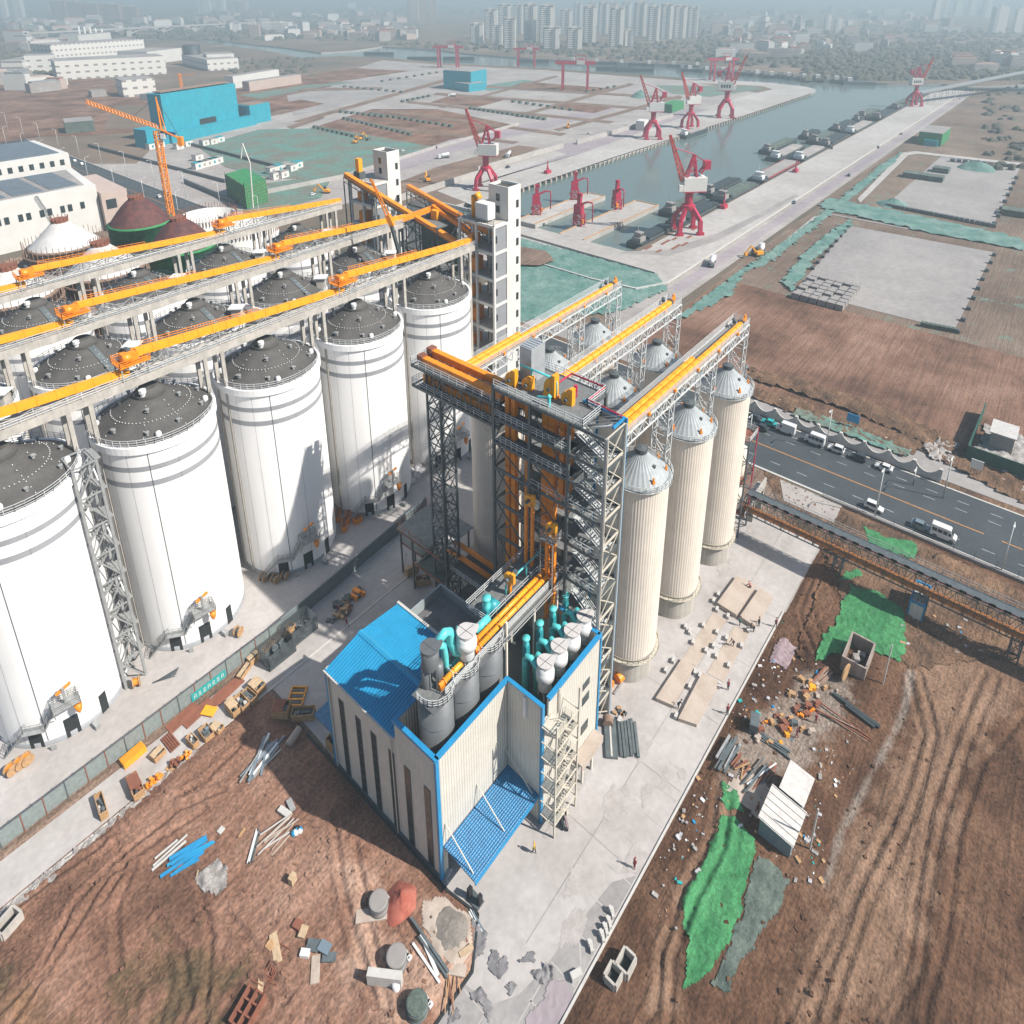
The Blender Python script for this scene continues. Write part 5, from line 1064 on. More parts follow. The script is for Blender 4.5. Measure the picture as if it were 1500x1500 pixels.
lift_tower(128.6, 114, 'tall white lift tower with open concrete frame at the end of the front silo row', True)
lift_tower(136, 172, 'second white lift tower farther back at the end of the back silo row', True)
t = thing('filter_house', 'white sheet-metal filter box with orange duct on the roof of the near lift tower', 'filter', (131, 118, 61.6)); b_ = MB(); b_.box(129.6, 132.6, 117, 121.5, 62.2, 66.6)
b_.build('housing', M['whitem'], t); b_ = MB(); b_.smooth = True; b_.tube([(131.5, 123.5, 61.6), (131.5, 123.5, 67.5), (131.5, 122.2, 68.2), (131.5, 121.6, 67)], .9, 10); b_.build('duct', M['yellow'], t)
t = thing('bucket_elevator', 'orange elevator head on the roof of the farther lift tower', 'elevator', (138, 181, 61.6)); b_ = MB(); b_.box(136.6, 139, 180, 183, 61.6, 63.8); b_.build('platform', M['steel'], t)
b_ = MB(); b_.box(137, 138.6, 180.6, 182.4, 63.8, 68.2); b_.build('head', M['yellow'], t)
# conveyors linking the two lift towers and row ends
def incl(p, q, label, mt='orange', w_=1.5):
    t_ = thing('inclined_conveyor', label, 'conveyor', tuple(p)); p = Vector(p); q = Vector(q)
    b_ = MB(); b_.beam(p, q, w_, 1.6); b_.build('casing', M[mt], t_)
    b_ = MB(); d = Vector((0, 0, -2.2)); side = (q - p).cross(Vector((0, 0, 1))).normalized() * (w_ * .6)
    n = max(4, int((q - p).length / 3)); a = p + d; b = q + d
    for s_ in (-1, 1):
        b_.beam(a + side * s_, b + side * s_, .18); b_.beam(p + side * s_ - Vector((0, 0, .6)), q + side * s_ - Vector((0, 0, .6)), .18)
        for k in range(n): c_ = a.lerp(b, k / n); e_ = p.lerp(q, (k + 1) / n) - Vector((0, 0, .6)); b_.beam(c_ + side * s_, e_ + side * s_, .12); b_.beam(c_ + side * s_, c_ + side * s_ + Vector((0, 0, 1.6)), .12)
    b_.build('truss', M['steel'], t_)
    n = max(2, int((q - p).length / 12)); b_ = MB()
    for k in range(n + 1):
        c_ = a.lerp(b, k / n)
        for s_ in (-1, 1): b_.beam(c_ + side * s_, Vector(((c_ + side * s_).x, (c_ + side * s_).y, 0)), .3)
    b_.build('support', M['steel'], t_)
incl((134, 184, 63), (133.5, 128, 50), 'orange conveyor sloping down from the far lift tower to the near one'); incl((147, 168, 59), (134.5, 118, 56), 'upper orange conveyor sloping between the two lift towers', 'orange', 1.3)
incl((141, 150, 57), (136, 122, 52), 'short orange conveyor dipping into the near lift tower')
incl((128, 150.5, 55.8), (141, 150.6, 56.2), 'short level orange conveyor at the end of the middle silo row')
t = thing('transfer_tower', 'dark steel transfer tower between the two lift towers', 'tower', (138, 148, 0)); f = MB(); f.lattice(133, 142, 140, 156, 0, 54, .5, 9, .25); f.build('frame', M['steel'], t)
f = MB(); f.box(133, 142, 140, 156, 53.8, 54); f.box(133, 142, 140, 156, 40, 40.2); f.build('floor', M['grate'], t); f = MB(); f.box(141, 141.2, 140, 156, 20, 53); f.build('net_screen', M['netd'], t)
f = MB(); f.rbox((139.5, 147, 54), 2.6, 2.6, 3); f.build('machine', M['yellow'], t)
q0 = gy(640, 309, 176); q1 = gy(655, 303, 176); b_ = MB(); b_.box(q0.x, q0.x + 4.5, 176, 192, 0, q0.z - .7); b_.mi = 1; b_.box(q0.x - .3, q0.x + 4.8, 175.7, 192.3, q0.z - .7, q0.z)
o = b_.build('plant_house', [M['facw'], M['roof']], None, (q0.x, 180, 0)); tag(o, 'plain white block with a dark flat roof behind the near lift tower', 'building')
t = thing('truck_crane', 'black and orange telescopic crane boom rising between the silo rows', 'crane', tuple(g(583, 362, 0)))
b0 = Vector((126, 134, 0)); p1 = gy(585, 372, 134); p2 = gy(571, 322, 137); p3 = gy(543, 262, 141)
f = MB(); f.rbox((b0.x + 3, b0.y, 0), 9, 3, 2.4, .4); f.rbox((b0.x + 5, b0.y + 1, 2.4), 3, 2.6, 1.6, .4); f.build('carrier', M['yellow'], t)
f = MB(); f.beam(Vector((p1.x + 1, 134, 3)), p1, 1.2); f.beam(p1, p2, .75); f.build('lower_boom', M['navy'], t)
f = MB(); d_ = (p3 - p2); sd_ = d_.cross(FH).normalized() * .5; f.beam(p2 + sd_, p3 + sd_ * .3, .25); f.beam(p2 - sd_, p3 - sd_ * .3, .25)
for k in range(12): a = p2.lerp(p3, k / 12); b = p2.lerp(p3, (k + 1) / 12); f.beam(a + sd_ * (1 - .06 * k), b - sd_ * (1 - .06 * k), .2)
f.beam(p2 - (p3 - p2) * .15, p2 + (p3 - p2) * .12, 1.3); f.build('upper_boom', M['orange'], t)
# ---- unfinished silos
def usilo(x, y, kind, label, z0=33.0, r=11.5):
    t_ = thing('unfinished_silo', label, 'silo', (x, y, 0), group='unfinished silos behind the rows')
    b_ = MB(); b_.smooth = True; wm_ = {'cone': M['form'], 'dome': M['scaf'], 'ring': M['facw']}[kind]
    if kind == 'ring':
        b_.lathe(x, y, [(r, 0), (r, z0 + 5), (r - .8, z0 + 5), (r - .8, 6)], 48, cap=False); b_.build('wall', wm_, t_)
        f = MB()
        for k in range(60): f.beam(pc(r + .3, k * 6, z0 + 3, (x, y)), pc(r + .3, k * 6, z0 + 6.6 + .5 * (k % 3), (x, y)), .18)
        f.build('starter_bar', M['rust'], t_); return t_
    b_.lathe(x, y, [(r, 0), (r, z0), (r + .5, z0 + .1), (r - .6, z0 + .6)], 48, cap=False); b_.build('wall', wm_, t_)
    b_ = MB(); b_.smooth = True; h_ = 8.5 if kind == 'cone' else 9.5; prof = [(r - .6, z0 + .4)]
    for k in range(1, 9): f_ = k / 8; prof.append(((r - .6) * (1 - f_) + 2.2 * f_, z0 + .4 + h_ * (f_ if kind == 'cone' else math.sin(f_ * math.pi / 2) * .5 + f_ * .5)))
    b_.lathe(x, y, prof, 40); b_.build('roof', mat('white_insulation', (.62, .60, .58), .8, scale=.25, col2=(.76, .74, .72), fine=.08) if kind == 'cone' else M['rustd'], t_)
    b_ = MB(); b_.lathe(x, y, [(2.6, z0 + h_), (2.6, z0 + h_ + 1.2), (2.2, z0 + h_ + 1.2)], 20)
    for k in range(14): b_.beam(pc(2.6, k * 26, z0 + h_, (x, y)), pc(2.8, k * 26, z0 + h_ + 2.2, (x, y)), .2)
    b_.build('collar', M['rust'], t_)
    if kind == 'cone':
        f = MB()
        for k in range(44):
            a_ = k * 360 / 44; f.beam(pc(r + 1.2, a_, 0, (x, y)), pc(r + 1.2, a_, z0 + 2 + rnd.random() * 1.5, (x, y)), .16)
        for z in range(4, int(z0), 4): f.lathe(x, y, [(r + .6, z), (r + 1.5, z), (r + 1.5, z + .2), (r + .6, z + .2)], 32, cap=False)
        f.build('scaffold', M['form'], t_)
    return t_
for x, y, k, l in ((49, 236, 'cone', 'white-coned unfinished silo cut by the left edge behind the back row'), (75, 237, 'cone', 'white-coned unfinished silo amid brown scaffolding, nearer of the two middle ones'), (102, 240, 'dome', 'rust-red domed unfinished silo nearer the tower crane'),
                   (75.5, 274, 'cone', 'white-coned unfinished silo farther back, beside the works'), (104, 279, 'dome', 'farther rust-red domed unfinished silo with green wall'), (133, 283, 'ring', 'open white concrete ring of a silo without roof'), (129, 243, 'ring', 'lower open ring silo half hidden by the orange conveyor')):
    usilo(x, y, k, l, 34 if k != 'ring' else (24 if y > 260 else 29))
drape('formwork_deck', [(36, 222), (92, 222), (92, 262), (86, 292), (60, 296), (36, 262)], M['form'], 1.3, 25.5, fn=lambda x, y: 2.0 * noise.noise(Vector((x * .2, y * .2, 0))), amp=2.6, kind=None, label='rough brown formwork and scaffold decks round the unfinished white-coned silos', cat='scaffold deck', px=False)
# ---- tower crane
mx, my = g(248, 300, 26)[:2]; zt = hz(mx, my, 192); t = thing('tower_crane', 'orange tower crane with raised jib above the unfinished silos', 'crane', (mx, my, 0))
f = MB(); f.lattice(mx - 1.1, mx + 1.1, my - 1.1, my + 1.1, 0, zt, .4, 2.6, .24, cross=False); f.build('mast', M['orange'], t)
ref = (mx, my, 0); q = lambda px, py: gv(px, py, ref)
pv, jt, ct, af = q(237, 190), q(127, 151), q(264, 203), q(228, 142)
f = MB(); n = 22
for s_ in (-.7, .7):
    o_ = FH * s_; f.beam(pv + o_, jt + o_, .3)
    for k in range(n): f.beam(pv.lerp(jt, k / n) + o_, pv.lerp(jt, (k + .5) / n) + Vector((0, 0, 1.5)), .18); f.beam(pv.lerp(jt, (k + 1) / n) + o_, pv.lerp(jt, (k + .5) / n) + Vector((0, 0, 1.5)), .18)
f.beam(pv + Vector((0, 0, 1.5)), jt + Vector((0, 0, 1.5)), .3); f.build('jib', M['orange'], t)
f = MB(); f.beam(pv, ct, 1.6, .5); f.rbox(ct - Vector((0, 0, 3.2)), 2.2, 2, 4.0, HEAD); f.build('counter_jib', M['orange'], t)
f = MB(); f.beam(pv + FH * .6, af, .45); f.beam(pv - FH * .6, af, .45); f.beam(q(243, 192), af, .3); f.build('a_frame', M['orange'], t)
f = MB(); f.tube([af, pv.lerp(jt, .42)], .09, 4); f.tube([af, ct], .12, 4); f.build('stay', M['steel'], t)
f = MB(); f.rbox(q(240, 203), 2, 2, 2.4, HEAD); f.build('cab', M['whitem'], t); f = MB(); f.beam(q(236, 193), q(257, 197), .4, 1.6); f.build('name_board', mat('board_blue', (.03, .08, .3), .5), t)
def small_tc(px, py, top, label):
    b = g(px, py); h_ = hz(b.x, b.y, top); t_ = thing('tower_crane', label, 'crane', tuple(b)); f = MB(); f.lattice(b.x - 1.2, b.x + 1.2, b.y - 1.2, b.y + 1.2, 0, h_, .5, 4, .3, cross=False); f.build('mast', M['orange'], t_)
    f = MB(); f.beam(gv(px - 8, top + 3, b), gv(px + 17, top, b), .8); f.build('jib', M['orange'], t_)
small_tc(268, 143, 108, 'small distant orange tower crane behind the cyan-wrapped building')
t = thing('concrete_pump', 'thin white raised pump boom beside the green scaffolded block', 'pump', tuple(g(372, 312))); b = g(371, 312); f = MB(); f.smooth = False
for a_, c_ in (((371, 305), (366, 238)), ((366, 238), (355, 210)), ((355, 210), (353, 232))): f.beam(gv(*a_, b), gv(*c_, b), .5)
f.build('boom', M['facw'], t)
# ---- generic building standing on two seen ground corners
def bldg(name, label, pl, pr_, top, depth, mt, cat='building', group=None, roof=None, wins=None, zb=0, parapet=0, h=None):
    a = g(*pl, zb); b = g(*pr_, zb); d = (b - a).to_2d().normalized(); n = Vector((-d.y, d.x));
    if n.dot(FH.to_2d()) < 0: n = -n
    h_ = h or (hz(a.x, a.y, top) - zb); t_ = thing(name, label, cat, tuple(a), 0, group)
    c = [a.to_2d(), b.to_2d(), b.to_2d() + n * depth, a.to_2d() + n * depth]
    m_ = MB(); m_.prism(c, zb, zb + h_); m_.build('wall', mt, t_)
    cen = (c[0] + c[2]) / 2; m_ = MB(); k = .985; m_.prism([cen + (p - cen) * k for p in c], zb + h_ + .02, zb + h_ + (parapet or .3)); m_.build('roof', roof or M['pad'], t_)
    if wins:
        for (f0, f1, z0, z1, cnt) in wins:
            L_ = (b - a).length; 
            for q_ in range(cnt):
                u = f0 + (f1 - f0) * (q_ + .5) / cnt; p = a.to_2d().lerp(b.to_2d(), u); ww = L_ * (f1 - f0) / cnt * .28
                m_ = MB(); e = -n * .15; c2 = [p - d * ww + e, p + d * ww + e, p + d * ww, p - d * ww]; m_.prism(c2, zb + z0, zb + z1); m_.build('window', M['glass'], t_)
    return t_
def wmat(name, col, pu, pz, fu=.5, fz=.5, dark=(.09, .11, .13)):
    col = tuple(c * .78 for c in col)
    m = bpy.data.materials.new(name); m.use_nodes = True; nt = m.node_tree; N = nt.nodes; L = nt.links; b = N['Principled BSDF']; b.inputs['Roughness'].default_value = .8
    co = N.new('ShaderNodeTexCoord').outputs['Object']; s = N.new('ShaderNodeSeparateXYZ'); L.new(co, s.inputs[0])
    def mth(op, a, v=None):
        k = N.new('ShaderNodeMath'); k.operation = op; L.new(a, k.inputs[0])
        if v is not None:
            if isinstance(v, float): k.inputs[1].default_value = v
            else: L.new(v, k.inputs[1])
        return k.outputs[0]
    u = mth('LESS_THAN', mth('FRACT', mth('DIVIDE', mth('ADD', s.outputs[0], s.outputs[1]), pu)), fu); z = mth('LESS_THAN', mth('FRACT', mth('DIVIDE', s.outputs[2], pz)), fz)
    nn = N.new('ShaderNodeNewGeometry'); sn = N.new('ShaderNodeSeparateXYZ'); L.new(nn.outputs['Normal'], sn.inputs[0]); nz_ = mth('LESS_THAN', sn.outputs[2], .5)
    f = mth('MULTIPLY', mth('MULTIPLY', u, z), nz_); x = N.new('ShaderNodeMix'); x.data_type = 'RGBA'; L.new(f, x.inputs[0]); x.inputs[6].default_value = hexc(col); x.inputs[7].default_value = hexc(dark); L.new(x.outputs[2], b.inputs['Base Color'])
    return m
APT = wmat('apartment_facade', (.86, .82, .76), 7.0, 4.8, .42, .55, (.16, .19, .22)); APT2 = wmat('tan_facade', (.50, .40, .35), 8.0, 5.0, .4, .55, (.15, .14, .15)); APTR = wmat('brick_facade', (.36, .22, .19), 8.0, 6.0, .4, .5, (.14, .12, .13))
FACW = wmat('factory_facade', (.80, .77, .72), 9.0, 9.0, .45, .3, (.22, .2, .2))
# left works
t = thing('works_hall', 'long white works hall with grey roof panels at the left edge', 'building', (60, 390, 0))
f = MB(); f.prism([(-10, 388), (127, 390), (133, 440), (-10, 440)], 0, 25); f.build('wall', M['facw'], t)
f = MB(); f.prism([(-8, 393), (123, 394), (129, 437), (-8, 437)], 25.03, 25.3)
f.build('roof', M['pad'], t); k = 0
for i in range(7):
    for j in range(3):
        f = MB(); x = 12 + i * 16; f.box(x, x + 13, 396 + j * 13.5, 408 + j * 13.5, 25.32, 25.6); f.build('roof_panel', M['panel'], t)
for i in range(26):
    x = 2 + i * 4.6 + (1.2 if i % 2 else 0); f = MB(); f.box(x, x + 1.9, 387.8 + x * .0146, 388.2 + x * .0146, 14.2, 17.6); f.build('window', M['glass'], t)
f = MB(); f.prism([(127.2, 386), (140, 386), (142, 432), (131, 432)], 0, 21); f.mi = 1; f.box(129, 134, 385.8, 385.98, 12, 17); f.build('end_block', [M['facp'], M['glass']], t)
t = thing('works_hall', 'second white works hall with two rows of windows at the far left edge', 'building', (120, 490, 0))
f = MB(); f.box(20, 148, 490, 552, 0, 24); f.build('wall', M['facw'], t); f = MB(); f.box(20, 144, 494, 549, 24.02, 24.5); f.build('roof', M['panel'], t)
for r_ in range(3):
    for i in range(10): x = 92 + i * 5.6; f = MB(); f.box(x, x + 2.4, 489.8, 490, 4 + r_ * 6.5, 7.5 + r_ * 6.5); f.build('window', M['glass'], t)
# green scaffolded block
a = g(362, 307); hh = hz(a.x, a.y, 272); t = thing('scaffolded_block', 'square block wrapped in green scaffold net with brown poles', 'building', tuple(a)); d1 = (g(393, 296) - a); d2 = (g(334, 288) - a)
f = MB(); c = [a, a + d1, a + d1 + d2, a + d2]; f.prism([(p.x, p.y) for p in c], 0, hh); f.build('net', M['scaf'], t)
f = MB()
for k in range(1, 8): f.beam(a + Vector((0, 0, hh * k / 8)) - FH * .3, a + d1 + Vector((0, 0, hh * k / 8)) - FH * .3, .3); f.beam(a + Vector((0, 0, hh * k / 8)) - FH * .3, a + d2 + Vector((0, 0, hh * k / 8)) - FH * .3, .3)
for k in range(9): p = a.lerp(a + d1, k / 8) - FH * .3; f.beam(p, p + Vector((0, 0, hh + 1.5)), .25); p = a.lerp(a + d2, k / 8) - FH * .3; f.beam(p, p + Vector((0, 0, hh + 1.5)), .25)
f.build('scaffold_pole', mat('scaffold_pole', (.16, .26, .12), .8), t)
# cyan wrapped buildings
W_ = M['wrap']
t = thing('wrapped_building', 'huge building wrapped in bright cyan sheeting with lower wings', 'building', (250, 591, 0))
dd = Vector((math.cos(R(16)), math.sin(R(16)))); nn = Vector((-dd.y, dd.x)); A0 = Vector((250, 591))
def blk(u0, u1, v0, v1, z, name='block', mt=W_):
    f = MB(); f.prism([A0 + dd * u0 + nn * v0, A0 + dd * u1 + nn * v0, A0 + dd * u1 + nn * v1, A0 + dd * u0 + nn * v1], 0 if z > 0 else 0, abs(z)); return f.build(name, mt, t)
blk(4, 86, 0, 16, 40, 'main_block'); blk(-20, 1, -6, 8, 15, 'wing'); blk(1, 98, -9, -.2, 9, 'wing'); blk(95, 122, -5, 14, 18, 'wing')
f = MB(); f.prism([A0 + dd * 7 + nn * 3, A0 + dd * 83 + nn * 3, A0 + dd * 83 + nn * 13, A0 + dd * 7 + nn * 13], 41.02, 41.6); f.build('roof', M['form'], t)
f = MB(); f.prism([A0 + dd * 98 + nn * -3, A0 + dd * 119 + nn * -3, A0 + dd * 119 + nn * 11, A0 + dd * 98 + nn * 11], 18.02, 18.4); f.build('roof', M['form'], t)
f = MB(); f.prism([A0 + dd * 40 + nn * -.6, A0 + dd * 58 + nn * -.6, A0 + dd * 58 + nn * -.3, A0 + dd * 40 + nn * -.3], 9.2, 14); f.build('doorway', M['dark'], t)
bldg('wrapped_building', 'smaller cyan-wrapped building standing on the container yard', (650, 130), (690, 133), 105, 40, W_, h=24); bldg('wrapped_annex', 'low cyan-wrapped annex beside the smaller wrapped building', (687, 135), (711, 132), 121, 30, W_, h=10)
# white factory and offices, upper left
for args in (('factory', 'largest white factory block with chimneys on the roof', (85, 118), (245, 108), 90, 60, FACW), ('factory', 'tall white factory block behind the long low one', (80, 100), (215, 88), 66, 60, FACW), ('factory', 'low white factory shed at the right of the big factory', (218, 95), (268, 88), 76, 60, M['facw']),
             ('factory', 'pale stepped factory block with grey tank at right', (268, 95), (305, 104), 80, 50, FACW), ('factory', 'small white factory block with round tanks', (305, 100), (345, 98), 80, 40, M['facw']), ('office_building', 'white office building with two rows of dark windows', (40, 108), (83, 106), 82, 40, FACW),
             ('office_building', 'small white office block at the far left', (5, 110), (37, 103), 89, 30, FACW), ('office_building', 'isolated pale three-storey building beside the open field', (182, 143), (230, 139), 118, 35, FACW), ('warehouse', 'long low white sheds with pink edges', (343, 130), (410, 118), 112, 14, M['facw']), ('warehouse', 'second long low white shed with pink roof edge', (366, 134), (442, 122), 120, 12, M['facp']),
             ('shed', 'small open green-netted shed by the left road', (97, 196), (140, 192), 180, 25, M['netd']), ('shed', 'little white shed beside the isolated pale building', (205, 146), (232, 148), 138, 14, M['facw']), ('shed', 'grey shelter on the far left plain', (135, 143), (157, 141), 134, 14, M['padl'])):
    bldg(*args)
bldg('roof_plant', 'row of roof vents and chimneys steaming on the white factory', (118, 72), (165, 66), 52, 25, M['facw'], zb=0)
for k, px in enumerate((120, 128, 136, 144, 153)):
    b = g(px, 66); o = MB(); o.smooth = True; o.lathe(b.x, b.y, [(3, 0), (2, hz(b.x, b.y, 38 + k))], 10); tag(o.build('chimney', M['facw'], None, tuple(b)), 'one of five pale chimneys in a row on the white factory', 'chimney', 'chimneys on the white factory')
o = MB(); b = g(284, 95); o.smooth = True; o.lathe(b.x, b.y, [(14, 0), (14, hz(b.x, b.y, 66))], 20); tag(o.build('tank', M['navy'], None, tuple(b)), 'dark round tank on the stepped factory block', 'tank')
# site huts beyond the left road
for k, (px, py) in enumerate(((290, 247), (297, 245), (305, 243), (312, 241), (319, 239), (398, 254), (408, 251), (418, 248), (428, 250), (436, 246), (403, 262), (415, 260), (222, 218), (234, 216), (262, 218), (275, 214), (300, 213), (312, 211), (322, 208), (290, 235))):
    b = g(px, py); o = MB(); o.rbox(b, 7, 4.5, 4.6, .25); o.mi = 1; o.rbox(b + Vector((0, 0, 4.62)), 7.4, 4.9, .3, .25); o.rbox(b + Vector((.5, -2.3, 1.4)), 1.6, .2, 1.8, .25)
    tag(o.build('site_hut', [M['facw'], M['tealb'] if k % 3 == 0 else M['pad']], None, tuple(b)), 'small white portable site hut beyond the left road', 'hut', 'portable huts on the building site')
# bridge over the river, far left
t = thing('arch_bridge', 'long pale arched road bridge over the river in the haze', 'bridge', tuple(g(250, 50))); a = g(40, 62); b = g(365, 43); f = MB(); zz = 22
f.beam(a + Vector((0, 0, zz)), b + Vector((0, 0, zz)), 16, 4); f.build('deck', M['quay'], t)
for k in (3, 5, 7, 9, 11):
    p = a.lerp(b, k / 13); f = MB(); f.rbox(p, 14, 10, zz); f.build('pier', M['quay'], t)
f = MB(); n = 12
for k0 in (5, 7, 9):
    for s_ in range(n):
        u0 = (k0 + 2 * s_ / n) / 13; u1 = (k0 + 2 * (s_ + 1) / n) / 13; c0 = 14 * (1 - math.sin(math.pi * s_ / n)); c1 = 14 * (1 - math.sin(math.pi * (s_ + 1) / n))
        f.beam(a.lerp(b, u0) + Vector((0, 0, zz - 2 - c0)), a.lerp(b, u1) + Vector((0, 0, zz - 2 - c1)), 12, 3)
f.build('arch', M['quay'], t)
# ================================================================ port
def slew_crane():
    t_ = thing('portal_crane', '', 'crane'); rd = M['red']
    for sx in (-1, 1):
        for sy in (-1, 1): f = MB(); f.beam((sx * 6, sy * 6, 0), (sx * 5.6, sy * 5.6, 8), 2.2); f.beam((sx * 5.6, sy * 5.6, 8), (sx * 2.2, sy * 2.2, 14), 2.0); f.rbox((sx * 6, sy * 6, 0), 4.4, 1.6, 1.6); f.build('leg', rd, t_)
    f = MB(); f.lathe(0, 0, [(3.4, 13), (3.8, 14), (3.8, 15.6), (2.2, 16), (2.2, 22), (3.0, 22.5), (3.0, 23.6)], 16); f.build('pedestal', rd, t_)
    f = MB(); f.box(-8.5, 4.5, -3.6, 3.6, 23.7, 31); f.mi = 1
    for k in range(4): f.box(-6.4 + k * 2.3, -4.9 + k * 2.3, -3.66, -3.6, 26, 28.6)
    f.mi = 2; f.box(-8.6, 4.6, -3.7, 3.7, 23.2, 23.7); f.build('machinery_house', [M['facw'], M['navy'], rd], t_)
    f = MB(); f.box(5, 7.4, 1.6, 4.2, 24, 27.4); f.build('cab', M['facw'], t_)
    f = MB()
    for sy in (-1.8, 1.8):
        f.beam((-3, sy, 31), (-1, sy * .6, 43), .8); f.beam((2.5, sy, 31), (-1, sy * .6, 43), .8); f.beam((-5, sy, 33), (-9, sy, 38), .9); f.beam((-9, sy, 38), (-1, sy * .6, 43), .5)
        for z in (34, 37, 40): f.beam((-2.6, sy, z), (1.6 - (z - 31) * .2, sy, z), .4)
    f.rbox((-8.6, 0, 35), 3.4, 4, 4.6); f.build('a_frame', rd, t_)
    f = MB(); A_ = Vector((4, 0, 29)); B_ = Vector((13.5, 0, 53.5)); n = 9
    for k in range(n):
        w0 = 1.5 * (1 - .7 * k / n); w1 = 1.5 * (1 - .7 * (k + 1) / n); p = A_.lerp(B_, k / n); q_ = A_.lerp(B_, (k + 1) / n); u = Vector((.9, 0, -.35))
        for s_ in (-1, 1):
            for v_ in (-1, 1): f.beam(p + Vector((0, s_ * w0, 0)) + u * v_ * w0, q_ + Vector((0, s_ * w1, 0)) + u * v_ * w1, .45)
            f.beam(p + Vector((0, s_ * w0, 0)) - u * w0, q_ + Vector((0, s_ * w1, 0)) + u * w1, .35); f.beam(p + Vector((0, s_ * w0, 0)) + u * w0, q_ + Vector((0, s_ * w1, 0)) - u * w1, .3)
        f.beam(p + Vector((0, w0, 0)) + u * w0, q_ + Vector((0, -w1, 0)) + u * w1, .3)
    f.build('boom', mat('crane_orange_red', (.62, .07, .05), .5, var=.15, scale=.4), t_)
    f = MB(); f.tube([(-1, 0, 43), (11, 0, 47)], .3, 6); f.tube([B_, B_ + Vector((.5, 0, -6))], .12, 4); f.build('stay', rd, t_)
    return t_
left = math.atan2(-RT.y, -RT.x)
c0 = slew_crane(); first = True
for (px, py, top, rz, l) in ((712, 277, 160, left - .2, 'red portal crane nearest on the left quay, beside the white lift tower'), (955, 203, 110, left, 'red portal crane farther along the left quay, alone by the green-netted box'), (1010, 188, 105, left + .3, 'red portal crane in the middle of the left quay trio'),
                             (1062, 172, 80, left + math.pi - .2, 'red portal crane at the far end of the left quay, boom leaning right'), (1005, 340, 197, left + .1, 'large red portal crane on the right quay close to the basin corner'), (1338, 155, 84, left + math.pi, 'solitary red portal crane at the far end of the right quay')):
    b = g(px, py); s_ = (hz(b.x, b.y, top)) / 53.5; o = c0 if first else dup(c0, b, rz); first = False
    o.location = b; o.rotation_euler = (0, 0, rz); o.scale = (s_ * .95, s_ * .95, s_); o['label'] = l; o['group'] = 'red portal cranes on the quays'
# piers in the basin
for (y0, y1, x1, l) in ((219, 232, 352, 'farther'), (184, 200, 356, 'nearer')):
    f = MB(); f.box(277, x1, y0, y1, -3.5, .1); f.mi = 1; f.box(277, x1, y0, y0 + .8, .1, .5); f.box(277, x1, y1 - .8, y1, .1, .5); f.box(x1 - .8, x1, y0 + .8, y1 - .8, .1, .5)
    o = f.build('pier', [M['quay'], mat('pier_kerb', (.55, .33, .18), .8, var=.2, scale=.5)]); o['kind'] = 'structure'
def loader():
    t_ = thing('ship_loader', '', 'loader'); rd = M['red']; f = MB(); f.lattice(-3.5, 3.5, -3, 3, 0, 10, .8, 5, .5); f.build('gantry', rd, t_)
    f = MB(); f.rbox((-.5, 0, 10), 6.5, 5.5, 7.5); f.rbox((0, 0, 17.5), 3, 3, 5); f.build('housing', rd, t_)
    f = MB(); f.lattice(-1.2, 1.2, -1.2, 1.2, 17.5, 27, .5, 3, .3, cross=False); f.rbox((.5, 0, 24), 3, 2.4, 3); f.build('mast', rd, t_)
    f = MB(); f.beam((1, 0, 18), (7.5, 0, 21), 1.4); f.beam((7.5, 0, 21), (12, 0, 20.5), 1.0); f.smooth = True; f.tube([(11.6, 0, 21), (12, 0, 18), (12, 0, 5)], .5, 8); f.build('spout_arm', rd, t_)
    f = MB(); f.rbox((4, -2, 3), 2.4, 2, 3.4); f.rbox((-4, 1.5, 4), 2, 2, 2.6); f.build('drive_box', M['orange'], t_)
    return t_
l0 = loader(); first = True
for (px, py, top, rz, l) in ((786, 314, 270, left + math.pi, 'red ship loader nearest the quay on the farther pier'), (842, 292, 252, left + math.pi, 'red ship loader in the middle of the farther pier'), (848, 330, 283, left + math.pi - .6, 'red ship loader nearest the quay on the nearer pier'), (903, 306, 264, left + math.pi - 1.2, 'red ship loader near the outer end of the nearer pier')):
    b = g(px, py); s_ = hz(b.x, b.y, top) / 27; o = l0 if first else dup(l0, b, rz); first = False
    o.location = b; o.rotation_euler = (0, 0, rz); o.scale = (s_,) * 3; o['label'] = l; o['group'] = 'red ship loaders on the piers'
def gantry():
    t_ = thing('gantry_crane', '', 'crane'); rd = M['red']
    for sx in (-17, 17):
        for sy in (-9, 9): f = MB(); f.beam((sx, sy, 0), (sx, sy * .8, 36), 2.6); f.rbox((sx, sy, 0), 2, 6, 2.5); f.build('leg', rd, t_)
    f = MB()
    for sx in (-17, 17): f.beam((sx, -8, 12), (sx, 8, 12), 1.2); f.beam((sx, -8, 35), (sx, 8, 35), 1.6)
    for sy in (-6, 6): f.beam((-27, sy, 37), (27, sy, 37), 2.2, 3.4)
    f.build('girder', rd, t_); f = MB(); f.box(2, 13, -7.6, -7.2, 35.5, 41); f.build('name_board', M['facw'], t_)
    f = MB(); f.rbox((8, 0, 39), 8, 9, 3); f.beam((0, 0, 39), (0, 0, 47), .8); f.beam((0, 0, 47), (14, 0, 47), .8); f.beam((14, 0, 39), (14, 0, 47), .8); f.build('trolley', rd, t_)
    return t_
g0 = gantry(); first = True
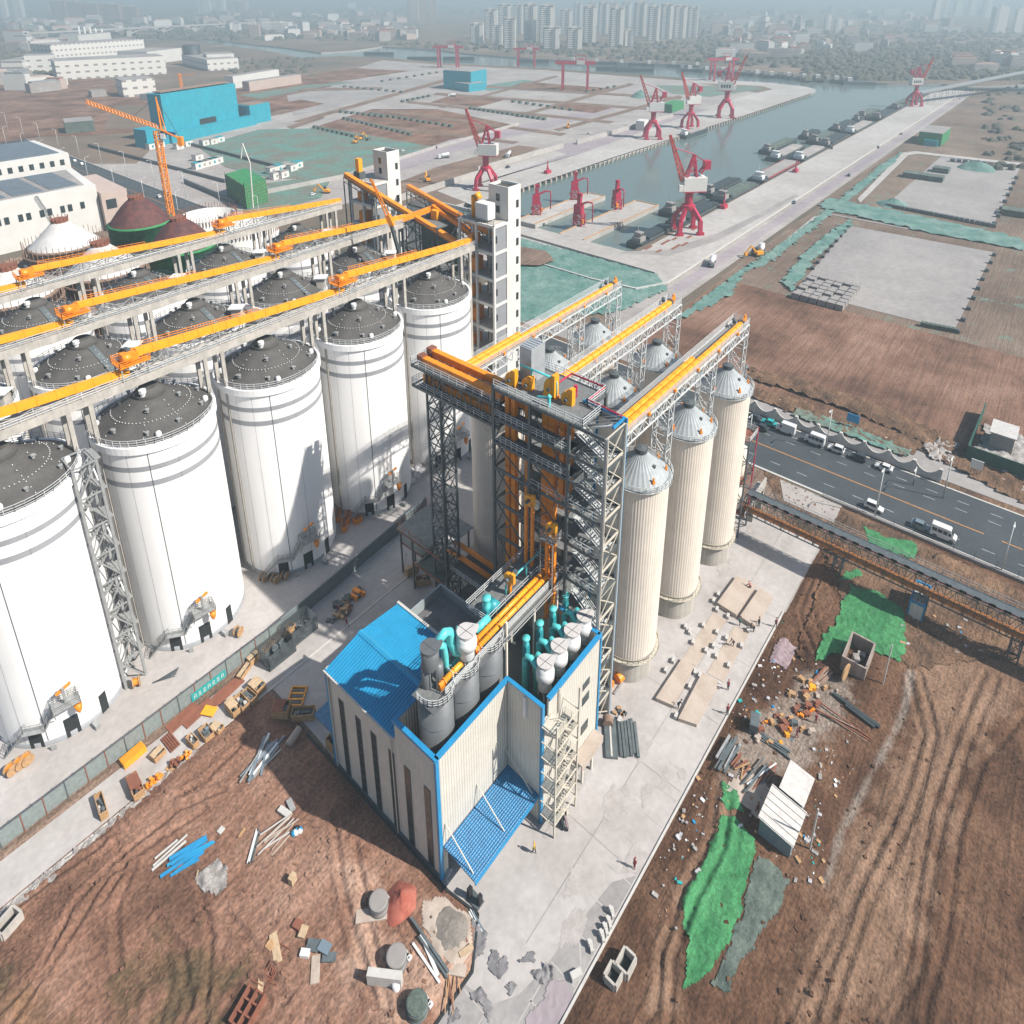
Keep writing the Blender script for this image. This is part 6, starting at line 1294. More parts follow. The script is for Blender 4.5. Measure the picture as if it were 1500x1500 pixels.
for (px, py, top, rz, l) in ((657, 99, 61, 1.55 + .9, 'red gantry crane farthest left on the container yard'), (771, 98, 65, 1.5 + .9, 'red gantry crane in the middle by the river bank'), (842, 132, 82, 1.45 + .9, 'red gantry crane nearest, standing tall on the container yard'), (1056, 118, 79, 1.2 + .9, 'red gantry crane behind the end of the left quay')):
    b = g(px, py); s_ = hz(b.x, b.y, top) / 46; o = g0 if first else dup(g0, b, rz); first = False
    o.location = b; o.rotation_euler = (0, 0, left + math.pi - .15 + .3 * (px > 1000)); o.scale = (s_,) * 3; o['label'] = l; o['group'] = 'red gantry cranes of the container yard'
# barges
def barge(x, y, L_, W_b, label, kind, rz=0, group='barges moored along the quay'):
    t_ = thing('barge', label, 'barge', (x, y, -2.4), rz, group)
    f = MB(); hw = W_b / 2; pts = [(0, -hw), (L_ - 5, -hw), (L_, -hw * .35), (L_, hw * .35), (L_ - 5, hw), (0, hw)]; f.prism(pts, -.6, 3.2); o_ = f.build('hull', M['navy']); o_.parent = t_; CH.setdefault(t_.name, []).append(o_)
    def prt(f, nm, m_): o_ = f.build(nm, m_); o_.parent = t_; CH.setdefault(t_.name, []).append(o_)
    f = MB(); f.box(9, L_ - 7, -hw * .72, hw * .72, 3.22, 4.6); prt(f, 'hatch', {'w': M['padl'], 'g': M['netd'], 'r': M['pad'], 'd': M['navy']}[kind])
    f = MB(); f.box(1.5, 7.0, -hw * .55, hw * .55, 3.22, 5.6); f.box(2.5, 6.0, -hw * .4, hw * .4, 5.6, 8.0); f.mi = 1; f.box(6.0, 6.06, -hw * .35, hw * .35, 6.2, 7.4); f.box(2.6, 5.9, -hw * .4 - .05, -hw * .4, 6.2, 7.4); f.mi = 0
    f.beam((3, 0, 8), (3, 0, 12), .25); prt(f, 'wheelhouse', [M['whitem'] if kind in 'wr' else M['pad'], M['glass']])
    f = MB(); f.box(8, L_ - 4, -hw + .2, -hw + .5, 3.22, 4.0); f.box(8, L_ - 4, hw - .5, hw - .2, 3.22, 4.0); prt(f, 'coaming', M['redd'] if kind == 'r' else M['steel'])
for i, (x, y, L_, wb, k, l) in enumerate(((330, 160.5, 52, 11, 'd', 'dark barge moored beside the big portal crane'), (388, 160.5, 54, 11, 'g', 'green-hatched barge second along the right quay'), (345, 173.5, 46, 10, 'g', 'outer green barge lying alongside the first dark barge'), (448, 161, 74, 12, 'r', 'large red-edged barge with white wheelhouse on the right quay'), (528, 161, 60, 12, 'w', 'white-hatched barge moored behind the red-edged one'),
    (520, 176, 62, 11, 'w', 'outer white barge lying alongside the white-hatched one'), (540, 190, 66, 10, 'g', 'outermost barge of the group of three'), (594, 161, 62, 11, 'd', 'dark barge behind the white-hatched pair'), (665, 161, 72, 12, 'w', 'pale barge midway to the solitary crane'), (672, 175, 60, 11, 'd', 'outer dark barge midway to the solitary crane'), (760, 161, 70, 13, 'd', 'dark barge just short of the solitary crane'), (765, 176, 60, 12, 'g', 'outer green barge just short of the solitary crane'), (842, 162, 90, 14, 'g', 'farthest barge beside the solitary crane'),
    (556, 270, 48, 9, 'w', 'white barge moored at the left quay under the crane trio'), (288, 161, 38, 9, 'd', 'dark barge tucked into the near corner of the right quay'), (603, 173, 56, 10, 'g', 'green-grey barge outside the dark one midway along the quay'), (738, 174, 24, 8, 'd', 'short dark boat between the far barges'), (930, 161, 70, 13, 'd', 'last dark barge beyond the solitary crane'), (396, 173, 50, 10, 'd', 'outer dark barge alongside the green-hatched one'), (620, 186, 40, 9, 'd', 'small outermost dark barge midway along the quay'))): barge(x, y, L_, wb, l, k)
a = g(1385, 131); barge(a.x, a.y, 110, 18, 'long dark barge lying off the end of the right quay', 'd', -1.0, 'barges on the river')
for k in range(34):
    u = k / 33; px = 1010 + 390 * u if k < 22 else 830 + 200 * (k - 22) / 11; py = (100 + 24 * u * 1.3 if k < 22 else 88.5 + 8 * (k - 22) / 11) ; py = min(py, 125)
    b = g(px, py + 1.2 + rnd.random()); t_ = MB(); L_ = 26 + rnd.random() * 18; rr = -1.1 + rnd.random() * .3; t_.rbox((b.x, b.y, -2.4), L_, 9, 5, rr); t_.mi = 1; t_.rbox((b.x - L_ * .3 * math.cos(rr), b.y - L_ * .3 * math.sin(rr), 2.6), 6, 7, 5, rr)
    tag(t_.build('moored_boat', [M['navy'] if k % 3 else M['sheet'], M['facw'] if k % 2 else M['pad']], None, (b.x, b.y, -2.4)), 'dark working boat moored along the far river bank', 'boat', 'boats along the far river bank')
for px, py in ((620, 86), (672, 86), (780, 90), (555, 79), (900, 101), (930, 103)):
    b = g(px, py); t_ = MB(); t_.rbox((b.x, b.y, -2.4), 60, 12, 6, -.9); tag(t_.build('moored_boat', M['navy'], None, (b.x, b.y, -2.4)), 'dark barge afloat on the river in mid-stream haze', 'boat', 'barges in mid-river')
# ================================================================ town in the haze
k = 0
AP = [(630, 690, 35, 172), (690, 750, 15, 150), (757, 800, 17, 150), (800, 862, 13, 185), (868, 938, 18, 190), (565, 628, 100, 192), (658, 710, 105, 196), (713, 770, 75, 215), (885, 965, 115, 215), (962, 1016, 38, 150), (988, 1060, 118, 216), (1062, 1120, 22, 190), (1020, 1058, 10, 120), (1085, 1125, 8, 110), (1128, 1172, 6, 150), (1178, 1240, 28, 206),
      (1165, 1215, 6, 120), (1228, 1275, 5, 120), (1243, 1282, 130, 205), (1285, 1340, 6, 160), (1345, 1398, 22, 180), (1340, 1375, 8, 110), (1400, 1455, 14, 170), (1460, 1515, 20, 168), (1520, 1566, 24, 165)]
for (x0, x1, yt, yb) in AP:
    a = g(500 + x0 / 3, yb / 3); b = g(500 + x1 / 3, yb / 3); d = (b - a).length; h_ = hz(a.x, a.y, yt / 3); dr = (b - a).to_2d().normalized(); n_ = Vector((-dr.y, dr.x)); n_ = n_ if n_.dot(FH.to_2d()) > 0 else -n_
    t_ = thing('apartment_tower', 'pale slender apartment tower in the cluster across the river', 'tower block', tuple(a), 0, 'apartment towers across the river'); rz = math.atan2(dr.y, dr.x); c = a.to_2d().lerp(b.to_2d(), .5) + n_ * d * .35
    f = MB(); f.rbox((c.x, c.y, 0), d * .92, d * .6, h_ * .96, rz)
    for s_ in (-.3, .3): q_ = c + dr * d * s_ - n_ * d * .34; f.rbox((q_.x, q_.y, 0), d * .24, d * .2, h_ * .93, rz)
    f.build('block', APT, t_)
    f = MB()
    for s_ in (-.3, .3): q_ = c + dr * d * s_ - n_ * d * .3; f.rbox((q_.x, q_.y, h_ * .96), d * .3, d * .35, h_ * .035, rz)
    f.rbox((c.x, c.y, h_ * .965), d * .3, d * .3, h_ * .05, rz); f.build('crown', M['tower_w'], t_)
for (x0, x1, yt, yb, mt, l) in ((597, 613, -5, 30, APT2, 'tan tower block left of the apartment cluster'), (615, 626, 0, 36, APT2, 'tan tower block left of the apartment cluster'), (628, 640, -3, 36, APT2, 'tan tower block left of the apartment cluster'), (0, 12, 0, 27, APT, 'grey tower at the hazy upper left corner'), (16, 34, -6, 26, APT, 'grey tower at the hazy upper left corner'),
    (36, 74, 4, 18, APT2, 'long pale block in the hazy upper left'), (77, 100, 1, 28, APTR, 'reddish mid-rise block in the upper left haze'), (102, 124, 3, 30, APTR, 'reddish mid-rise block in the upper left haze'), (126, 146, 5, 30, APTR, 'reddish mid-rise block in the upper left haze'), (148, 178, 6, 31, APTR, 'reddish mid-rise block in the upper left haze'), (182, 203, 10, 32, APTR, 'reddish mid-rise block in the upper left haze'),
    (290, 308, -8, 18, APT, 'dark hazy tower above the river bridge'), (312, 330, -6, 20, APT, 'dark hazy tower above the river bridge'), (334, 362, 2, 22, APT2, 'wide hazy block above the river bridge'), (366, 381, 36, 55, APT2, 'pale tower block beside the river bridge'), (384, 425, 33, 44, FACW, 'white riverside block beside the bridge'),
    (1365, 1384, 0, 35, APT, 'tall blue hazy tower at the upper right'), (1397, 1410, 2, 24, APT, 'tall blue hazy tower at the upper right'), (1418, 1430, 0, 22, APT, 'tall blue hazy tower at the upper right'), (1438, 1450, 0, 26, APT, 'tall blue hazy tower at the upper right'), (1452, 1472, 10, 48, APT, 'tall blue hazy tower at the upper right'), (1484, 1497, 13, 48, APT, 'tall blue hazy tower at the upper right'),
    (1207, 1216, 22, 46, APT, 'small pale slab block in the right-hand haze'), (1222, 1232, 28, 50, APT, 'small pale slab block in the right-hand haze'), (1240, 1254, 30, 46, APT, 'small pale slab block in the right-hand haze')):
    a = g(x0, yb); b = g(x1, yb); d = (b - a).length; h_ = min(128, hz(a.x, a.y, yt)); c = (a + b) / 2 + FH * d * .2; f = MB(); dr = (b - a); rz = math.atan2(dr.y, dr.x); f.rbox((c.x, c.y, 0), d * .95, d * .5, h_, rz); f.mi = 1; f.rbox((c.x, c.y, h_), d * .3, d * .25, 4, rz)
    tag(f.build('tower_block', [mt, M['tower_w']], None, (c.x, c.y, 0)), l, 'tower block', l.split(' ', 1)[1] + 's')
hm = [M['facw'], M['padl'], M['facp'], mat('house_red', (.42, .20, .15), .8), mat('house_grey', (.30, .31, .32), .8)]
zones = [(0, 330, 33, 47, 40), (330, 600, 22, 60, 60), (500, 600, 45, 58, 14), (420, 640, 12, 40, 20), (1020, 1400, 18, 52, 84), (1060, 1180, 55, 88, 34), (20, 130, 58, 76, 14), (1200, 1300, 62, 75, 8), (1400, 1500, 85, 105, 12), (0, 90, 120, 135, 10)]
for zi, (x0, x1, y0, y1, n) in enumerate(zones):
    for q_ in range(n):
        px = rnd.uniform(x0, x1); py = y0 + (y1 - y0) * rnd.random() ** .8; b = g(px, py); sc = (b.length / 1000) ** .6; w_ = rnd.uniform(14, 40) * sc; h_ = rnd.uniform(8, 20) * sc ** .6; f = MB(); rr = rnd.choice((.1, .2, -.9, -1.0, .9)); f.rbox(b, w_, rnd.uniform(9, 13) * sc, h_, rr); f.mi = 1; f.rbox(b + Vector((0, 0, h_)), w_ * .8, 7 * sc, h_ * .15, rr)
        tag(f.build('house', [rnd.choice(hm[:3]), rnd.choice(hm[2:])], None, tuple(b)), 'small pale house lost in the hazy town beyond the river' if py < 90 and zi < 8 else 'small pale house on the hazy plain', 'house', 'small far houses' if py < 90 and zi < 8 else 'small houses on the plain')
# scrub, woods and hedges far off: one mass
f = MB()
def lump(b, r_, h_):
    n = 6; ph = rnd.random() * 6; v = [(b.x + r_ * math.cos(ph + k * 2 * math.pi / n) * rnd.uniform(.6, 1.2), b.y + r_ * math.sin(ph + k * 2 * math.pi / n) * rnd.uniform(.6, 1.2), 0) for k in range(n)]
    v += [(x * .65 + b.x * .35 + rnd.uniform(-1, 1), y * .65 + b.y * .35, h_ * rnd.uniform(.5, .85)) for x, y, _ in v]; v.append((b.x, b.y, h_))
    f.add(v, [(k, (k + 1) % n, n + (k + 1) % n, n + k) for k in range(n)] + [(n + k, n + (k + 1) % n, 2 * n) for k in range(n)])
for (x0, x1, y0, y1, n, s_) in ((0, 1500, -2, 22, 900, 30), (560, 1500, 62, 92, 1100, 9), (1020, 1500, 40, 100, 1000, 10), (0, 560, 20, 60, 700, 16), (0, 90, 45, 110, 160, 9), (30, 100, 85, 115, 70, 7), (340, 460, 85, 112, 80, 6), (1180, 1500, 96, 118, 500, 9), (1440, 1500, 115, 250, 60, 5)):
    for _ in range(n):
        px = rnd.uniform(x0, x1); py = rnd.uniform(y0, y1)
        if 560 < px < 1200 and py > 68 + (px - 560) * .055 and y0 < 95: continue
        b = g(px, py)
        if b.length < 15500: lump(b, s_ * rnd.uniform(.5, 1.3) * max(1, b.length / 2500) ** .5, s_ * rnd.uniform(.4, .9))
o = f.build('far_woods', M['tree']); tag(o, 'winter woods and scrub on the plain beyond the river', None, None, 'stuff')
# ================================================================ air
hz_m = bpy.data.materials.new('haze'); hz_m.use_nodes = True; nt = hz_m.node_tree; nt.nodes.clear(); ou = nt.nodes.new('ShaderNodeOutputMaterial'); pv_ = nt.nodes.new('ShaderNodeVolumePrincipled')
pv_.inputs['Color'].default_value = (.54, .67, .735, 1); pv_.inputs['Density'].default_value = .00048; pv_.inputs['Anisotropy'].default_value = .1; nt.links.new(pv_.outputs[0], ou.inputs['Volume'])
hb = MB(); hb.box(-700, 16500, -5600, 15500, -8, 134); o = hb.build('haze', hz_m); o['kind'] = 'stuff'; o['label'] = 'pale haze over the whole plain'
# ================================================================ vehicles
def wheels(t_, xs, w_, r_):
    for x in xs:
        for s_ in (-1, 1): f = MB(); f.smooth = False; f.tube([(x, s_ * w_ - .12, r_), (x, s_ * w_ + .12, r_)], r_, 12); f.build('wheel', M['tyre'], t_)
def car(paint, suv=False, label='', loc=(0, 0, 0), rz=0, group='cars on the trunk road'):
    t_ = thing('parked_car', '', 'car', group=group); L_, W_2, h1, h2 = 2.1, .86, 1.15, (2.2 if suv else 1.9)
    f = MB(); prof = [(-L_, .45), (-L_, h1), (-L_ + .1, h1 + .1), (L_ - 1.3, h1 + .12), (L_ - .1, h1 - .2), (L_, .8), (L_, .45)]; n = len(prof)
    f.add([(x, s_ * W_2, z) for s_ in (-1, 1) for x, z in prof], [(i, (i + 1) % n, n + (i + 1) % n, n + i)[::-1] for i in range(n)] + [tuple(range(n)), tuple(range(n, 2 * n))[::-1]])
    r0 = -L_ + (.15 if suv else .55); cab = [(r0, h1 + .08), (r0 + .3, h2), (.35, h2), (1.0, h1 + .1)]; n = 4
    f.add([(x, s_ * (W_2 - (.05 if z < h1 + .2 else .16)), z) for s_ in (-1, 1) for x, z in cab], [(i, (i + 1) % n, n + (i + 1) % n, n + i)[::-1] for i in range(n)] + [(0, 1, 2, 3), (7, 6, 5, 4)]); f.build('body', paint, t_)
    f = MB()
    for s_ in (-1, 1):
        q = [(r0 + .28, h1 + .18), (r0 + .42, h2 - .12), (.28, h2 - .12), (.8, h1 + .18)]; ys = [W_2 - .03 if z < h1 + .3 else W_2 - .12 for _, z in q]; f.add([(x, s_ * (y + .01), z) for (x, z), y in zip(q, ys)], [(0, 1, 2, 3) if s_ < 0 else (3, 2, 1, 0)])
    f.add([(.42, -.62, h2 - .06), (1.0, -.72, h1 + .16), (1.0, .72, h1 + .16), (.42, .62, h2 - .06)], [(0, 1, 2, 3)]); f.add([(r0 + .22, -.62, h2 - .15), (r0 - .01, -.7, h1 + .2), (r0 - .01, .7, h1 + .2), (r0 + .22, .62, h2 - .15)], [(3, 2, 1, 0)]); f.build('window', M['glass'], t_)
    wheels(t_, (-1.3, 1.3), .8, .42); f = MB(); f.box(L_ - .02, L_ + .02, -.75, -.4, .75, .95); f.build('headlight', M['whitem'], t_); f = MB(); f.box(L_ - .02, L_ + .02, .4, .75, .75, .95); f.build('headlight', M['whitem'], t_)
    t_.location = loc; t_.rotation_euler = (0, 0, rz); t_['label'] = label; return t_
def van(label, loc, rz, box=False, group='cars on the trunk road'):
    t_ = thing('minibus' if not box else 'box_van', '', 'van', group=group); f = MB(); L_, W_2, h2 = 2.6, .98, 3.3
    prof = [(-L_, .55), (-L_, h2 - .1), (-L_ + .15, h2), (1.2, h2), (1.9, 1.75), (L_, 1.35), (L_, .55)]; n = len(prof)
    f.add([(x, s_ * (W_2 if z < 2 else W_2 - .08), z) for s_ in (-1, 1) for x, z in prof], [(i, (i + 1) % n, n + (i + 1) % n, n + i)[::-1] for i in range(n)] + [tuple(range(n)), tuple(range(n, 2 * n))[::-1]]); f.build('body', M['carw'], t_)
    if not box:
        for s_ in (-1, 1):
            for a, b in ((-2.3, -1.35), (-1.2, -.25), (-.1, .75)): f = MB(); f.box(a, b, s_ * (W_2 - .02) - .03, s_ * (W_2 - .02) + .03, 1.75, 2.65); f.build('window', M['glass'], t_)
    else: f = MB(); f.box(-1.6, .2, -W_2 - .02, -W_2, 1.7, 2.2); f.build('red_lettering', M['redd'], t_)
    for s_ in (-1, 1): f = MB(); f.box(.9, 1.5, s_ * (W_2 - .02) - .03, s_ * (W_2 - .02) + .03, 1.75, 2.5); f.build('window', M['glass'], t_)
    f = MB(); f.add([(1.28, -.82, h2 - .2), (1.93, -.86, 1.85), (1.93, .86, 1.85), (1.28, .82, h2 - .2)], [(0, 1, 2, 3)]); f.build('windscreen', M['glass'], t_)
    wheels(t_, (-1.6, 1.7), .9, .5); t_.location = loc; t_.rotation_euler = (0, 0, rz); t_['label'] = label; return t_
UPW, DNW = R(90), R(-90)
def onroad(px, py, x): p = gx(px, py, x); return (x, p.y, .06)
car(M['card'], False, 'dark car half hidden behind the farthest cream silo', onroad(1100, 634, 179.6), UPW)
car(M['cart'], False, 'turquoise car parked by the scalloped wall', onroad(1123, 641, 179.8), UPW)
car(M['card'], False, 'dark grey car driving beside the turquoise car', onroad(1111, 650, 176), UPW)
van('white box van with red lettering behind the turquoise car', onroad(1148, 650, 179.2), UPW, True)
van('white minibus parked at the kerb by the tall street lamp', onroad(1190, 666, 179.2), UPW)
car(M['carw'], True, 'white car between the minibus and the black off-roader', onroad(1221, 678, 179.3), UPW)
car(M['card'], True, 'black off-road car parked near the scalloped wall', onroad(1252, 693, 179.3), UPW)
car(M['carw'], False, 'white saloon behind a street lamp, last of the kerb row', onroad(1290, 707, 179.3), UPW)
car(M['carw'], True, 'white car with dark roof on the near lane by the fence', onroad(1277, 759, 161.6), DNW)
car(M['carg'], False, 'blue-grey saloon in front of the white minibus on the near lane', onroad(1345, 787, 161.9), DNW)
van('white minibus on the near lane beside the roadside fence', onroad(1377, 803, 161.8), DNW)
cw = car(M['carw'], False, 'small white car on the far left stretch of the road', (176, 560, .06), UPW, 'distant cars on the left road')
for k, y in enumerate((575, 585, 597, 610, 622, 634, 646, 430)): dup(cw, (176.5 - 3 * (k % 2), y, .06), UPW)
# lorries and diggers
def truck(mixer=True):
    t_ = thing('mixer_truck', '', 'truck', group='lorries on the port site'); f = MB(); f.box(2.6, 4.8, -1.2, 1.2, .8, 3.6); f.build('cab', M['carw'] if mixer else M['redd'], t_); f = MB(); f.box(-4.6, 4.6, -.9, .9, .8, 1.2); f.build('chassis', M['steel'], t_)
    f = MB(); f.smooth = True; f.tube([(-4.4, 0, 3.4), (-2.6, 0, 3.1), (.6, 0, 2.9), (2.3, 0, 2.7)], 1.1, 12, 1.35); f.build('drum', M['whitem'], t_); wheels(t_, (-3.6, -2.3, 3.4), 1.1, .6); return t_
def digger():
    t_ = thing('excavator', '', 'excavator', group='diggers on the port site'); f = MB(); f.box(-2.2, 2.2, -1.6, -.9, 0, 1.0); f.box(-2.2, 2.2, .9, 1.6, 0, 1.0); f.build('track', M['tyre'], t_)
    f = MB(); f.box(-2.2, 1.4, -1.4, 1.4, 1.1, 2.6); f.build('body', M['yellow'], t_); f = MB(); f.box(.2, 1.6, -1.4, -.2, 2.6, 4.2); f.build('cab', M['glass'], t_)
    f = MB(); f.beam((1.2, .3, 2), (4.6, .3, 6), .6); f.beam((4.6, .3, 6), (7.4, .3, 2.6), .5); f.rbox((7.4, .3, 1.4), 1.2, 1.4, 1.4); f.build('arm', M['yellow'], t_); return t_
tk = truck(); dg = digger(); first = True
for px, py, rz, l in ((1043, 388, .3, 'concrete mixer truck on the quay road near the basin corner'), (650, 232, 2.8, 'red and white mixer truck on the earth strip beyond the white towers'), (745, 230, 3.6, 'mixer truck beside the long wall near the first portal crane'), (662, 142, 2.5, 'mixer truck parked in front of the smaller cyan building'), (1115, 370, .3, 'lorry by the water corner of the basin')):
    b = g(px, py); o = tk if first else dup(tk, b, rz); first = False; o.location = b; o.rotation_euler = (0, 0, rz); o['label'] = l
first = True
for px, py, rz, l in ((627, 266, 1.0, 'yellow digger on the bare strip left of the near portal crane'), (478, 283, 2.2, 'yellow digger behind the back silo row'), (831, 188, .4, 'yellow digger on the rubble area of the quay'), (528, 145 + 60, .2, 'digger standing at the edge of the bare bay'), (1110, 375, 2.6, 'yellow wheeled loader at the basin corner'), (575, 285, .8, 'yellow digger by the long pale wall'), (520, 210, .5, 'digger near the green netting')):
    b = g(px, py); o = dg if first else dup(dg, b, rz); first = False; o.location = b; o.rotation_euler = (0, 0, rz); o['label'] = l
for px, py, mt, l in ((458, 286, 'carw', 'white car parked behind the back silo row'), (744, 246, 'card', 'dark car on the quay road near the first portal crane'), (863, 196, 'carw', 'white car on the rubble area'), (1218, 218, 'card', 'dark car on the long right quay'), (1286, 217, 'card', 'black car farther along the right quay'), (1320, 197, 'carg', 'grey car at the far part of the right quay'), (1243, 258, 'card', 'dark car on the quay road by the netting'), (1163, 298, 'carg', 'car near the low wall on the right quay'), (590, 222, 'carw', 'white car beside the mixer truck')):
    b = g(px, py); car(M[mt], False, l, b, .2, 'cars on the port site')
# ================================================================ street lamps, walls and fences
def lamp(h_=16, group='street lamps on the trunk road'):
    t_ = thing('street_lamp', '', 'street lamp', group=group); f = MB(); f.smooth = True; f.tube([(0, 0, 0), (0, 0, h_)], .16, 8, .1); f.build('pole', M['rail'], t_); f = MB(); f.beam((0, 0, h_), (-1.8, 0, h_ + .5), .12); f.build('arm', M['rail'], t_); f = MB(); f.rbox((-2.1, 0, h_ + .42), 1.0, .3, .16); f.build('lamp_head', M['whitem'], t_); return t_
l0 = lamp(); first = True
for px, py, top, l in ((1209, 659, 600, 'tall street lamp beside the parked minibus'), (1281, 757, 686, 'street lamp on the near verge, crossing the white saloon'), (1381, 730, 669, 'street lamp on the far verge past the end of the scalloped wall'), (1466, 838, 765, 'street lamp nearest the right edge on the near verge'), (1337, 711, 684, 'short street lamp in front of the last wall panel'), (1098, 638, 607, 'street lamp beside the farthest cream silo')):
    b = g(px, py); h_ = hz(b.x, b.y, top); o = l0 if first else dup(l0, b, 0); first = False; o.location = b; o.scale = (1, 1, h_ / 16); o['label'] = l
for k, y in enumerate(range(330, 760, 42)):
    for x, rz, sd_ in ((158.9, math.pi, 'near'), (182.8, 0, 'far')): o = dup(l0, (x, y, 0), rz, 'distant street lamp on the %s side of the left road' % sd_, 'distant street lamps, %s side' % sd_); o.scale = (1, 1, 1.1)
t = thing('scalloped_wall', 'grey concrete wall with pillars and hollowed tops beyond the trunk road', 'wall', (183.3, 35, 0))
y = 9.6
while y < 70:
    f = MB(); f.box(182.9, 183.7, y - .4, y + .4, 0, 4.0); f.build('pillar', M['kerb'], t)
    f = MB(); n = 12; v = [];
    for x in (183.15, 183.4):
        for k in range(n + 1): yy = y + .4 + 5.3 * k / n; v += [(x, yy, 0), (x, yy, 3.7 - 1.9 * math.sin(math.pi * k / n) ** .7)]
    m2 = 2 * (n + 1); fs = []
    for k in range(n): a = 2 * k; fs += [(a, a + 1, a + 3, a + 2), (m2 + a + 2, m2 + a + 3, m2 + a + 1, m2 + a), (a + 1, m2 + a + 1, m2 + a + 3, a + 3)]
    if y + 6 < 70: f.add(v, fs); f.build('panel', M['kerb'], t)
    y += 6.1
t = thing('roadside_fence', 'thin dark post-and-rail fence on the near edge of the trunk road', 'fence', (158.2, -10, 0))
f = MB(); f.rails([(158.3, 31, .2), (158.3, -70, .2)], 2.2, .07, 4, 3); f.build('railing', M['steel'], t); f = MB(); f.box(157.9, 158.6, -70, 31, -.2, .7); f.build('footing', M['pad'], t)
t = thing('mesh_fence', 'long grey mesh fence between the yard strip and the white silos', 'fence', (25, 101, 0))
mesh_m = mat('grey_green_mesh', (.36, .42, .41), .7, var=.15, scale=1.5, alpha=.62)
for k in range(19):
    x0 = -6 + k * 2.95; f = MB(); f.box(x0 + .1, x0 + 2.85, 100.95, 101.0, .3, 3.6); f.build('mesh_panel', mesh_m, t)
    f = MB(); f.box(x0 - .07, x0 + .07, 100.9, 101.05, 0, 3.9); f.build('post', M['rust'] if k % 3 else M['steel'], t)
f = MB(); f.box(-6, 50, 100.95, 101.03, 3.6, 3.72); f.build('top_rail', M['steel'], t)
f = MB(); f.box(-6, 50, 99.4, 101.6, 0, .12); struct('fence_strip', f, S_TRACK)
t = thing('site_wall', 'dark grey solid site wall continuing the mesh fence behind the hall', 'wall', (70, 102.5, 0)); f = MB(); f.beam((49.8, 101.2, 1.7), (92, 104.6, 1.7), .25, 3.6); f.build('panel', mat('site_wall_grey', (.20, .24, .25), .7, var=.1), t)
f = MB(); f.beam((49.8, 101.9, .1), (92, 105.6, .1), 1.5, .3); struct('fence_strip', f, M['slab'])
# banner with lettering strokes on the fence
b0 = gy(282, 1030, 100.85); b1 = gy(331, 990, 100.85); f = MB(); xa, xb = b0.x, b1.x; f.box(xa, xb, 100.8, 100.86, .35, 2.1); f.mi = 1; k = 0; x = xa + .4
while x < xb - .6:
    for (u0, u1, v0, v1) in ((0, .5, .9, 1.0), (0, .5, .5, .6), (.2, .3, .2, 1.2), (0, .5, .15, .25)) if k % 3 else ((0, .1, .2, 1.2), (.4, .5, .2, 1.2), (0, .5, 1.1, 1.2), (.1, .45, .6, .7)): f.box(x + u0, x + u1, 100.77, 100.8, .6 + v0 * .9, .6 + v1 * .9)
    x += .85; k += 1
tag(f.build('banner', [M['cart'], M['facw']], None, (xa, 100.8, .3)), 'turquoise banner with a line of white characters tied to the mesh fence', 'banner')
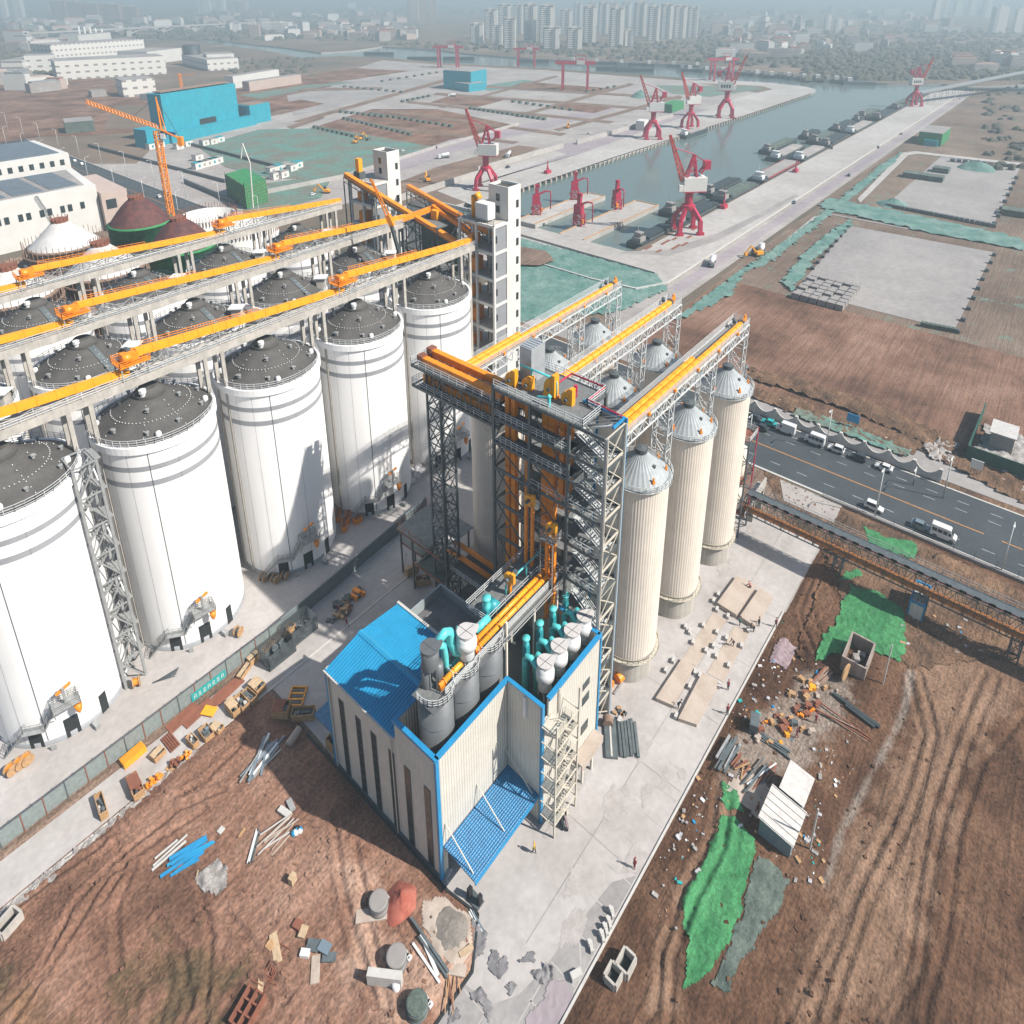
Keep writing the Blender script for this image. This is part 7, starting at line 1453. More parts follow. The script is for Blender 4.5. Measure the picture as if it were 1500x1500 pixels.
# ================================================================ people
def person(name_lbl, loc, rz, cloth, pose='stand', hat='red', legs=None, group=None):
    """figure about 2.4 m in this scene's stretched height; coverall over one continuous body"""
    S = 1.38; t_ = thing('person', name_lbl, 'person', loc, rz, group)
    bend = 1.0 if pose == 'bend' else .05; st = .28 if pose == 'walk' else .08
    hip = Vector((0, 0, .92)); ch = hip + Vector((.42 * bend, 0, .48 - .2 * bend)); nk = ch + Vector((.10 * bend, 0, .14 - .05 * bend)); hd = nk + Vector((.10 * bend + .02, 0, .17))
    P_ = [hip, hip.lerp(ch, .5), ch, nk, hd]; E_ = [(0, 1), (1, 2), (2, 3), (3, 4)]; rad = [.15, .14, .17, .06, .105]
    for s_ in (-1, 1):
        k = len(P_); sh = ch + Vector((0, s_ * .2, .03)); el = sh + Vector((.05 + .2 * bend, s_ * .07, -.29)); wr = el + Vector((.12 + .15 * bend, -s_ * .02, -.25)); ha = wr + Vector((.04, 0, -.10))
        P_ += [sh, el, wr, ha]; E_ += [(2, k), (k, k + 1), (k + 1, k + 2), (k + 2, k + 3)]; rad += [.075, .055, .04, .045]
        k = len(P_); hj = hip + Vector((0, s_ * .1, -.06)); kn = Vector((.06 + s_ * st * .6, s_ * .11, .48)); an = Vector((s_ * st * 1.2 - .02, s_ * .11, .08)); to = an + Vector((.2, s_ * .02, -.04))
        P_ += [hj, kn, an, to]; E_ += [(0, k), (k, k + 1), (k + 1, k + 2), (k + 2, k + 3)]; rad += [.11, .075, .055, .045]
    def skin(nm, idx, grow, mt):
        mp = {j: i for i, j in enumerate(idx)}; me = bpy.data.meshes.new(nm); me.from_pydata([tuple(P_[j]) for j in idx], [(mp[a], mp[b]) for a, b in E_ if a in mp and b in mp], []); me.materials.append(mt)
        o = bpy.data.objects.new(nm, me); COL.objects.link(o); o.parent = t_; CH.setdefault(t_.name, []).append(o); md = o.modifiers.new('s', 'SKIN'); sv = me.skin_vertices[0].data
        for i, j in enumerate(idx): sv[i].radius = (rad[j] * grow,) * 2
        sv[0].use_root = True; md.use_smooth_shade = True; ms = o.modifiers.new('u', 'SUBSURF'); ms.levels = ms.render_levels = 1; return o
    A_ = list(range(len(P_))); skin('body', A_, 1.0, M['skin'])
    up = [i for i in A_ if i not in (3, 4, 8, 16)]; lo = [0] + [i for i in A_ if i in (9, 10, 11, 17, 18, 19)]
    skin('coverall', [i for i in up if i not in (12, 20)], 1.18, cloth)
    if legs: skin('trousers', lo, 1.26, legs)
    f = MB(); f.smooth = True; f.lathe(hd.x, hd.y, [(.15, hd.z + .03), (.135, hd.z + .1), (.09, hd.z + .16), (.01, hd.z + .18)], 12); f.build('hard_hat' if hat else 'hair', M[hat or 'black'], None).parent = t_
    t_.scale = (.88, .88, S); return t_
W3 = 'three workers in maroon behind the hall'
for px, py, rz, c, ps, hat, lg, l in ((496.7, 900, 1, 'maroon', 'stand', 'redd', None, 'leftmost of the three maroon-clad workers behind the hall'), (513, 896, 2, 'maroon', 'walk', 'redd', None, 'rightmost of the three maroon-clad workers behind the hall'), (508, 918, -1, 'maroon', 'walk', 'redd', None, 'maroon-clad worker standing nearest the hall corner'),
    (782, 1250, -1.3, 'yel', 'walk', 'yellow', 'black', 'worker in yellow top walking on the yard below the canopy'), (1066, 1011, .5, 'redd', 'stand', 'redd', 'black', 'red-jacketed person beside the lower weighbridge slab'), (1065, 1047, .6, 'redd', 'walk', 'redd', 'black', 'red-jacketed person close to the yard kerb'),
    (929, 1273, 0, 'redd', 'stand', 'redd', 'maroon', 'small red figure near the kerb on the empty yard'), (1083, 917, -1, 'tealb', 'stand', None, 'black', 'person in teal top at the edge of the raised slab'), (1111, 918, 1, 'black', 'stand', None, 'black', 'person in black standing at the slab corner'), (1104, 926, 2, 'black', 'bend', None, 'black', 'person in black bending beside the slab corner'),
    (1136, 919, .6, 'maroon', 'walk', None, 'black', 'person walking alone by the far kerb'), (1074, 947, 2.5, 'black', 'bend', None, 'black', 'person in black crouching over the flat brown strip'), (993, 1039, -.6, 'black', 'bend', None, 'black', 'person in black bending between the lower slabs'),
    (1098, 866, 1, 'redd', 'bend', 'redd', 'black', 'person in red bending over the gap between the upper slabs'), (1194, 1064, 1, 'maroon', 'stand', 'redd', None, 'maroon-clad worker handling steel in the scrap yard'), (1166, 1084, 2, 'maroon', 'walk', 'redd', None, 'second maroon-clad worker lower in the scrap yard'), (897, 1003, 0, 'maroon', 'bend', None, None, 'person kneeling by the steel sheets') if 0 else (1108, 1128 + 70, 1, 'maroon', 'walk', 'redd', None, 'maroon figure beside the white shed')):
    b = g(px, py); b.z = .06 if b.y > 27 else TR(b.x, b.y); person(l, b, rz, M[c], ps, hat, M[lg] if lg else None)
b = gx(851, 793, 76); person('maroon-clad worker on a stair landing inside the steel tower', (76.3, 47.3, 31), 1, M['maroon'], 'stand', 'redd', None)
# ================================================================ weighbridge slabs and yard clutter
def slab(pxs, h_, label):
    t_ = MB(); t_.prism([tuple(g(*p).to_2d()) for p in pxs], .05, h_); c = g(*pxs[0]); tag(t_.build('weighbridge_slab', M['slab'], None, (c.x, c.y, .05)), label, 'slab', 'concrete slabs of the weighbridges')
slab([(1050, 888), (1079, 848), (1107, 862), (1078, 906)], 1.0, 'upper left raised slab of the weighbridge pair'); slab([(1083, 908), (1112, 866), (1132, 879), (1104, 922)], 1.0, 'upper right raised slab, where people stand at the corner')
slab([(960, 1027), (999, 968), (1017, 980), (985, 1038)], .8, 'lower left raised slab with pink-stained surface'); slab([(993, 1057), (1028, 989), (1053, 1003), (1020, 1066)], .8, 'lower right raised slab nearest the kerb')
slab([(1000, 965), (1045, 896), (1065, 909), (1020, 977)], .12, 'flat brown strip between the left raised slabs'); slab([(1035, 986), (1076, 917), (1098, 927), (1060, 1000)], .12, 'flat brown strip between the right raised slabs')
for px, py in ((1052, 873), (1045, 882), (1050, 895), (1066, 905), (1030, 918), (1015, 943), (1010, 928), (1050, 928), (1064, 937), (1086, 948), (1034, 955), (1045, 948), (1049, 963), (1067, 977), (986, 970), (975, 984), (1018, 987), (1025, 992), (1010, 1008), (1053, 1006), (1096, 925), (990, 1051), (1004, 920), (907, 1057)):
    b = g(px, py); f = MB(); f.rbox((b.x, b.y, .06), 1.0, .5, .75, .2); f.rbox((b.x + .3, b.y + .35, .06), .4, .35, .45, .2); tag(f.build('footing_block', M['kerb'], None, (b.x, b.y, .06)), 'small pale concrete footing block beside the weighbridge slabs', 'block', 'footing blocks by the weighbridges')
def item(name, label, cat, px, py, parts, rz=0, mt=None, grp=None, z=None):
    """parts: (kind, dx, dy, dz, sx, sy, sz, rot[, material])"""
    b = g(px, py); b.z = z if z is not None else (.07 if 27 < b.y and not (b.x < 41 and b.y < 92.5) else (TL(b.x, b.y) if b.y > 27 else TR(b.x, b.y)) + .02)
    ms = []; f = MB()
    for p in parts:
        m_ = p[8] if len(p) > 8 else mt
        if m_ not in ms: ms.append(m_)
        f.mi = ms.index(m_); k, dx, dy, dz, sx, sy, sz, ro = p[:8]; c, s_ = math.cos(rz), math.sin(rz); q = b + Vector((dx * c - dy * s_, dx * s_ + dy * c, dz))
        if k == 'b': f.rbox(q, sx, sy, sz, rz + ro)
        elif k == 'd': f.smooth = True; f.lathe(q.x, q.y, [(sx, q.z), (sx * .97, q.z + sz), (sx * .5, q.z + sz * 1.12), (.02, q.z + sz * 1.15)], 18); f.smooth = False
        elif k == 'c': f.smooth = True; f.lathe(q.x, q.y, [(sx, q.z), (sx, q.z + sz)], 24, cap=False); f.smooth = False; f.lathe(q.x, q.y, [(sx, q.z + sz), (sx * .9, q.z + sz + .06), (.02, q.z + sz + .1)], 24)
        elif k == 'p':
            d = Vector((math.cos(rz + ro), math.sin(rz + ro), 0)) * sx / 2; f.tube([q - d + Vector((0, 0, sy)), q + d + Vector((0, 0, sy + sz))], sy, 8)
        elif k == 'r': d = Vector((math.cos(rz + ro), math.sin(rz + ro), 0)) * sy / 2; f.tube([q - d + Vector((0, 0, sx)), q + d + Vector((0, 0, sx))], sx, 18)
    o = f.build(name, [M[x] if isinstance(x, str) else x for x in ms], None, tuple(b)); return tag(o, label, cat, grp)
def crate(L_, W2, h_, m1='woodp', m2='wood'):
    L_ *= .85; W2 *= .82; p = [('b', 0, W2 / 2, 0, L_, .09, h_, 0, m2), ('b', 0, -W2 / 2, 0, L_, .09, h_, 0, m2), ('b', L_ / 2, 0, 0, .09, W2 - .1, h_, 0, m2), ('b', -L_ / 2, 0, 0, .09, W2 - .1, h_, 0, m2), ('b', 0, 0, .1, L_ - .1, W2 - .1, h_ * .35, 0, 'dgrey')]  # dark inner block: shade of the hollow crate put into its colour
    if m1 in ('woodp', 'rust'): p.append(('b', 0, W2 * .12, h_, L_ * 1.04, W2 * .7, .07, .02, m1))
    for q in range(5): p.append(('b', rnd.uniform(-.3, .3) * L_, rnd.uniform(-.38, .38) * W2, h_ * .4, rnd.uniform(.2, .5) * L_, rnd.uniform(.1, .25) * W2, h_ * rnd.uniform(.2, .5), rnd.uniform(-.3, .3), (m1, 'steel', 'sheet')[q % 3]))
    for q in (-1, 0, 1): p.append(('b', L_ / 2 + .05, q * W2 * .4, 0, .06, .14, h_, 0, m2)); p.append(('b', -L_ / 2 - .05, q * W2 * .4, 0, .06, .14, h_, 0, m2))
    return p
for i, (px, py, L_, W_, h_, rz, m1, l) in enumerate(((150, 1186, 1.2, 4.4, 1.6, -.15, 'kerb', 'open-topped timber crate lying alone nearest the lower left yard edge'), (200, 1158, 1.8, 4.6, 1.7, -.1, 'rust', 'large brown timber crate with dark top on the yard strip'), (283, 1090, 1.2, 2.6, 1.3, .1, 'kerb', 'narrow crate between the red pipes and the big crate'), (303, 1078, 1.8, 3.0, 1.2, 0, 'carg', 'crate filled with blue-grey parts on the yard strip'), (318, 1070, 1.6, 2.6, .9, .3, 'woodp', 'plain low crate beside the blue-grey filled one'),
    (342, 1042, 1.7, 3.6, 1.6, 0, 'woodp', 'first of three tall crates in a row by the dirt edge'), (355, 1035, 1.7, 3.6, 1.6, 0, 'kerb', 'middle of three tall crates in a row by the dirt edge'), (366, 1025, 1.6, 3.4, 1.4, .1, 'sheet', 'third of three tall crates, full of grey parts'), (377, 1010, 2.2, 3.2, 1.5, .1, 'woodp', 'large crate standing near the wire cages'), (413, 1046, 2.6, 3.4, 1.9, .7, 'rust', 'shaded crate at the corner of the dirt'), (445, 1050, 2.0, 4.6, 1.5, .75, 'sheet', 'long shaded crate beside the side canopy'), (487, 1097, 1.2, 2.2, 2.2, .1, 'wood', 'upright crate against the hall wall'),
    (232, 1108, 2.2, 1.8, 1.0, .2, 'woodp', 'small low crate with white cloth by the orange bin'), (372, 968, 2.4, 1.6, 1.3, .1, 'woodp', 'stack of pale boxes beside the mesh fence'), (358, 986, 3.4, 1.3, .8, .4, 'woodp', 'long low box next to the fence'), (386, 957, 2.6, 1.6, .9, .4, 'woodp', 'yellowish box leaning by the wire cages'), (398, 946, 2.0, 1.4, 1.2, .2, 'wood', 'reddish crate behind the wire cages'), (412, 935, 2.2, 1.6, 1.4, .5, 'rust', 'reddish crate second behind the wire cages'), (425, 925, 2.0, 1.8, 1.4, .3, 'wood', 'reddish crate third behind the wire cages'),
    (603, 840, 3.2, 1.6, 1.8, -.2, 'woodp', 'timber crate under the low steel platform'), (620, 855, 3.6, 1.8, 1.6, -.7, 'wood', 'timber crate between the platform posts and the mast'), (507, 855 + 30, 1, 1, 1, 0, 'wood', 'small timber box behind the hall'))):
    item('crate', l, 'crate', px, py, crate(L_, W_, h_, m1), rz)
item('skip_bin', 'bright orange-yellow open bin beside the mesh fence', 'bin', 196, 1110, [('b', 0, 0, 0, 3.6, 1.6, 1.1, 0, 'yellow'), ('b', 0, 0, 1.1, 3.3, 1.3, .05, 0, 'orange')], .08)
item('steel_plate', 'yellow grid plate lying on the red pipes', 'plate', 307, 1044, [('b', 0, 0, .35, 1.7, 2.4, .1, 0, 'yellow')], .5)
for k, (px, py) in enumerate(((268, 1052), (290, 1045), (322, 1022), (335, 1012))): item('pipe_stack', ('nearest', 'second', 'third', 'farthest')[k] + ' bundle of rust-red pipes along the mesh fence', 'pipes', px, py, [('p', 0, d * .3, 0, 5.4, .13, 0, 0, 'rust') for d in range(-3, 4)], .12)
item('pipe_stack', 'short upright bundle of reddish tubes on the yard strip', 'pipes', 250, 1088, [('p', d * .35, 0, 0, 3.4, .16, 0, 1.5, 'rust') for d in range(-2, 3)], .1)
for k, (px, py, c) in enumerate(((221, 1150, 'orange'), (231, 1143, 'orange'), (254, 1122, 'rust'), (262, 1118, 'rust'), (273, 1110, 'orange'))): item('pallet_load', ('orange castings on a pallet, leftmost of five', 'orange castings on a pallet with a teal lid, second of five', 'dark red parts on a pallet, third of five', 'dark red parts on a pallet, fourth of five', 'orange ring parts on the rightmost pallet')[k], 'pallet load', px, py, [('b', 0, 0, 0, 1.9, 1.6, .15, 0, 'wood')] + [('r', rnd.uniform(-.6, .6), rnd.uniform(-.5, .5), .15 + .3 * (q % 2), .25, .35, 0, rnd.random() * 3, c) for q in range(7)], .4)
for k, (px, py, rr) in enumerate(((18, 1133, .3), (31, 1124, .25), (41, 1118, .2), (201, 1004, 1.2), (350, 930, .4), (387, 851, .3), (404, 853, .2), (418, 848, .5))): item('cable_drum', ('cable drum nearest the left edge', 'second cable drum at the left edge', 'third, smaller cable drum at the left edge', 'rust ring drum near the stair lattice', 'dark drum by the foot of the second silo', 'cable drum beside the blue tarp by the third silo', 'middle drum beside the third silo', 'rightmost drum beside the third silo')[k], 'cable drum', px, py, [('r', 0, -.5, 0, .95, .16, 0, 1.57, 'wood'), ('r', 0, .5, 0, .95, .16, 0, 1.57, 'wood'), ('r', 0, 0, .35, .6, .9, 0, 1.57, 'orange' if k < 4 else 'steel')], rr)
for k, (px, py, rz) in enumerate(((495, 758, .9), (505, 772, .9), (510, 760, .8), (524, 765, 0))): item('orange_box', ('rear', 'front', 'middle', 'separate right-hand')[k] + ' long orange box at the foot of the fourth silo', 'box', px, py, [('b', 0, 0, 0, 3.6 if k < 3 else 2.0, 1.3, 1.3, 0, 'orange'), ('b', 0, 0, 1.3, 3.2 if k < 3 else 1.7, 1.0, .1, 0, 'rust')], rz)
for k, (px, py) in enumerate(((396, 985), (430, 950))):
    b = g(px, py); t = thing('wire_cage', ('near', 'far')[k] + ' dark wire-mesh storage cage next to the mesh fence', 'cage', tuple(b)); f = MB(); L_, W_, h_ = 5.6, 3.6, 3.6; f.box(b.x, b.x + L_, b.y, b.y + W_, .1, .25); f.build('base', M['steel'], t)
    f = MB()
    for q in range(15): f.beam((b.x + q * .4, b.y, .2), (b.x + q * .4, b.y, h_), .07); f.beam((b.x + q * .4, b.y + W_, .2), (b.x + q * .4, b.y + W_, h_), .07)
    for q in range(10):
        f.beam((b.x, b.y, .4 + q * .35), (b.x + L_, b.y, .4 + q * .35), .07); f.beam((b.x, b.y + W_, .4 + q * .35), (b.x + L_, b.y + W_, .4 + q * .35), .07); f.beam((b.x, b.y, .4 + q * .35), (b.x, b.y + W_, .4 + q * .35), .07); f.beam((b.x + L_, b.y, .4 + q * .35), (b.x + L_, b.y + W_, .4 + q * .35), .07); f.beam((b.x, b.y + q * .4, .2), (b.x, b.y + q * .4, h_), .07)
    f.build('wire_grid', M['steel'], t); f = MB()
    for q in range(12): f.rbox((b.x + rnd.uniform(.6, 5), b.y + rnd.uniform(.5, 3), .25), rnd.uniform(.6, 1.6), rnd.uniform(.4, 1), rnd.uniform(.3, 1.4), rnd.random() * 3)
    f.build('contents', M['sheet'], t)
f = [('b', 0, 0, 0, 3.4, .2, .5, 0, 'yellow'), ('b', 0, 2.6, 0, 3.4, .2, .5, 0, 'yellow'), ('b', -1.7, 1.3, 0, .2, 2.8, .5, 0, 'yellow'), ('b', 1.7, 1.3, 0, .2, 2.8, .5, 0, 'yellow')] + [('b', -1.1 + .55 * q, 1.3, .3, .3, 2.2, .1, 0, 'yellow' if q % 2 else 'steel') for q in range(5)]
item('grid_rack', 'yellow-edged grid frame lying beside the side canopy', 'frame', 446, 1022, f, .7)
for k, (px, py) in enumerate(((430, 905), (440, 885), (462, 872), (443, 898))): item('scrap_heap', ('pale', 'green-grey', 'orange-topped', 'brown')[k] + ' heap of fittings along the dark site wall', 'heap', px + 60, py, [('b', rnd.uniform(-1.5, 1.5), rnd.uniform(-.7, .7), 0, rnd.uniform(.5, 2.2), rnd.uniform(.3, 1), rnd.uniform(.3, 1.2), rnd.random() * 3, ('woodp', 'netd', 'orange', 'wood')[k] if q % 2 else 'steel') for q in range(12)])
item('tarp_heap', 'crumpled white plastic heap between the fourth and fifth silos', 'heap', 609, 697, [('d', rnd.uniform(-3, 2), rnd.uniform(-1.5, 1.5), 0, rnd.uniform(.5, 1.2), 1, rnd.uniform(.5, 1.6), 0, 'plast') for q in range(22)])
item('tarp_heap', 'folded blue-grey netting beside the third silo', 'heap', 398, 838, [('d', rnd.uniform(-1.5, 1), rnd.uniform(-1, 1), 0, rnd.uniform(.5, 1.1), 1, .5, 0, 'netd') for q in range(9)])
item('pipe_stack', 'grey angle-irons lying on the silo yard near the fence', 'steel bars', 240, 996, [('b', q * .25, q * .1, 0, 3.8, .14, .14, -.5 + q * .1, 'steel') for q in range(5)])
for px, py, r_ in ((470, 880, 0), (455, 890, .2)): pass
# ---- material on the red earth
def strips(name, label, cat, px, py, n, L_, w_, spread, mt, rz, jit=.12, h_=.12, grp=None):
    if isinstance(rz, tuple): q_ = g(*rz[1]) - g(*rz[0]); rz = math.atan2(q_.y, q_.x)
    return item(name, label, cat, px, py, [('b', rnd.uniform(-.12, .12) * L_, (q - n / 2) * spread * rnd.uniform(.4, 1.1), q * .05, L_ * rnd.uniform(.55, 1.12), w_ * rnd.uniform(.6, 1.3), h_, rnd.gauss(0, jit * .9), rnd.choice(mt)) for q in range(n)], rz, None, grp)
strips('sheet_stack', 'long blue cladding sheets lying on the red earth', 'sheets', 277, 1262, 7, 5.6, .42, .4, ['blue', 'blue', 'blueroof'], ((240, 1287), (312, 1242)), .1, .2)
strips('board_stack', 'white trim strips beside the blue cladding sheets', 'boards', 252, 1250, 3, 4.6, .3, .8, ['kerb', 'whitem'], ((238, 1270), (275, 1237)), .1)
strips('board_stack', 'thin cream strips below the blue cladding sheets', 'boards', 290, 1285, 3, 3.0, .18, .35, ['slab', 'woodp'], .5, .2)
strips('sheet_stack', 'fan of grey-white sheets lying in the hall shadow', 'sheets', 385, 1117, 12, 7.0, .34, .34, ['steell', 'whitem', 'carg'], ((362, 1142), (400, 1085)), .2)
strips('board_stack', 'narrow white profiles on end in the sunlit earth', 'boards', 374, 1240, 5, 4.8, .16, .2, ['whitem', 'sheet'], ((369, 1258), (380, 1208)), .06)
strips('board_stack', 'spread of long white laths at the shadow edge', 'boards', 410, 1226, 9, 5.4, .16, .34, ['slab', 'kerb'], ((385, 1248), (440, 1205)), .14)
item('tarp_heap', 'blue and white plastic bags beside the white laths', 'bags', 436, 1225, [('d', rnd.uniform(-.8, .8), rnd.uniform(-.6, .6), 0, .35, 1, .5, 0, ('blue', 'whitem', 'black')[q % 3]) for q in range(8)])
item('concrete_block', 'two pale blocks lying in the hall shadow', 'blocks', 418, 1196, [('b', 0, 0, 0, .9, 2.2, .6, .2, 'kerb'), ('b', 1.2, .2, 0, .8, 1.8, .5, -.2, 'steell')])
item('sack_roll', 'rolled beige cloth lying in the hall shadow', 'roll', 431, 1085, [('p', 0, 0, 0, 3.0, .55, 0, 0, 'slab'), ('b', 0, 0, 0, 2.6, 1.0, .5, 0, 'wood')], .3)
drape('rubble_heap', [(285, 1290), (300, 1278), (320, 1265), (332, 1270), (335, 1300), (322, 1318), (300, 1312)], M['rubble'], .3, .1, TL, .5, None, 'pale broken rubble heap on the red earth', 'rubble')
for k, (px, py, rz) in enumerate(((556, 1334, 0), (582, 1415, 0), (612, 1485, 0))):
    item('mixing_tub', ('round grey-topped tub nearest the hall', 'round grey-topped tub in the middle of the three', 'round tub with bagged lid nearest the photo bottom')[k], 'tub', px, py, [('c', 0, 0, 0, 1.3, 1, 1.7, 0, 'netd' if k == 2 else 'pad'), ('c', 0, 0, .2, 1.38, 1, .12, 0, 'steel'), ('c', 0, 0, 1.3, 1.38, 1, .12, 0, 'steel')] + [('b', 1.3, -1.0 + .3 * q, 0, .6, .35, .4, q, 'whitem') for q in range(4)])
item('long_box', 'long grey metal box standing between the lower tubs', 'box', 565, 1445, [('b', 0, 0, 0, .9, 4.4, 2.0, 0, 'kerb')], .6)
item('brick_plinth', 'flat brown slab beneath the upper tub', 'slab', 545, 1345, [('b', 0, 0, 0, 4.2, 1.5, .25, 0, 'slab')], -.75)
item('bucket', 'white bucket beside the long grey metal box', 'bucket', 581, 1452, [('d', 0, 0, 0, .55, 1, 1.0, 0, 'whitem')])
def heap(name, label, cat, px, py, r_, h_, mt, sx=1.0):
    b = g(px, py); f = MB(); f.smooth = True; n = 26; v = []; rings = 7; z0 = TL(b.x, b.y) if b.x < 42 else .05
    for i in range(rings + 1):
        q = 1 - i / rings
        for k in range(n): a_ = 2 * math.pi * k / n; rr = r_ * q * (1 + .3 * noise.noise(Vector((math.cos(a_) * 1.5 + px, math.sin(a_) * 1.5, q)))); v.append((b.x + rr * math.cos(a_) * sx, b.y + rr * math.sin(a_), z0 - .1 + h_ * (1 - q) ** .9 * (1 + .25 * noise.noise(Vector((a_ * 2, q * 4, px))))))
    f.add(v, [(i * n + k, i * n + (k + 1) % n, (i + 1) * n + (k + 1) % n, (i + 1) * n + k) for i in range(rings) for k in range(n)]); return tag(f.build(name, mt, None, tuple(b)), label, cat)
heap('sand_heap', 'red sand heap beside the upper tub', 'heap', 588, 1325, 2.4, 1.9, M['redsand']); heap('sand_heap', 'grey sand heap in the curved kerb near the yard corner', 'heap', 657, 1368, 2.6, .6, M['sand'])
drape('sand_patch', [(620, 1325), (655, 1310), (690, 1345), (692, 1395), (670, 1420), (640, 1400), (618, 1360)], M['slab'], .3, .05, TL, .12)
strips('sheet_stack', 'blue and white cladding strips pointing to the yard corner', 'sheets', 630, 1402, 4, 7.4, .4, .45, ['sheet', 'blue', 'whitem', 'sheet'], ((608, 1368), (652, 1432)), .08, .2)
strips('sheet_stack', 'thin white strips on the yard by the dark cloth', 'sheets', 698, 1348, 3, 3.6, .2, .22, ['whitem', 'carg'], ((689, 1330), (708, 1365)), .05)
strips('board_stack', 'rusty thin boards near the lowest tub', 'boards', 660, 1440, 5, 5.2, .14, .4, ['rust', 'wood'], .55, .3)
item('plank', 'short pale timber on the cloth by the yard corner', 'plank', 683, 1398, [('b', 0, 0, 0, 1.9, .6, .4, 0, 'woodp')], -.35); item('plank', 'pink board near the yard corner', 'plank', 668, 1425, [('b', 0, 0, 0, 2.6, 1.2, .2, 0, 'slab')], -1.0)
item('hand_cart', 'two dark upright hand carts on the yard', 'cart', 693, 1320, [('b', 0, .6, .2, .7, .5, 1.9, 0, 'black'), ('b', .3, -1.0, .2, .7, .5, 1.7, 0, 'black'), ('b', .2, -.2, 0, 1.4, 2.2, .25, 0, 'sheet')])
for k, (px, py, l) in enumerate(((430, 1298, 'pale crate end casting a shadow on the red earth'), (405, 1395, 'pale plywood strip on the red earth'), (397, 1392, 'orange-brown board near the plywood strip'), (445, 1372, 'pair of pale boards by the dark panels'), (437, 1362, 'rust-brown box by the dark panels'), (463, 1425, 'three pale boards below the dark panels'), (382, 1460, 'long pale plank near the bottom edge'), (325, 1222, 'white square tile on the earth'), (355, 1225, 'small wooden cross piece'))):
    item('plank', l, 'plank', px, py, [('b', 0, 0, 0, (1.0, 1.0, .9, 1.3, 1.0, 2.8, 3.0, .9, 1.3)[k], (.7, 3.4, 1.0, .9, 1.1, 1.1, .7, .8, .3)[k], (1.4, .2, .3, .5, .6, .2, .2, .15, .2)[k], 0, ('woodp', 'woodp', 'wood', 'woodp', 'rust', 'slab', 'woodp', 'kerb', 'wood')[k])], (.3, -.35, .2, .5, .3, .9, .9, .2, .3)[k])
item('panel_stack', 'stack of dark blue framed panels leaning on the earth', 'panels', 460, 1392, [('b', 0, 0, .3, 1.3, 1.7, .15, .2, 'sheet'), ('b', .2, -1.6, .5, 1.2, 1.6, .15, -.1, 'carg'), ('b', -.4, -2.6, .2, 1.0, 1.8, .15, .3, 'sheet'), ('b', -1.0, .6, 0, .8, 1.2, .6, .2, 'whitem')], .4)
item('scaffold_clamps', 'scatter of rusty scaffold frames on the earth', 'frames', 400, 1425, [('b', rnd.uniform(-2.5, 2.5), rnd.uniform(-1, 1), 0, 1.8, .12, .12, rnd.choice((.1, 1.6)), 'rust') for q in range(16)], .3)
item('steel_rack', 'rust-red steel rack at the bottom edge', 'rack', 365, 1488, [('b', 0, d, 0, 3.6, .2, 1.2, 0, 'rust') for d in (-1.2, 0, 1.2)] + [('b', d, 0, .8, .2, 2.6, .2, 0, 'rust') for d in (-1.7, -.6, .6, 1.7)], .3)
def pit(px, py, L_, W_, h_, rz, label, m_='conc'):
    return item('concrete_chamber', label, 'chamber', px, py, [('b', 0, W_ / 2, 0, L_, .3, h_, 0, m_), ('b', 0, -W_ / 2, 0, L_, .3, h_, 0, m_), ('b', L_ / 2, 0, 0, .3, W_ - .3, h_, 0, m_), ('b', -L_ / 2, 0, 0, .3, W_ - .3, h_, 0, m_), ('b', 0, 0, .1, L_ - .3, W_ - .3, .1, 0, 'dark')], rz)
pit(16, 1362, 2.6, 1.8, 1.5, .3, 'open concrete chamber at the left edge of the red earth'); pit(898, 1438, 1.8, 1.7, 1.4, 0, 'near half of the twin concrete chambers beside the kerb'); pit(916, 1420, 2.2, 1.7, 1.5, 0, 'far half of the twin concrete chambers beside the kerb')
# ---- dark cloths on the yard
def cloth(pxs, label, mt='dgrey', amp=.25): drape('floor_cloth', pxs, M[mt], .22, .06, lambda x, y: .09, amp, None, label, 'cloth')
cloth([(692, 1345), (715, 1370), (708, 1400), (695, 1412), (692, 1385)], 'dark cloth trailing from the white strips at the yard corner'); cloth([(722, 1390), (733, 1402), (725, 1430), (715, 1415)], 'small folded dark cloth beside the corner cloth'); cloth([(741, 1405), (745, 1412), (733, 1437), (724, 1420)], 'triangular dark cloth on the yard')
cloth([(783, 1412), (800, 1412), (812, 1425), (806, 1445), (790, 1440), (778, 1425)], 'round crumpled dark cloth on the yard', amp=.7); cloth([(760, 1405), (772, 1398), (786, 1403), (784, 1410), (770, 1408), (763, 1412)], 'arched strip of dark cloth'); cloth([(740, 1450), (755, 1442), (760, 1452), (748, 1465)], 'small brown crumpled cloth', amp=.4)
cloth([(688, 1452), (703, 1445), (722, 1470), (716, 1500), (704, 1475), (692, 1465)], 'long crumpled dark cloth near the bottom edge', amp=.4); cloth([(660, 1490), (672, 1482), (676, 1500), (656, 1505)], 'dark cloth cut by the bottom edge'); cloth([(770, 1500), (812, 1435), (845, 1448), (815, 1505)], 'broad mauve-grey cloth strip beside the kerb', 'lilac', .1)
item('kerb_stone', 'pale stone lying on the yard near the kerb', 'stone', 844, 1432, [('b', 0, 0, 0, 1.5, .8, .9, 0, 'kerb')], -.5)
for k, (px, py) in enumerate(((883, 1375), (888, 1365), (893, 1355), (897, 1340), (866, 1390))): item('kerb_stone', 'jagged broken kerb stone beside the lower kerb', 'stone', px, py, [('b', 0, 0, 0, 1.2, .4, .7, 0, 'kerb'), ('b', .3, .2, 0, .6, .4, 1.0, .3, 'kerb')], .8, None, 'broken kerb stones')
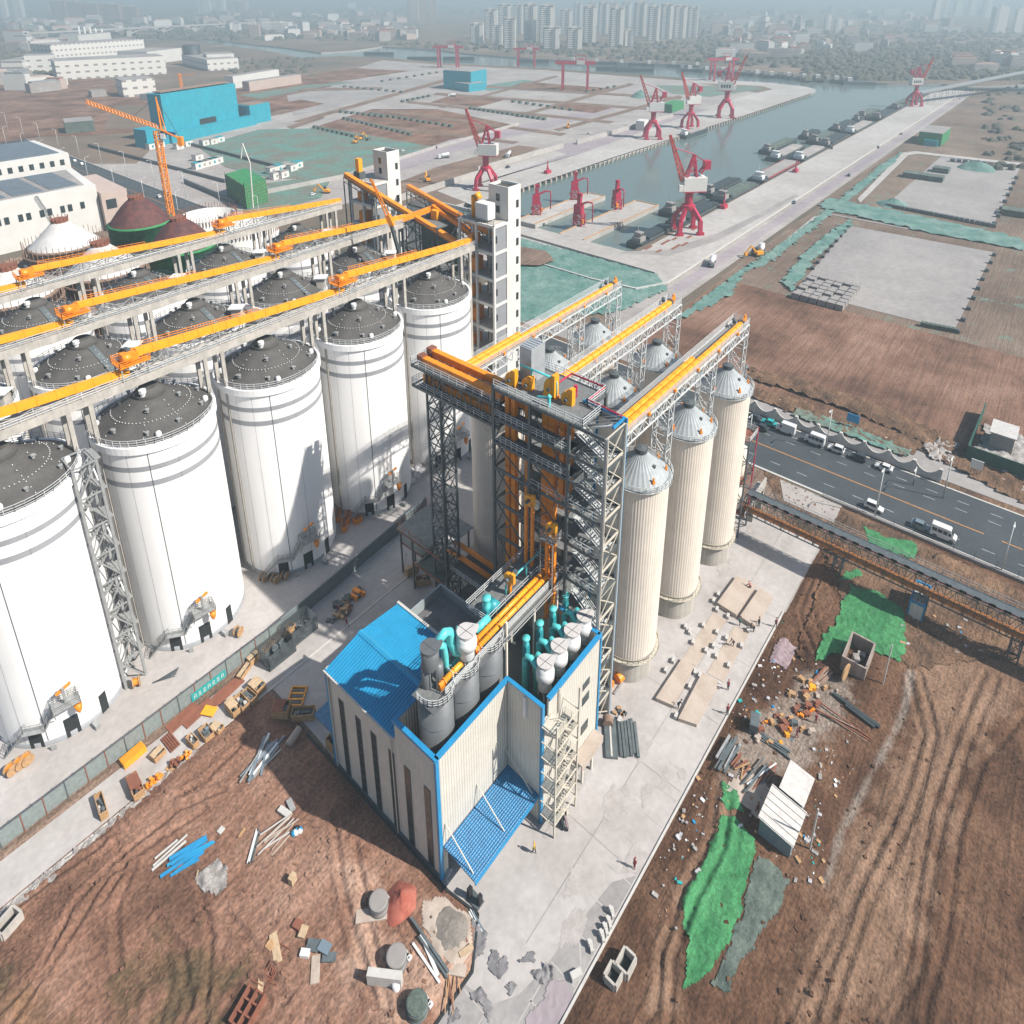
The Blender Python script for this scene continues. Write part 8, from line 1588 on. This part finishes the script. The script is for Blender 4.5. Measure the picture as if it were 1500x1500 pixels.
item('steel_sheet_stack', 'pile of long grey steel sheets on the yard by the hall', 'sheets', 908, 1080, [('b', -.5, 1.6, 0, 6.4, 2.0, .5, 0, 'sheet'), ('b', -.5, 1.6, .52, 6.2, .3, .06, 0, 'kerb')] + [('b', rnd.uniform(-.6, .6), -q * .55, q % 2 * .15, 5.8, .45, .35, rnd.uniform(-.05, .05), 'sheet') for q in range(6)], .62)
item('machine_part', 'orange machine parts lying at the foot of the near cream silo', 'machine part', 900, 1003, [('b', -1.6, .4, 0, 2.6, 1.2, 1.2, 0, 'orange'), ('r', 1.4, 0, 0, .9, 1.5, 0, 0, 'orange'), ('b', 0, -1, 0, 3.0, .3, .3, .2, 'steell')], -.2)
item('log_bundle', 'brown drum of cable next to the steel sheets', 'drum', 890, 1062, [('r', 0, 0, 0, .9, 1.2, 0, .6, 'form')]); item('scrap_heap', 'little heap of pink and brown scraps beyond the steel sheets', 'scraps', 908, 1046, [('b', rnd.uniform(-.8, .8), rnd.uniform(-.8, .8), 0, .7, .5, .4, rnd.random() * 3, ('wood', 'slab', 'steel')[q % 3]) for q in range(7)])
item('scooter_pair', 'parked pink and dark scooters in front of the escape stair', 'scooter', 829, 1208, [('b', 0, 0, .35, 1.8, .3, .7, 0, 'pinkp'), ('b', .7, 0, .9, .2, .5, .8, 0, 'black'), ('r', .75, 0, 0, .35, .14, 0, 1.57, 'tyre'), ('r', -.75, 0, 0, .35, .14, 0, 1.57, 'tyre'), ('b', .2, .7, .35, 1.8, .3, .9, .2, 'card'), ('r', .9, .8, 0, .35, .14, 0, 1.7, 'tyre'), ('r', -.5, .6, 0, .35, .14, 0, 1.7, 'tyre')], .9)
item('rubble_heap', 'small heap of pale rubble at the hall corner', 'rubble', 654, 1282, [('b', rnd.uniform(-.5, .8), rnd.uniform(-.6, .6), 0, .5, .4, rnd.uniform(.2, .6), rnd.random() * 3, 'plast') for q in range(16)])
# ================================================================ right-hand dug ground
drape('dust_net', [(1062, 1195), (1085, 1215), (1106, 1240), (1102, 1265), (1075, 1370), (1062, 1395), (1030, 1430), (1000, 1462), (1004, 1425), (1010, 1385), (998, 1355), (1002, 1325), (1022, 1290), (1045, 1235)], M['netg'], .24, .1, amp=.22)
drape('dust_net', [(1108, 1255), (1155, 1290), (1140, 1340), (1105, 1385), (1072, 1440), (1068, 1460), (1040, 1450), (1062, 1410), (1085, 1350)], M['netd'], .25, .08, amp=.2)
drape('dust_net', [(1245, 862), (1285, 872), (1322, 900), (1325, 960), (1318, 978), (1290, 962), (1240, 955), (1190, 975), (1200, 950), (1222, 915)], M['netg'], .26, .2, amp=.25)
drape('dust_net', [(1262, 775), (1290, 790), (1338, 800), (1342, 812), (1335, 822), (1300, 812), (1272, 800)], M['netg'], .4, .2, amp=.3); drape('dust_net', [(1225, 845), (1255, 840), (1262, 850), (1240, 858), (1215, 865)], M['netg'], .4, .2, amp=.3)
drape('dust_net', [(1058, 1155), (1078, 1165), (1090, 1200), (1070, 1195), (1055, 1180)], M['netg'], .24, .1, amp=.22)
drape('earth_bank', [(1165, 965), (1195, 880), (1215, 800), (1240, 800), (1235, 850), (1205, 930), (1185, 975)], S_DARK, .45, .2, amp=1.0)
drape('worn_path', [(1060, 1165), (1090, 1135), (1135, 1170), (1108, 1205), (1092, 1190)], M['slab'], .4, .1, amp=.04)
# container shelter, block hut, white shed
b = g(1350, 918); t = thing('site_cabin', 'small cabin with blue frame and pale roof under the truss conveyor', 'cabin', tuple(b)); x, y = 132.2, 4.3
f = MB(); f.box(x, x + 6.5, y, y + 2.6, .5, 4.6); f.build('wall', M['hutw'], t); f = MB()
for xx in (x - .06, x + 6.3):
    for yy in (y - .06, y + 2.4): f.box(xx, xx + .26, yy, yy + .26, 0, 4.9)
f.box(x - .1, x + 6.6, y - .1, y + .2, 4.6, 4.95); f.box(x - .1, x + 6.6, y + 2.4, y + 2.7, 4.6, 4.95); f.box(x - .1, x + .2, y + .2, y + 2.4, 4.6, 4.95); f.box(x + 6.3, x + 6.6, y + .2, y + 2.4, 4.6, 4.95); f.build('blue_frame', M['blue'], t)
t = thing('roofless_hut', 'roofless grey concrete hut with dark inside amid the dug ground', 'hut', (113, 11, 0)); f = MB(); x0, x1, y0, y1 = 111.4, 118.2, 9.8, 14.0
f.box(x0, x1, y0, y0 + .3, 0, 4.0); f.box(x0, x1, y1 - .3, y1, 0, 4.0); f.box(x0, x0 + .3, y0 + .3, y1 - .3, 0, 4.0); f.box(x1 - .3, x1, y0 + .3, y1 - .3, 0, 4.0); f.build('wall', mat('hut_plaster', (.40, .33, .29), .9, var=.12, streak=.2), t)
f = MB(); f.box(x0 + .3, x1 - .3, y0 + .3, y1 - .3, .2, .4); f.build('floor', M['dark'], t); f = MB(); f.rbox((114, 12, .4), 1.4, 1, 2.6, .5); f.rbox((116, 11.5, .4), 1, 1.3, 1.8, .2); f.build('rubble', M['rubble'], t)
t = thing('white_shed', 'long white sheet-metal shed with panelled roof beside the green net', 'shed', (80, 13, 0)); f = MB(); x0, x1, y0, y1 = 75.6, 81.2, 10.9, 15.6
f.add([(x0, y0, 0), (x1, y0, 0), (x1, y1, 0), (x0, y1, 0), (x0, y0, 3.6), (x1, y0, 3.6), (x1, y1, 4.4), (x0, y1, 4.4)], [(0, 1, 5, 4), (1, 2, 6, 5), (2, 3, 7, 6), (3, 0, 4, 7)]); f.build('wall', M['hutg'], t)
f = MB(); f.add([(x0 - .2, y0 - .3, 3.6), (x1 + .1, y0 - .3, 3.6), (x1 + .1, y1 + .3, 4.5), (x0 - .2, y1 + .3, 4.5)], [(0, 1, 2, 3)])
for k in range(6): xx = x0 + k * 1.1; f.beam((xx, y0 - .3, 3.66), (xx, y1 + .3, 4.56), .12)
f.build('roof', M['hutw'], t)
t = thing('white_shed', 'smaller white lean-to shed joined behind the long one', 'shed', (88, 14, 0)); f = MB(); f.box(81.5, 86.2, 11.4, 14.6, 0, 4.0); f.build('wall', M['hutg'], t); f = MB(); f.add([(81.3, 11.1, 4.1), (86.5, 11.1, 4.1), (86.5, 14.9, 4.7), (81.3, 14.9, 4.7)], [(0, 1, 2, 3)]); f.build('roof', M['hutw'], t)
# scrap-yard goods
strips('pipe_stack', 'bundle of grey pipes beside the yard kerb', 'pipes', 1062, 1110, 8, 6.2, .3, .38, ['sheet', 'steell', 'sheet'], ((1052, 1125), (1076, 1082)), .03, .3); strips('pipe_stack', 'bundle of rusty pipes by the roofless hut', 'pipes', 1200, 1002, 7, 5.6, .25, .32, ['rust', 'form'], ((1187, 1013), (1210, 988)), .04, .3)
strips('steel_beam', 'two long black steel channels at the right of the scrap yard', 'steel beams', 1256, 1052, 2, 8.5, .5, .9, ['navy'], ((1237, 1036), (1282, 1070)), .03, .4); strips('steel_beam', 'long thin rusty bars crossing the scrap yard', 'steel beams', 1240, 1070, 4, 9.0, .18, .7, ['rust', 'form'], ((1215, 1045), (1288, 1088)), .12, .2); strips('steel_beam', 'dark steel beams beside the scrap-yard workers', 'steel beams', 1133, 1095, 4, 7.0, .3, .5, ['form', 'sheet'], ((1110, 1080), (1153, 1110)), .05, .3)
strips('steel_beam', 'steel bars and tubes in front of the white shed', 'steel beams', 1112, 1145, 8, 6.0, .18, .34, ['whitem', 'rust', 'sheet', 'carg'], ((1100, 1162), (1130, 1120)), .1, .2); strips('steel_beam', 'rusty angle-irons left of the white shed', 'steel beams', 1085, 1130, 8, 3.4, .2, .4, ['rust', 'wood', 'sheet'], -.4, .5, .2)
item('steel_tank', 'grey sheet-metal hopper lying near the kerb', 'hopper', 1103, 1072, [('b', 0, 0, 0, 2.6, 1.4, 2.2, 0, 'sheet')], .3)
for k in range(46):
    px = rnd.gauss(1165, 38); py = 2100 - px * .9 + rnd.gauss(0, 20) - 5
    if not (1080 < px < 1245 and 1000 < py < 1180): continue
    c = rnd.choice(('orange', 'rust', 'rust', 'wood', 'slab', 'sheet', 'yellow')); s_ = rnd.uniform(.45, 1.15)
    item('machine_part', 'loose %s part lying in the scrap yard' % {'orange': 'orange', 'rust': 'rusty', 'wood': 'timber', 'slab': 'beige', 'sheet': 'grey steel', 'yellow': 'yellow'}[c], 'machine part', px, py, [('b', 0, 0, 0, s_, s_ * .7, s_ * .7, 0, c), ('r', .5, .3, 0, s_ * .3, s_ * .5, 0, rnd.random() * 3, c)], rnd.random() * 3, None, '%s parts in the scrap yard' % c)
item('round_lid', 'large pinkish round lid leaning by the roofless hut', 'lid', 1236, 1000, [('r', 0, 0, 0, 1.6, .25, 0, 1.2, 'wood')], .2)
drape('plastic_sheet', [(1135, 950), (1145, 942), (1167, 950), (1152, 985), (1128, 975)], M['pinkp'], .3, .15, amp=.3, kind=None, label='crumpled pink and grey plastic sheet beside the kerb', cat='plastic sheet')
f = MB(); wm_ = [M['whitem'], M['cart'], M['rubble'], M['plast'], M['wood'], M['blue']]
for k in range(340):
    z_ = rnd.choice(((1070, 1185, 26, 26), (1200, 1130, 22, 30), (1180, 1240, 14, 30), (1010, 1190, 20, 45), (980, 1230, 25, 50), (1120, 1020, 30, 40), (1380, 930, 40, 18), (1150, 990, 40, 30)))
    px = rnd.gauss(z_[0], z_[2]); py = rnd.gauss(z_[1], z_[3]); b = g(px, py)
    if b.y > 26: continue
    f.mi = rnd.choice((0, 2, 2, 2, 3, 3, 4, 4) if k % 9 else (1, 5)); s_ = .1 + .45 * rnd.random() ** 2; f.rbox((b.x, b.y, TR(b.x, b.y)), s_ * rnd.uniform(.7, 2), s_, s_ * .5, rnd.random() * 3)
o = f.build('litter', wm_); tag(o, 'scattered litter and scraps on the dug ground', None, None, 'stuff')
f = MB()
for k in range(2600):
    px = rnd.uniform(-60, 700); py = rnd.uniform(1080, 1560); b = g(px, py)
    if b.x > 40.8 or b.y > 92.4 or b.x < -8 or b.y < 12: continue
    s_ = .05 + .35 * rnd.random() ** 4
    if noise.noise(Vector((b.x * .12, b.y * .12, 4))) < rnd.uniform(-.3, .3): continue
    f.rbox((b.x, b.y, TL(b.x, b.y) - .03), s_ * rnd.uniform(.7, 1.6), s_, s_ * .7, rnd.random() * 3, rnd.uniform(-.5, .5))
for k in range(260):
    x = rnd.uniform(-5, 28); y = 92.3 - abs(rnd.gauss(0, .7)); s_ = rnd.uniform(.2, .7); f.mi = 1; f.rbox((x, y, .02), s_ * 1.4, s_, s_ * .6, rnd.random() * 3, rnd.uniform(-.4, .4))
o = f.build('stones', [S_RED, M['rubble']]); tag(o, 'stones and clods strewn on the red earth', None, None, 'stuff')
f = MB()
for k in range(2600):
    px = rnd.uniform(880, 1560); py = rnd.uniform(800, 1560); b = g(px, py)
    if b.y > 26.2 or b.x > 156 or b.x < 24 or b.y < -47: continue
    s_ = .06 + .4 * rnd.random() ** 4
    if noise.noise(Vector((b.x * .1, b.y * .1, 6))) < rnd.uniform(-.2, .4): continue
    f.rbox((b.x, b.y, TR(b.x, b.y) - .04), s_ * rnd.uniform(.7, 1.6), s_, s_ * .6, rnd.random() * 3, rnd.uniform(-.5, .5))
o = f.build('clods', S_DARK); tag(o, 'clods of earth strewn over the dug ground', None, None, 'stuff')
# wooden pole in the dug ground, sign boards
for px, py, top, l in ((1292, 1008, 945, 'bare pole standing beside the roofless hut'), (1185, 1250, 1185, 'thin wooden pole right of the white shed')):
    b = g(px, py); f = MB(); f.tube([b, (b.x, b.y, hz(b.x, b.y, top))], .12, 6); tag(f.build('pole', M['kerb'], None, tuple(b)), l, 'pole')
for px, py, c, w_, l in ((1247, 628, 'blue', 6, 'blue road sign board beyond the scalloped wall'), (1427, 697, 'facw', 5, 'blank white board in front of the green fence'), (1102, 570, 'lilac', 1, 'x')):
    if c == 'lilac': continue
    b = g(px, py); t_ = thing('sign_board', l, 'sign', tuple(b)); f = MB(); f.rbox((b.x, b.y, 2.2), .2, w_ * .55, 2.6, 0); f.build('board', M[c], t_); f = MB(); f.rbox(b + Vector((.15, -1, 0)), .15, .15, 2.4); f.rbox(b + Vector((.15, 1, 0)), .15, .15, 2.4); f.build('post', M['steel'], t_)
t = thing('green_fence', 'dark green sheet fence round the rubble plot at the right edge', 'fence', (200, -5, 0)); f = MB(); f.beam((198.5, 5.8, 2.2), (197.5, -60, 2.2), .25, 4.4); f.beam((198.5, 5.8, 2.2), (226, 5, 2.2), .25, 4.4); f.build('panel', mat('fence_green', (.02, .10, .075), .7), t)
f = MB(); f.box(208, 215, -3.6, 1.8, 0, 5.2); f.mi = 1; f.box(207.6, 215.4, -4, 2.2, 5.2, 5.5); tag(f.build('concrete_hut', [M['pad'], M['hutw']], None, (208, -2, 0)), 'square hut with pale flat roof inside the green fence', 'hut')
drape('rubble_field', [(1425, 670), (1445, 625), (1500, 640), (1520, 720)], M['rubble'], .8, .3, lambda x, y: .05, 1.4); drape('rubble_field', [(1352, 658), (1380, 648), (1405, 655), (1395, 680), (1365, 675)], M['rubble'], .7, .4, lambda x, y: .1, 1.8)
t = thing('green_hut', 'green-netted hut with pale roof on the waste ground by the quay', 'hut', (660, 90, 0)); f = MB(); f.box(652, 690, 86, 103, 0, 10); f.build('wall', M['scaf'], t); f = MB(); f.box(652, 690, 86, 103, 10.05, 10.6); f.build('roof', M['pad'], t); f = MB(); f.box(648, 662, 88, 98, 0, 5); f.build('annex', M['tealb'], t)
# long inclined gallery at the far end of the right quay
incl((900, 150, 12), (1400, -60, 46), 'long pale inclined gallery past the far end of the right quay', 'steell', 8)
# ---- rows of blocks on the storage pads, stacks
n_ = 0
def row(a, b, n, w_=2.2, h_=2.0, mt='steel', lbl='dark concrete block in a row round the upper storage pad', grp='blocks round the upper storage pad'):
    A_ = g(*a); B_ = g(*b); f0 = None
    for k in range(n):
        p = A_.lerp(B_, k / (n - 1))
        if f0 is None: f = MB(); f.rbox((0, 0, 0), w_, w_, h_, 0); f0 = tag(f.build('concrete_block', M[mt]), lbl, 'block', grp); f0.location = p
        else: dup(f0, p, rnd.uniform(-.1, .1))
row((1301, 303), (1455, 333), 22); row((1456, 330), (1488, 262), 8); row((1395, 237), (1480, 245), 10, 3, 2.4)
row((1190, 395), (1243, 334), 9, 1.6, 1.5, 'steel', 'dark block along the edge of the lower storage pad', 'blocks by the lower storage pad'); row((1402, 488), (1456, 375), 9, 1.6, 1.5, 'steel', 'dark block along the edge of the lower storage pad', 'blocks by the lower storage pad')
row((1352, 478), (1398, 487), 8, 1.8, 1.8, 'netd', 'green-grey block at the bottom corner of the lower pad', 'blocks at the lower pad corner')
for i in range(7):
    for j in range(6):
        f = MB(); x = 275 + i * 4.0; y = 59.5 + j * 3.4; f.rbox((x, y, .16), 3.3, 2.9, 2.4 - .8 * ((i * j) % 3 == 2), rnd.uniform(-.03, .03)); tag(f.build('block_pallet', M['pad'], None, (x, y, .16)), 'grey pallet of paving blocks in the square stack on the lower pad', 'pallet', 'pallets of paving blocks')
for px, py, L_, l in ((1352, 262, 24, 'green-wrapped stack at the middle of the upper pad'), (1378, 252, 10, 'small green-wrapped stack on the upper pad'), (1485, 315, 12, 'green-wrapped stack right of the upper pad')):
    b = g(px, py); f = MB(); f.rbox(b, 9, L_, 3.6, 0); tag(f.build('wrapped_stack', M['netd'], None, tuple(b)), l, 'stack')
heap('netted_heap', 'teal netted heap on the upper storage pad', 'heap', 1430, 247, 13, 6, M['net']); heap('netted_heap', 'teal netted heap on the container yard', 'heap', 938, 142, 13, 8, M['net']); heap('netted_heap', 'small netted heap beside the lower pad', 'heap', 1308, 300, 9, 4, M['net'])
for a, b, n, grp in (((505, 128), (588, 136), 9, 'left block line'), ((590, 150), (628, 142), 6, 'short block line'), ((690, 160), (797, 176), 16, 'long block line'), ((752, 150), (836, 162), 9, 'upper block line'), ((462, 188), (540, 206), 12, 'line by the first bare bay'), ((505, 175), (600, 198), 14, 'line across the bare bays'), ((545, 168), (660, 186), 14, 'line behind the bare bays'), ((560, 120), (640, 107), 8, 'far block line'), ((500, 165), (560, 172), 8, 'near left line'), ((860, 135), (900, 128), 5, 'line by the gantry')):
    row(a, b, n, 3.6, 2.6, 'netd', 'grey-green block in the %s of the container yard' % grp, grp + ' blocks')
def lowwall(a, b, h_, label, mt='quay'):
    A_, B_ = g(*a), g(*b); f = MB(); f.beam(A_ + Vector((0, 0, h_ / 2)), B_ + Vector((0, 0, h_ / 2)), 1.0, h_); tag(f.build('boundary_wall', M[mt], None, tuple(A_)), label, 'wall')
lowwall((392, 284), (502, 262), 3, 'pale boundary wall behind the scaffolded block'); lowwall((500, 262), (640, 217), 2.6, 'pale boundary wall past the netted area'); lowwall((640, 218), (760, 183), 2.6, 'pale boundary wall beyond the bare bay'); lowwall((560, 303), (700, 258), 4, 'high pale wall behind the second lift tower'); lowwall((700, 252), (825, 217), 4, 'high pale wall near the first portal crane'); lowwall((845, 212), (985, 172), 4, 'pale wall along the left quay')
lowwall((762, 345), (960, 402), 1.2, 'low concrete wall above the netted slope'); lowwall((640, 300), (785, 335), 2.4, 'low concrete wall beyond the white lift tower'); lowwall((275, 212), (420, 250), 2.5, 'dark hoarding along the building site', 'steel'); lowwall((130, 215), (330, 268), 2.5, 'dark hoarding beyond the left road', 'steel'); lowwall((270, 268), (345, 300), 3, 'dark hoarding near the scaffolded block', 'steel')
b = g(1018, 192 - 2); f = MB(); f.rbox(g(985, 162), 34, 12, 9, .1); tag(f.build('netted_container', M['scaf'], None, tuple(g(985, 162))), 'green-netted block on the left quay', 'stack'); f = MB(); f.rbox(g(940, 190), 12, 8, 9, .2); tag(f.build('transformer_hut', M['facw'], None, tuple(g(940, 190))), 'small white hut near the second portal crane', 'hut')
for px, py, l in ((802, 254, 'small red grab on the left quay'), (1060, 305, 'small red grab on the right quay beside the barge'), (1165, 252, 'small red hopper by the red-edged barge')):
    b = g(px, py); t_ = thing('grab_bucket', l, 'grab', tuple(b)); f = MB(); f.rbox(b, 5, 3, 2.2); f.beam(b + Vector((0, 0, 2)), b + Vector((0, 0, 9)), .5); f.beam(b + Vector((-1.6, 0, 2)), b + Vector((0, 0, 6)), .4); f.beam(b + Vector((1.6, 0, 2)), b + Vector((0, 0, 6)), .4); f.build('bucket', M['red'], t_)
for k, (px, py) in enumerate(((988, 350), (1003, 358), (990, 362), (1010, 347), (1018, 335), (975, 355), (965, 368), (950, 363))): 
    b = g(px, py); f = MB(); f.rbox((b.x, b.y, .14), 5 + k % 3 * 2, 1.6, .02, .0); o = f.build('pit_cover', M['rust']); o['kind'] = 'structure'
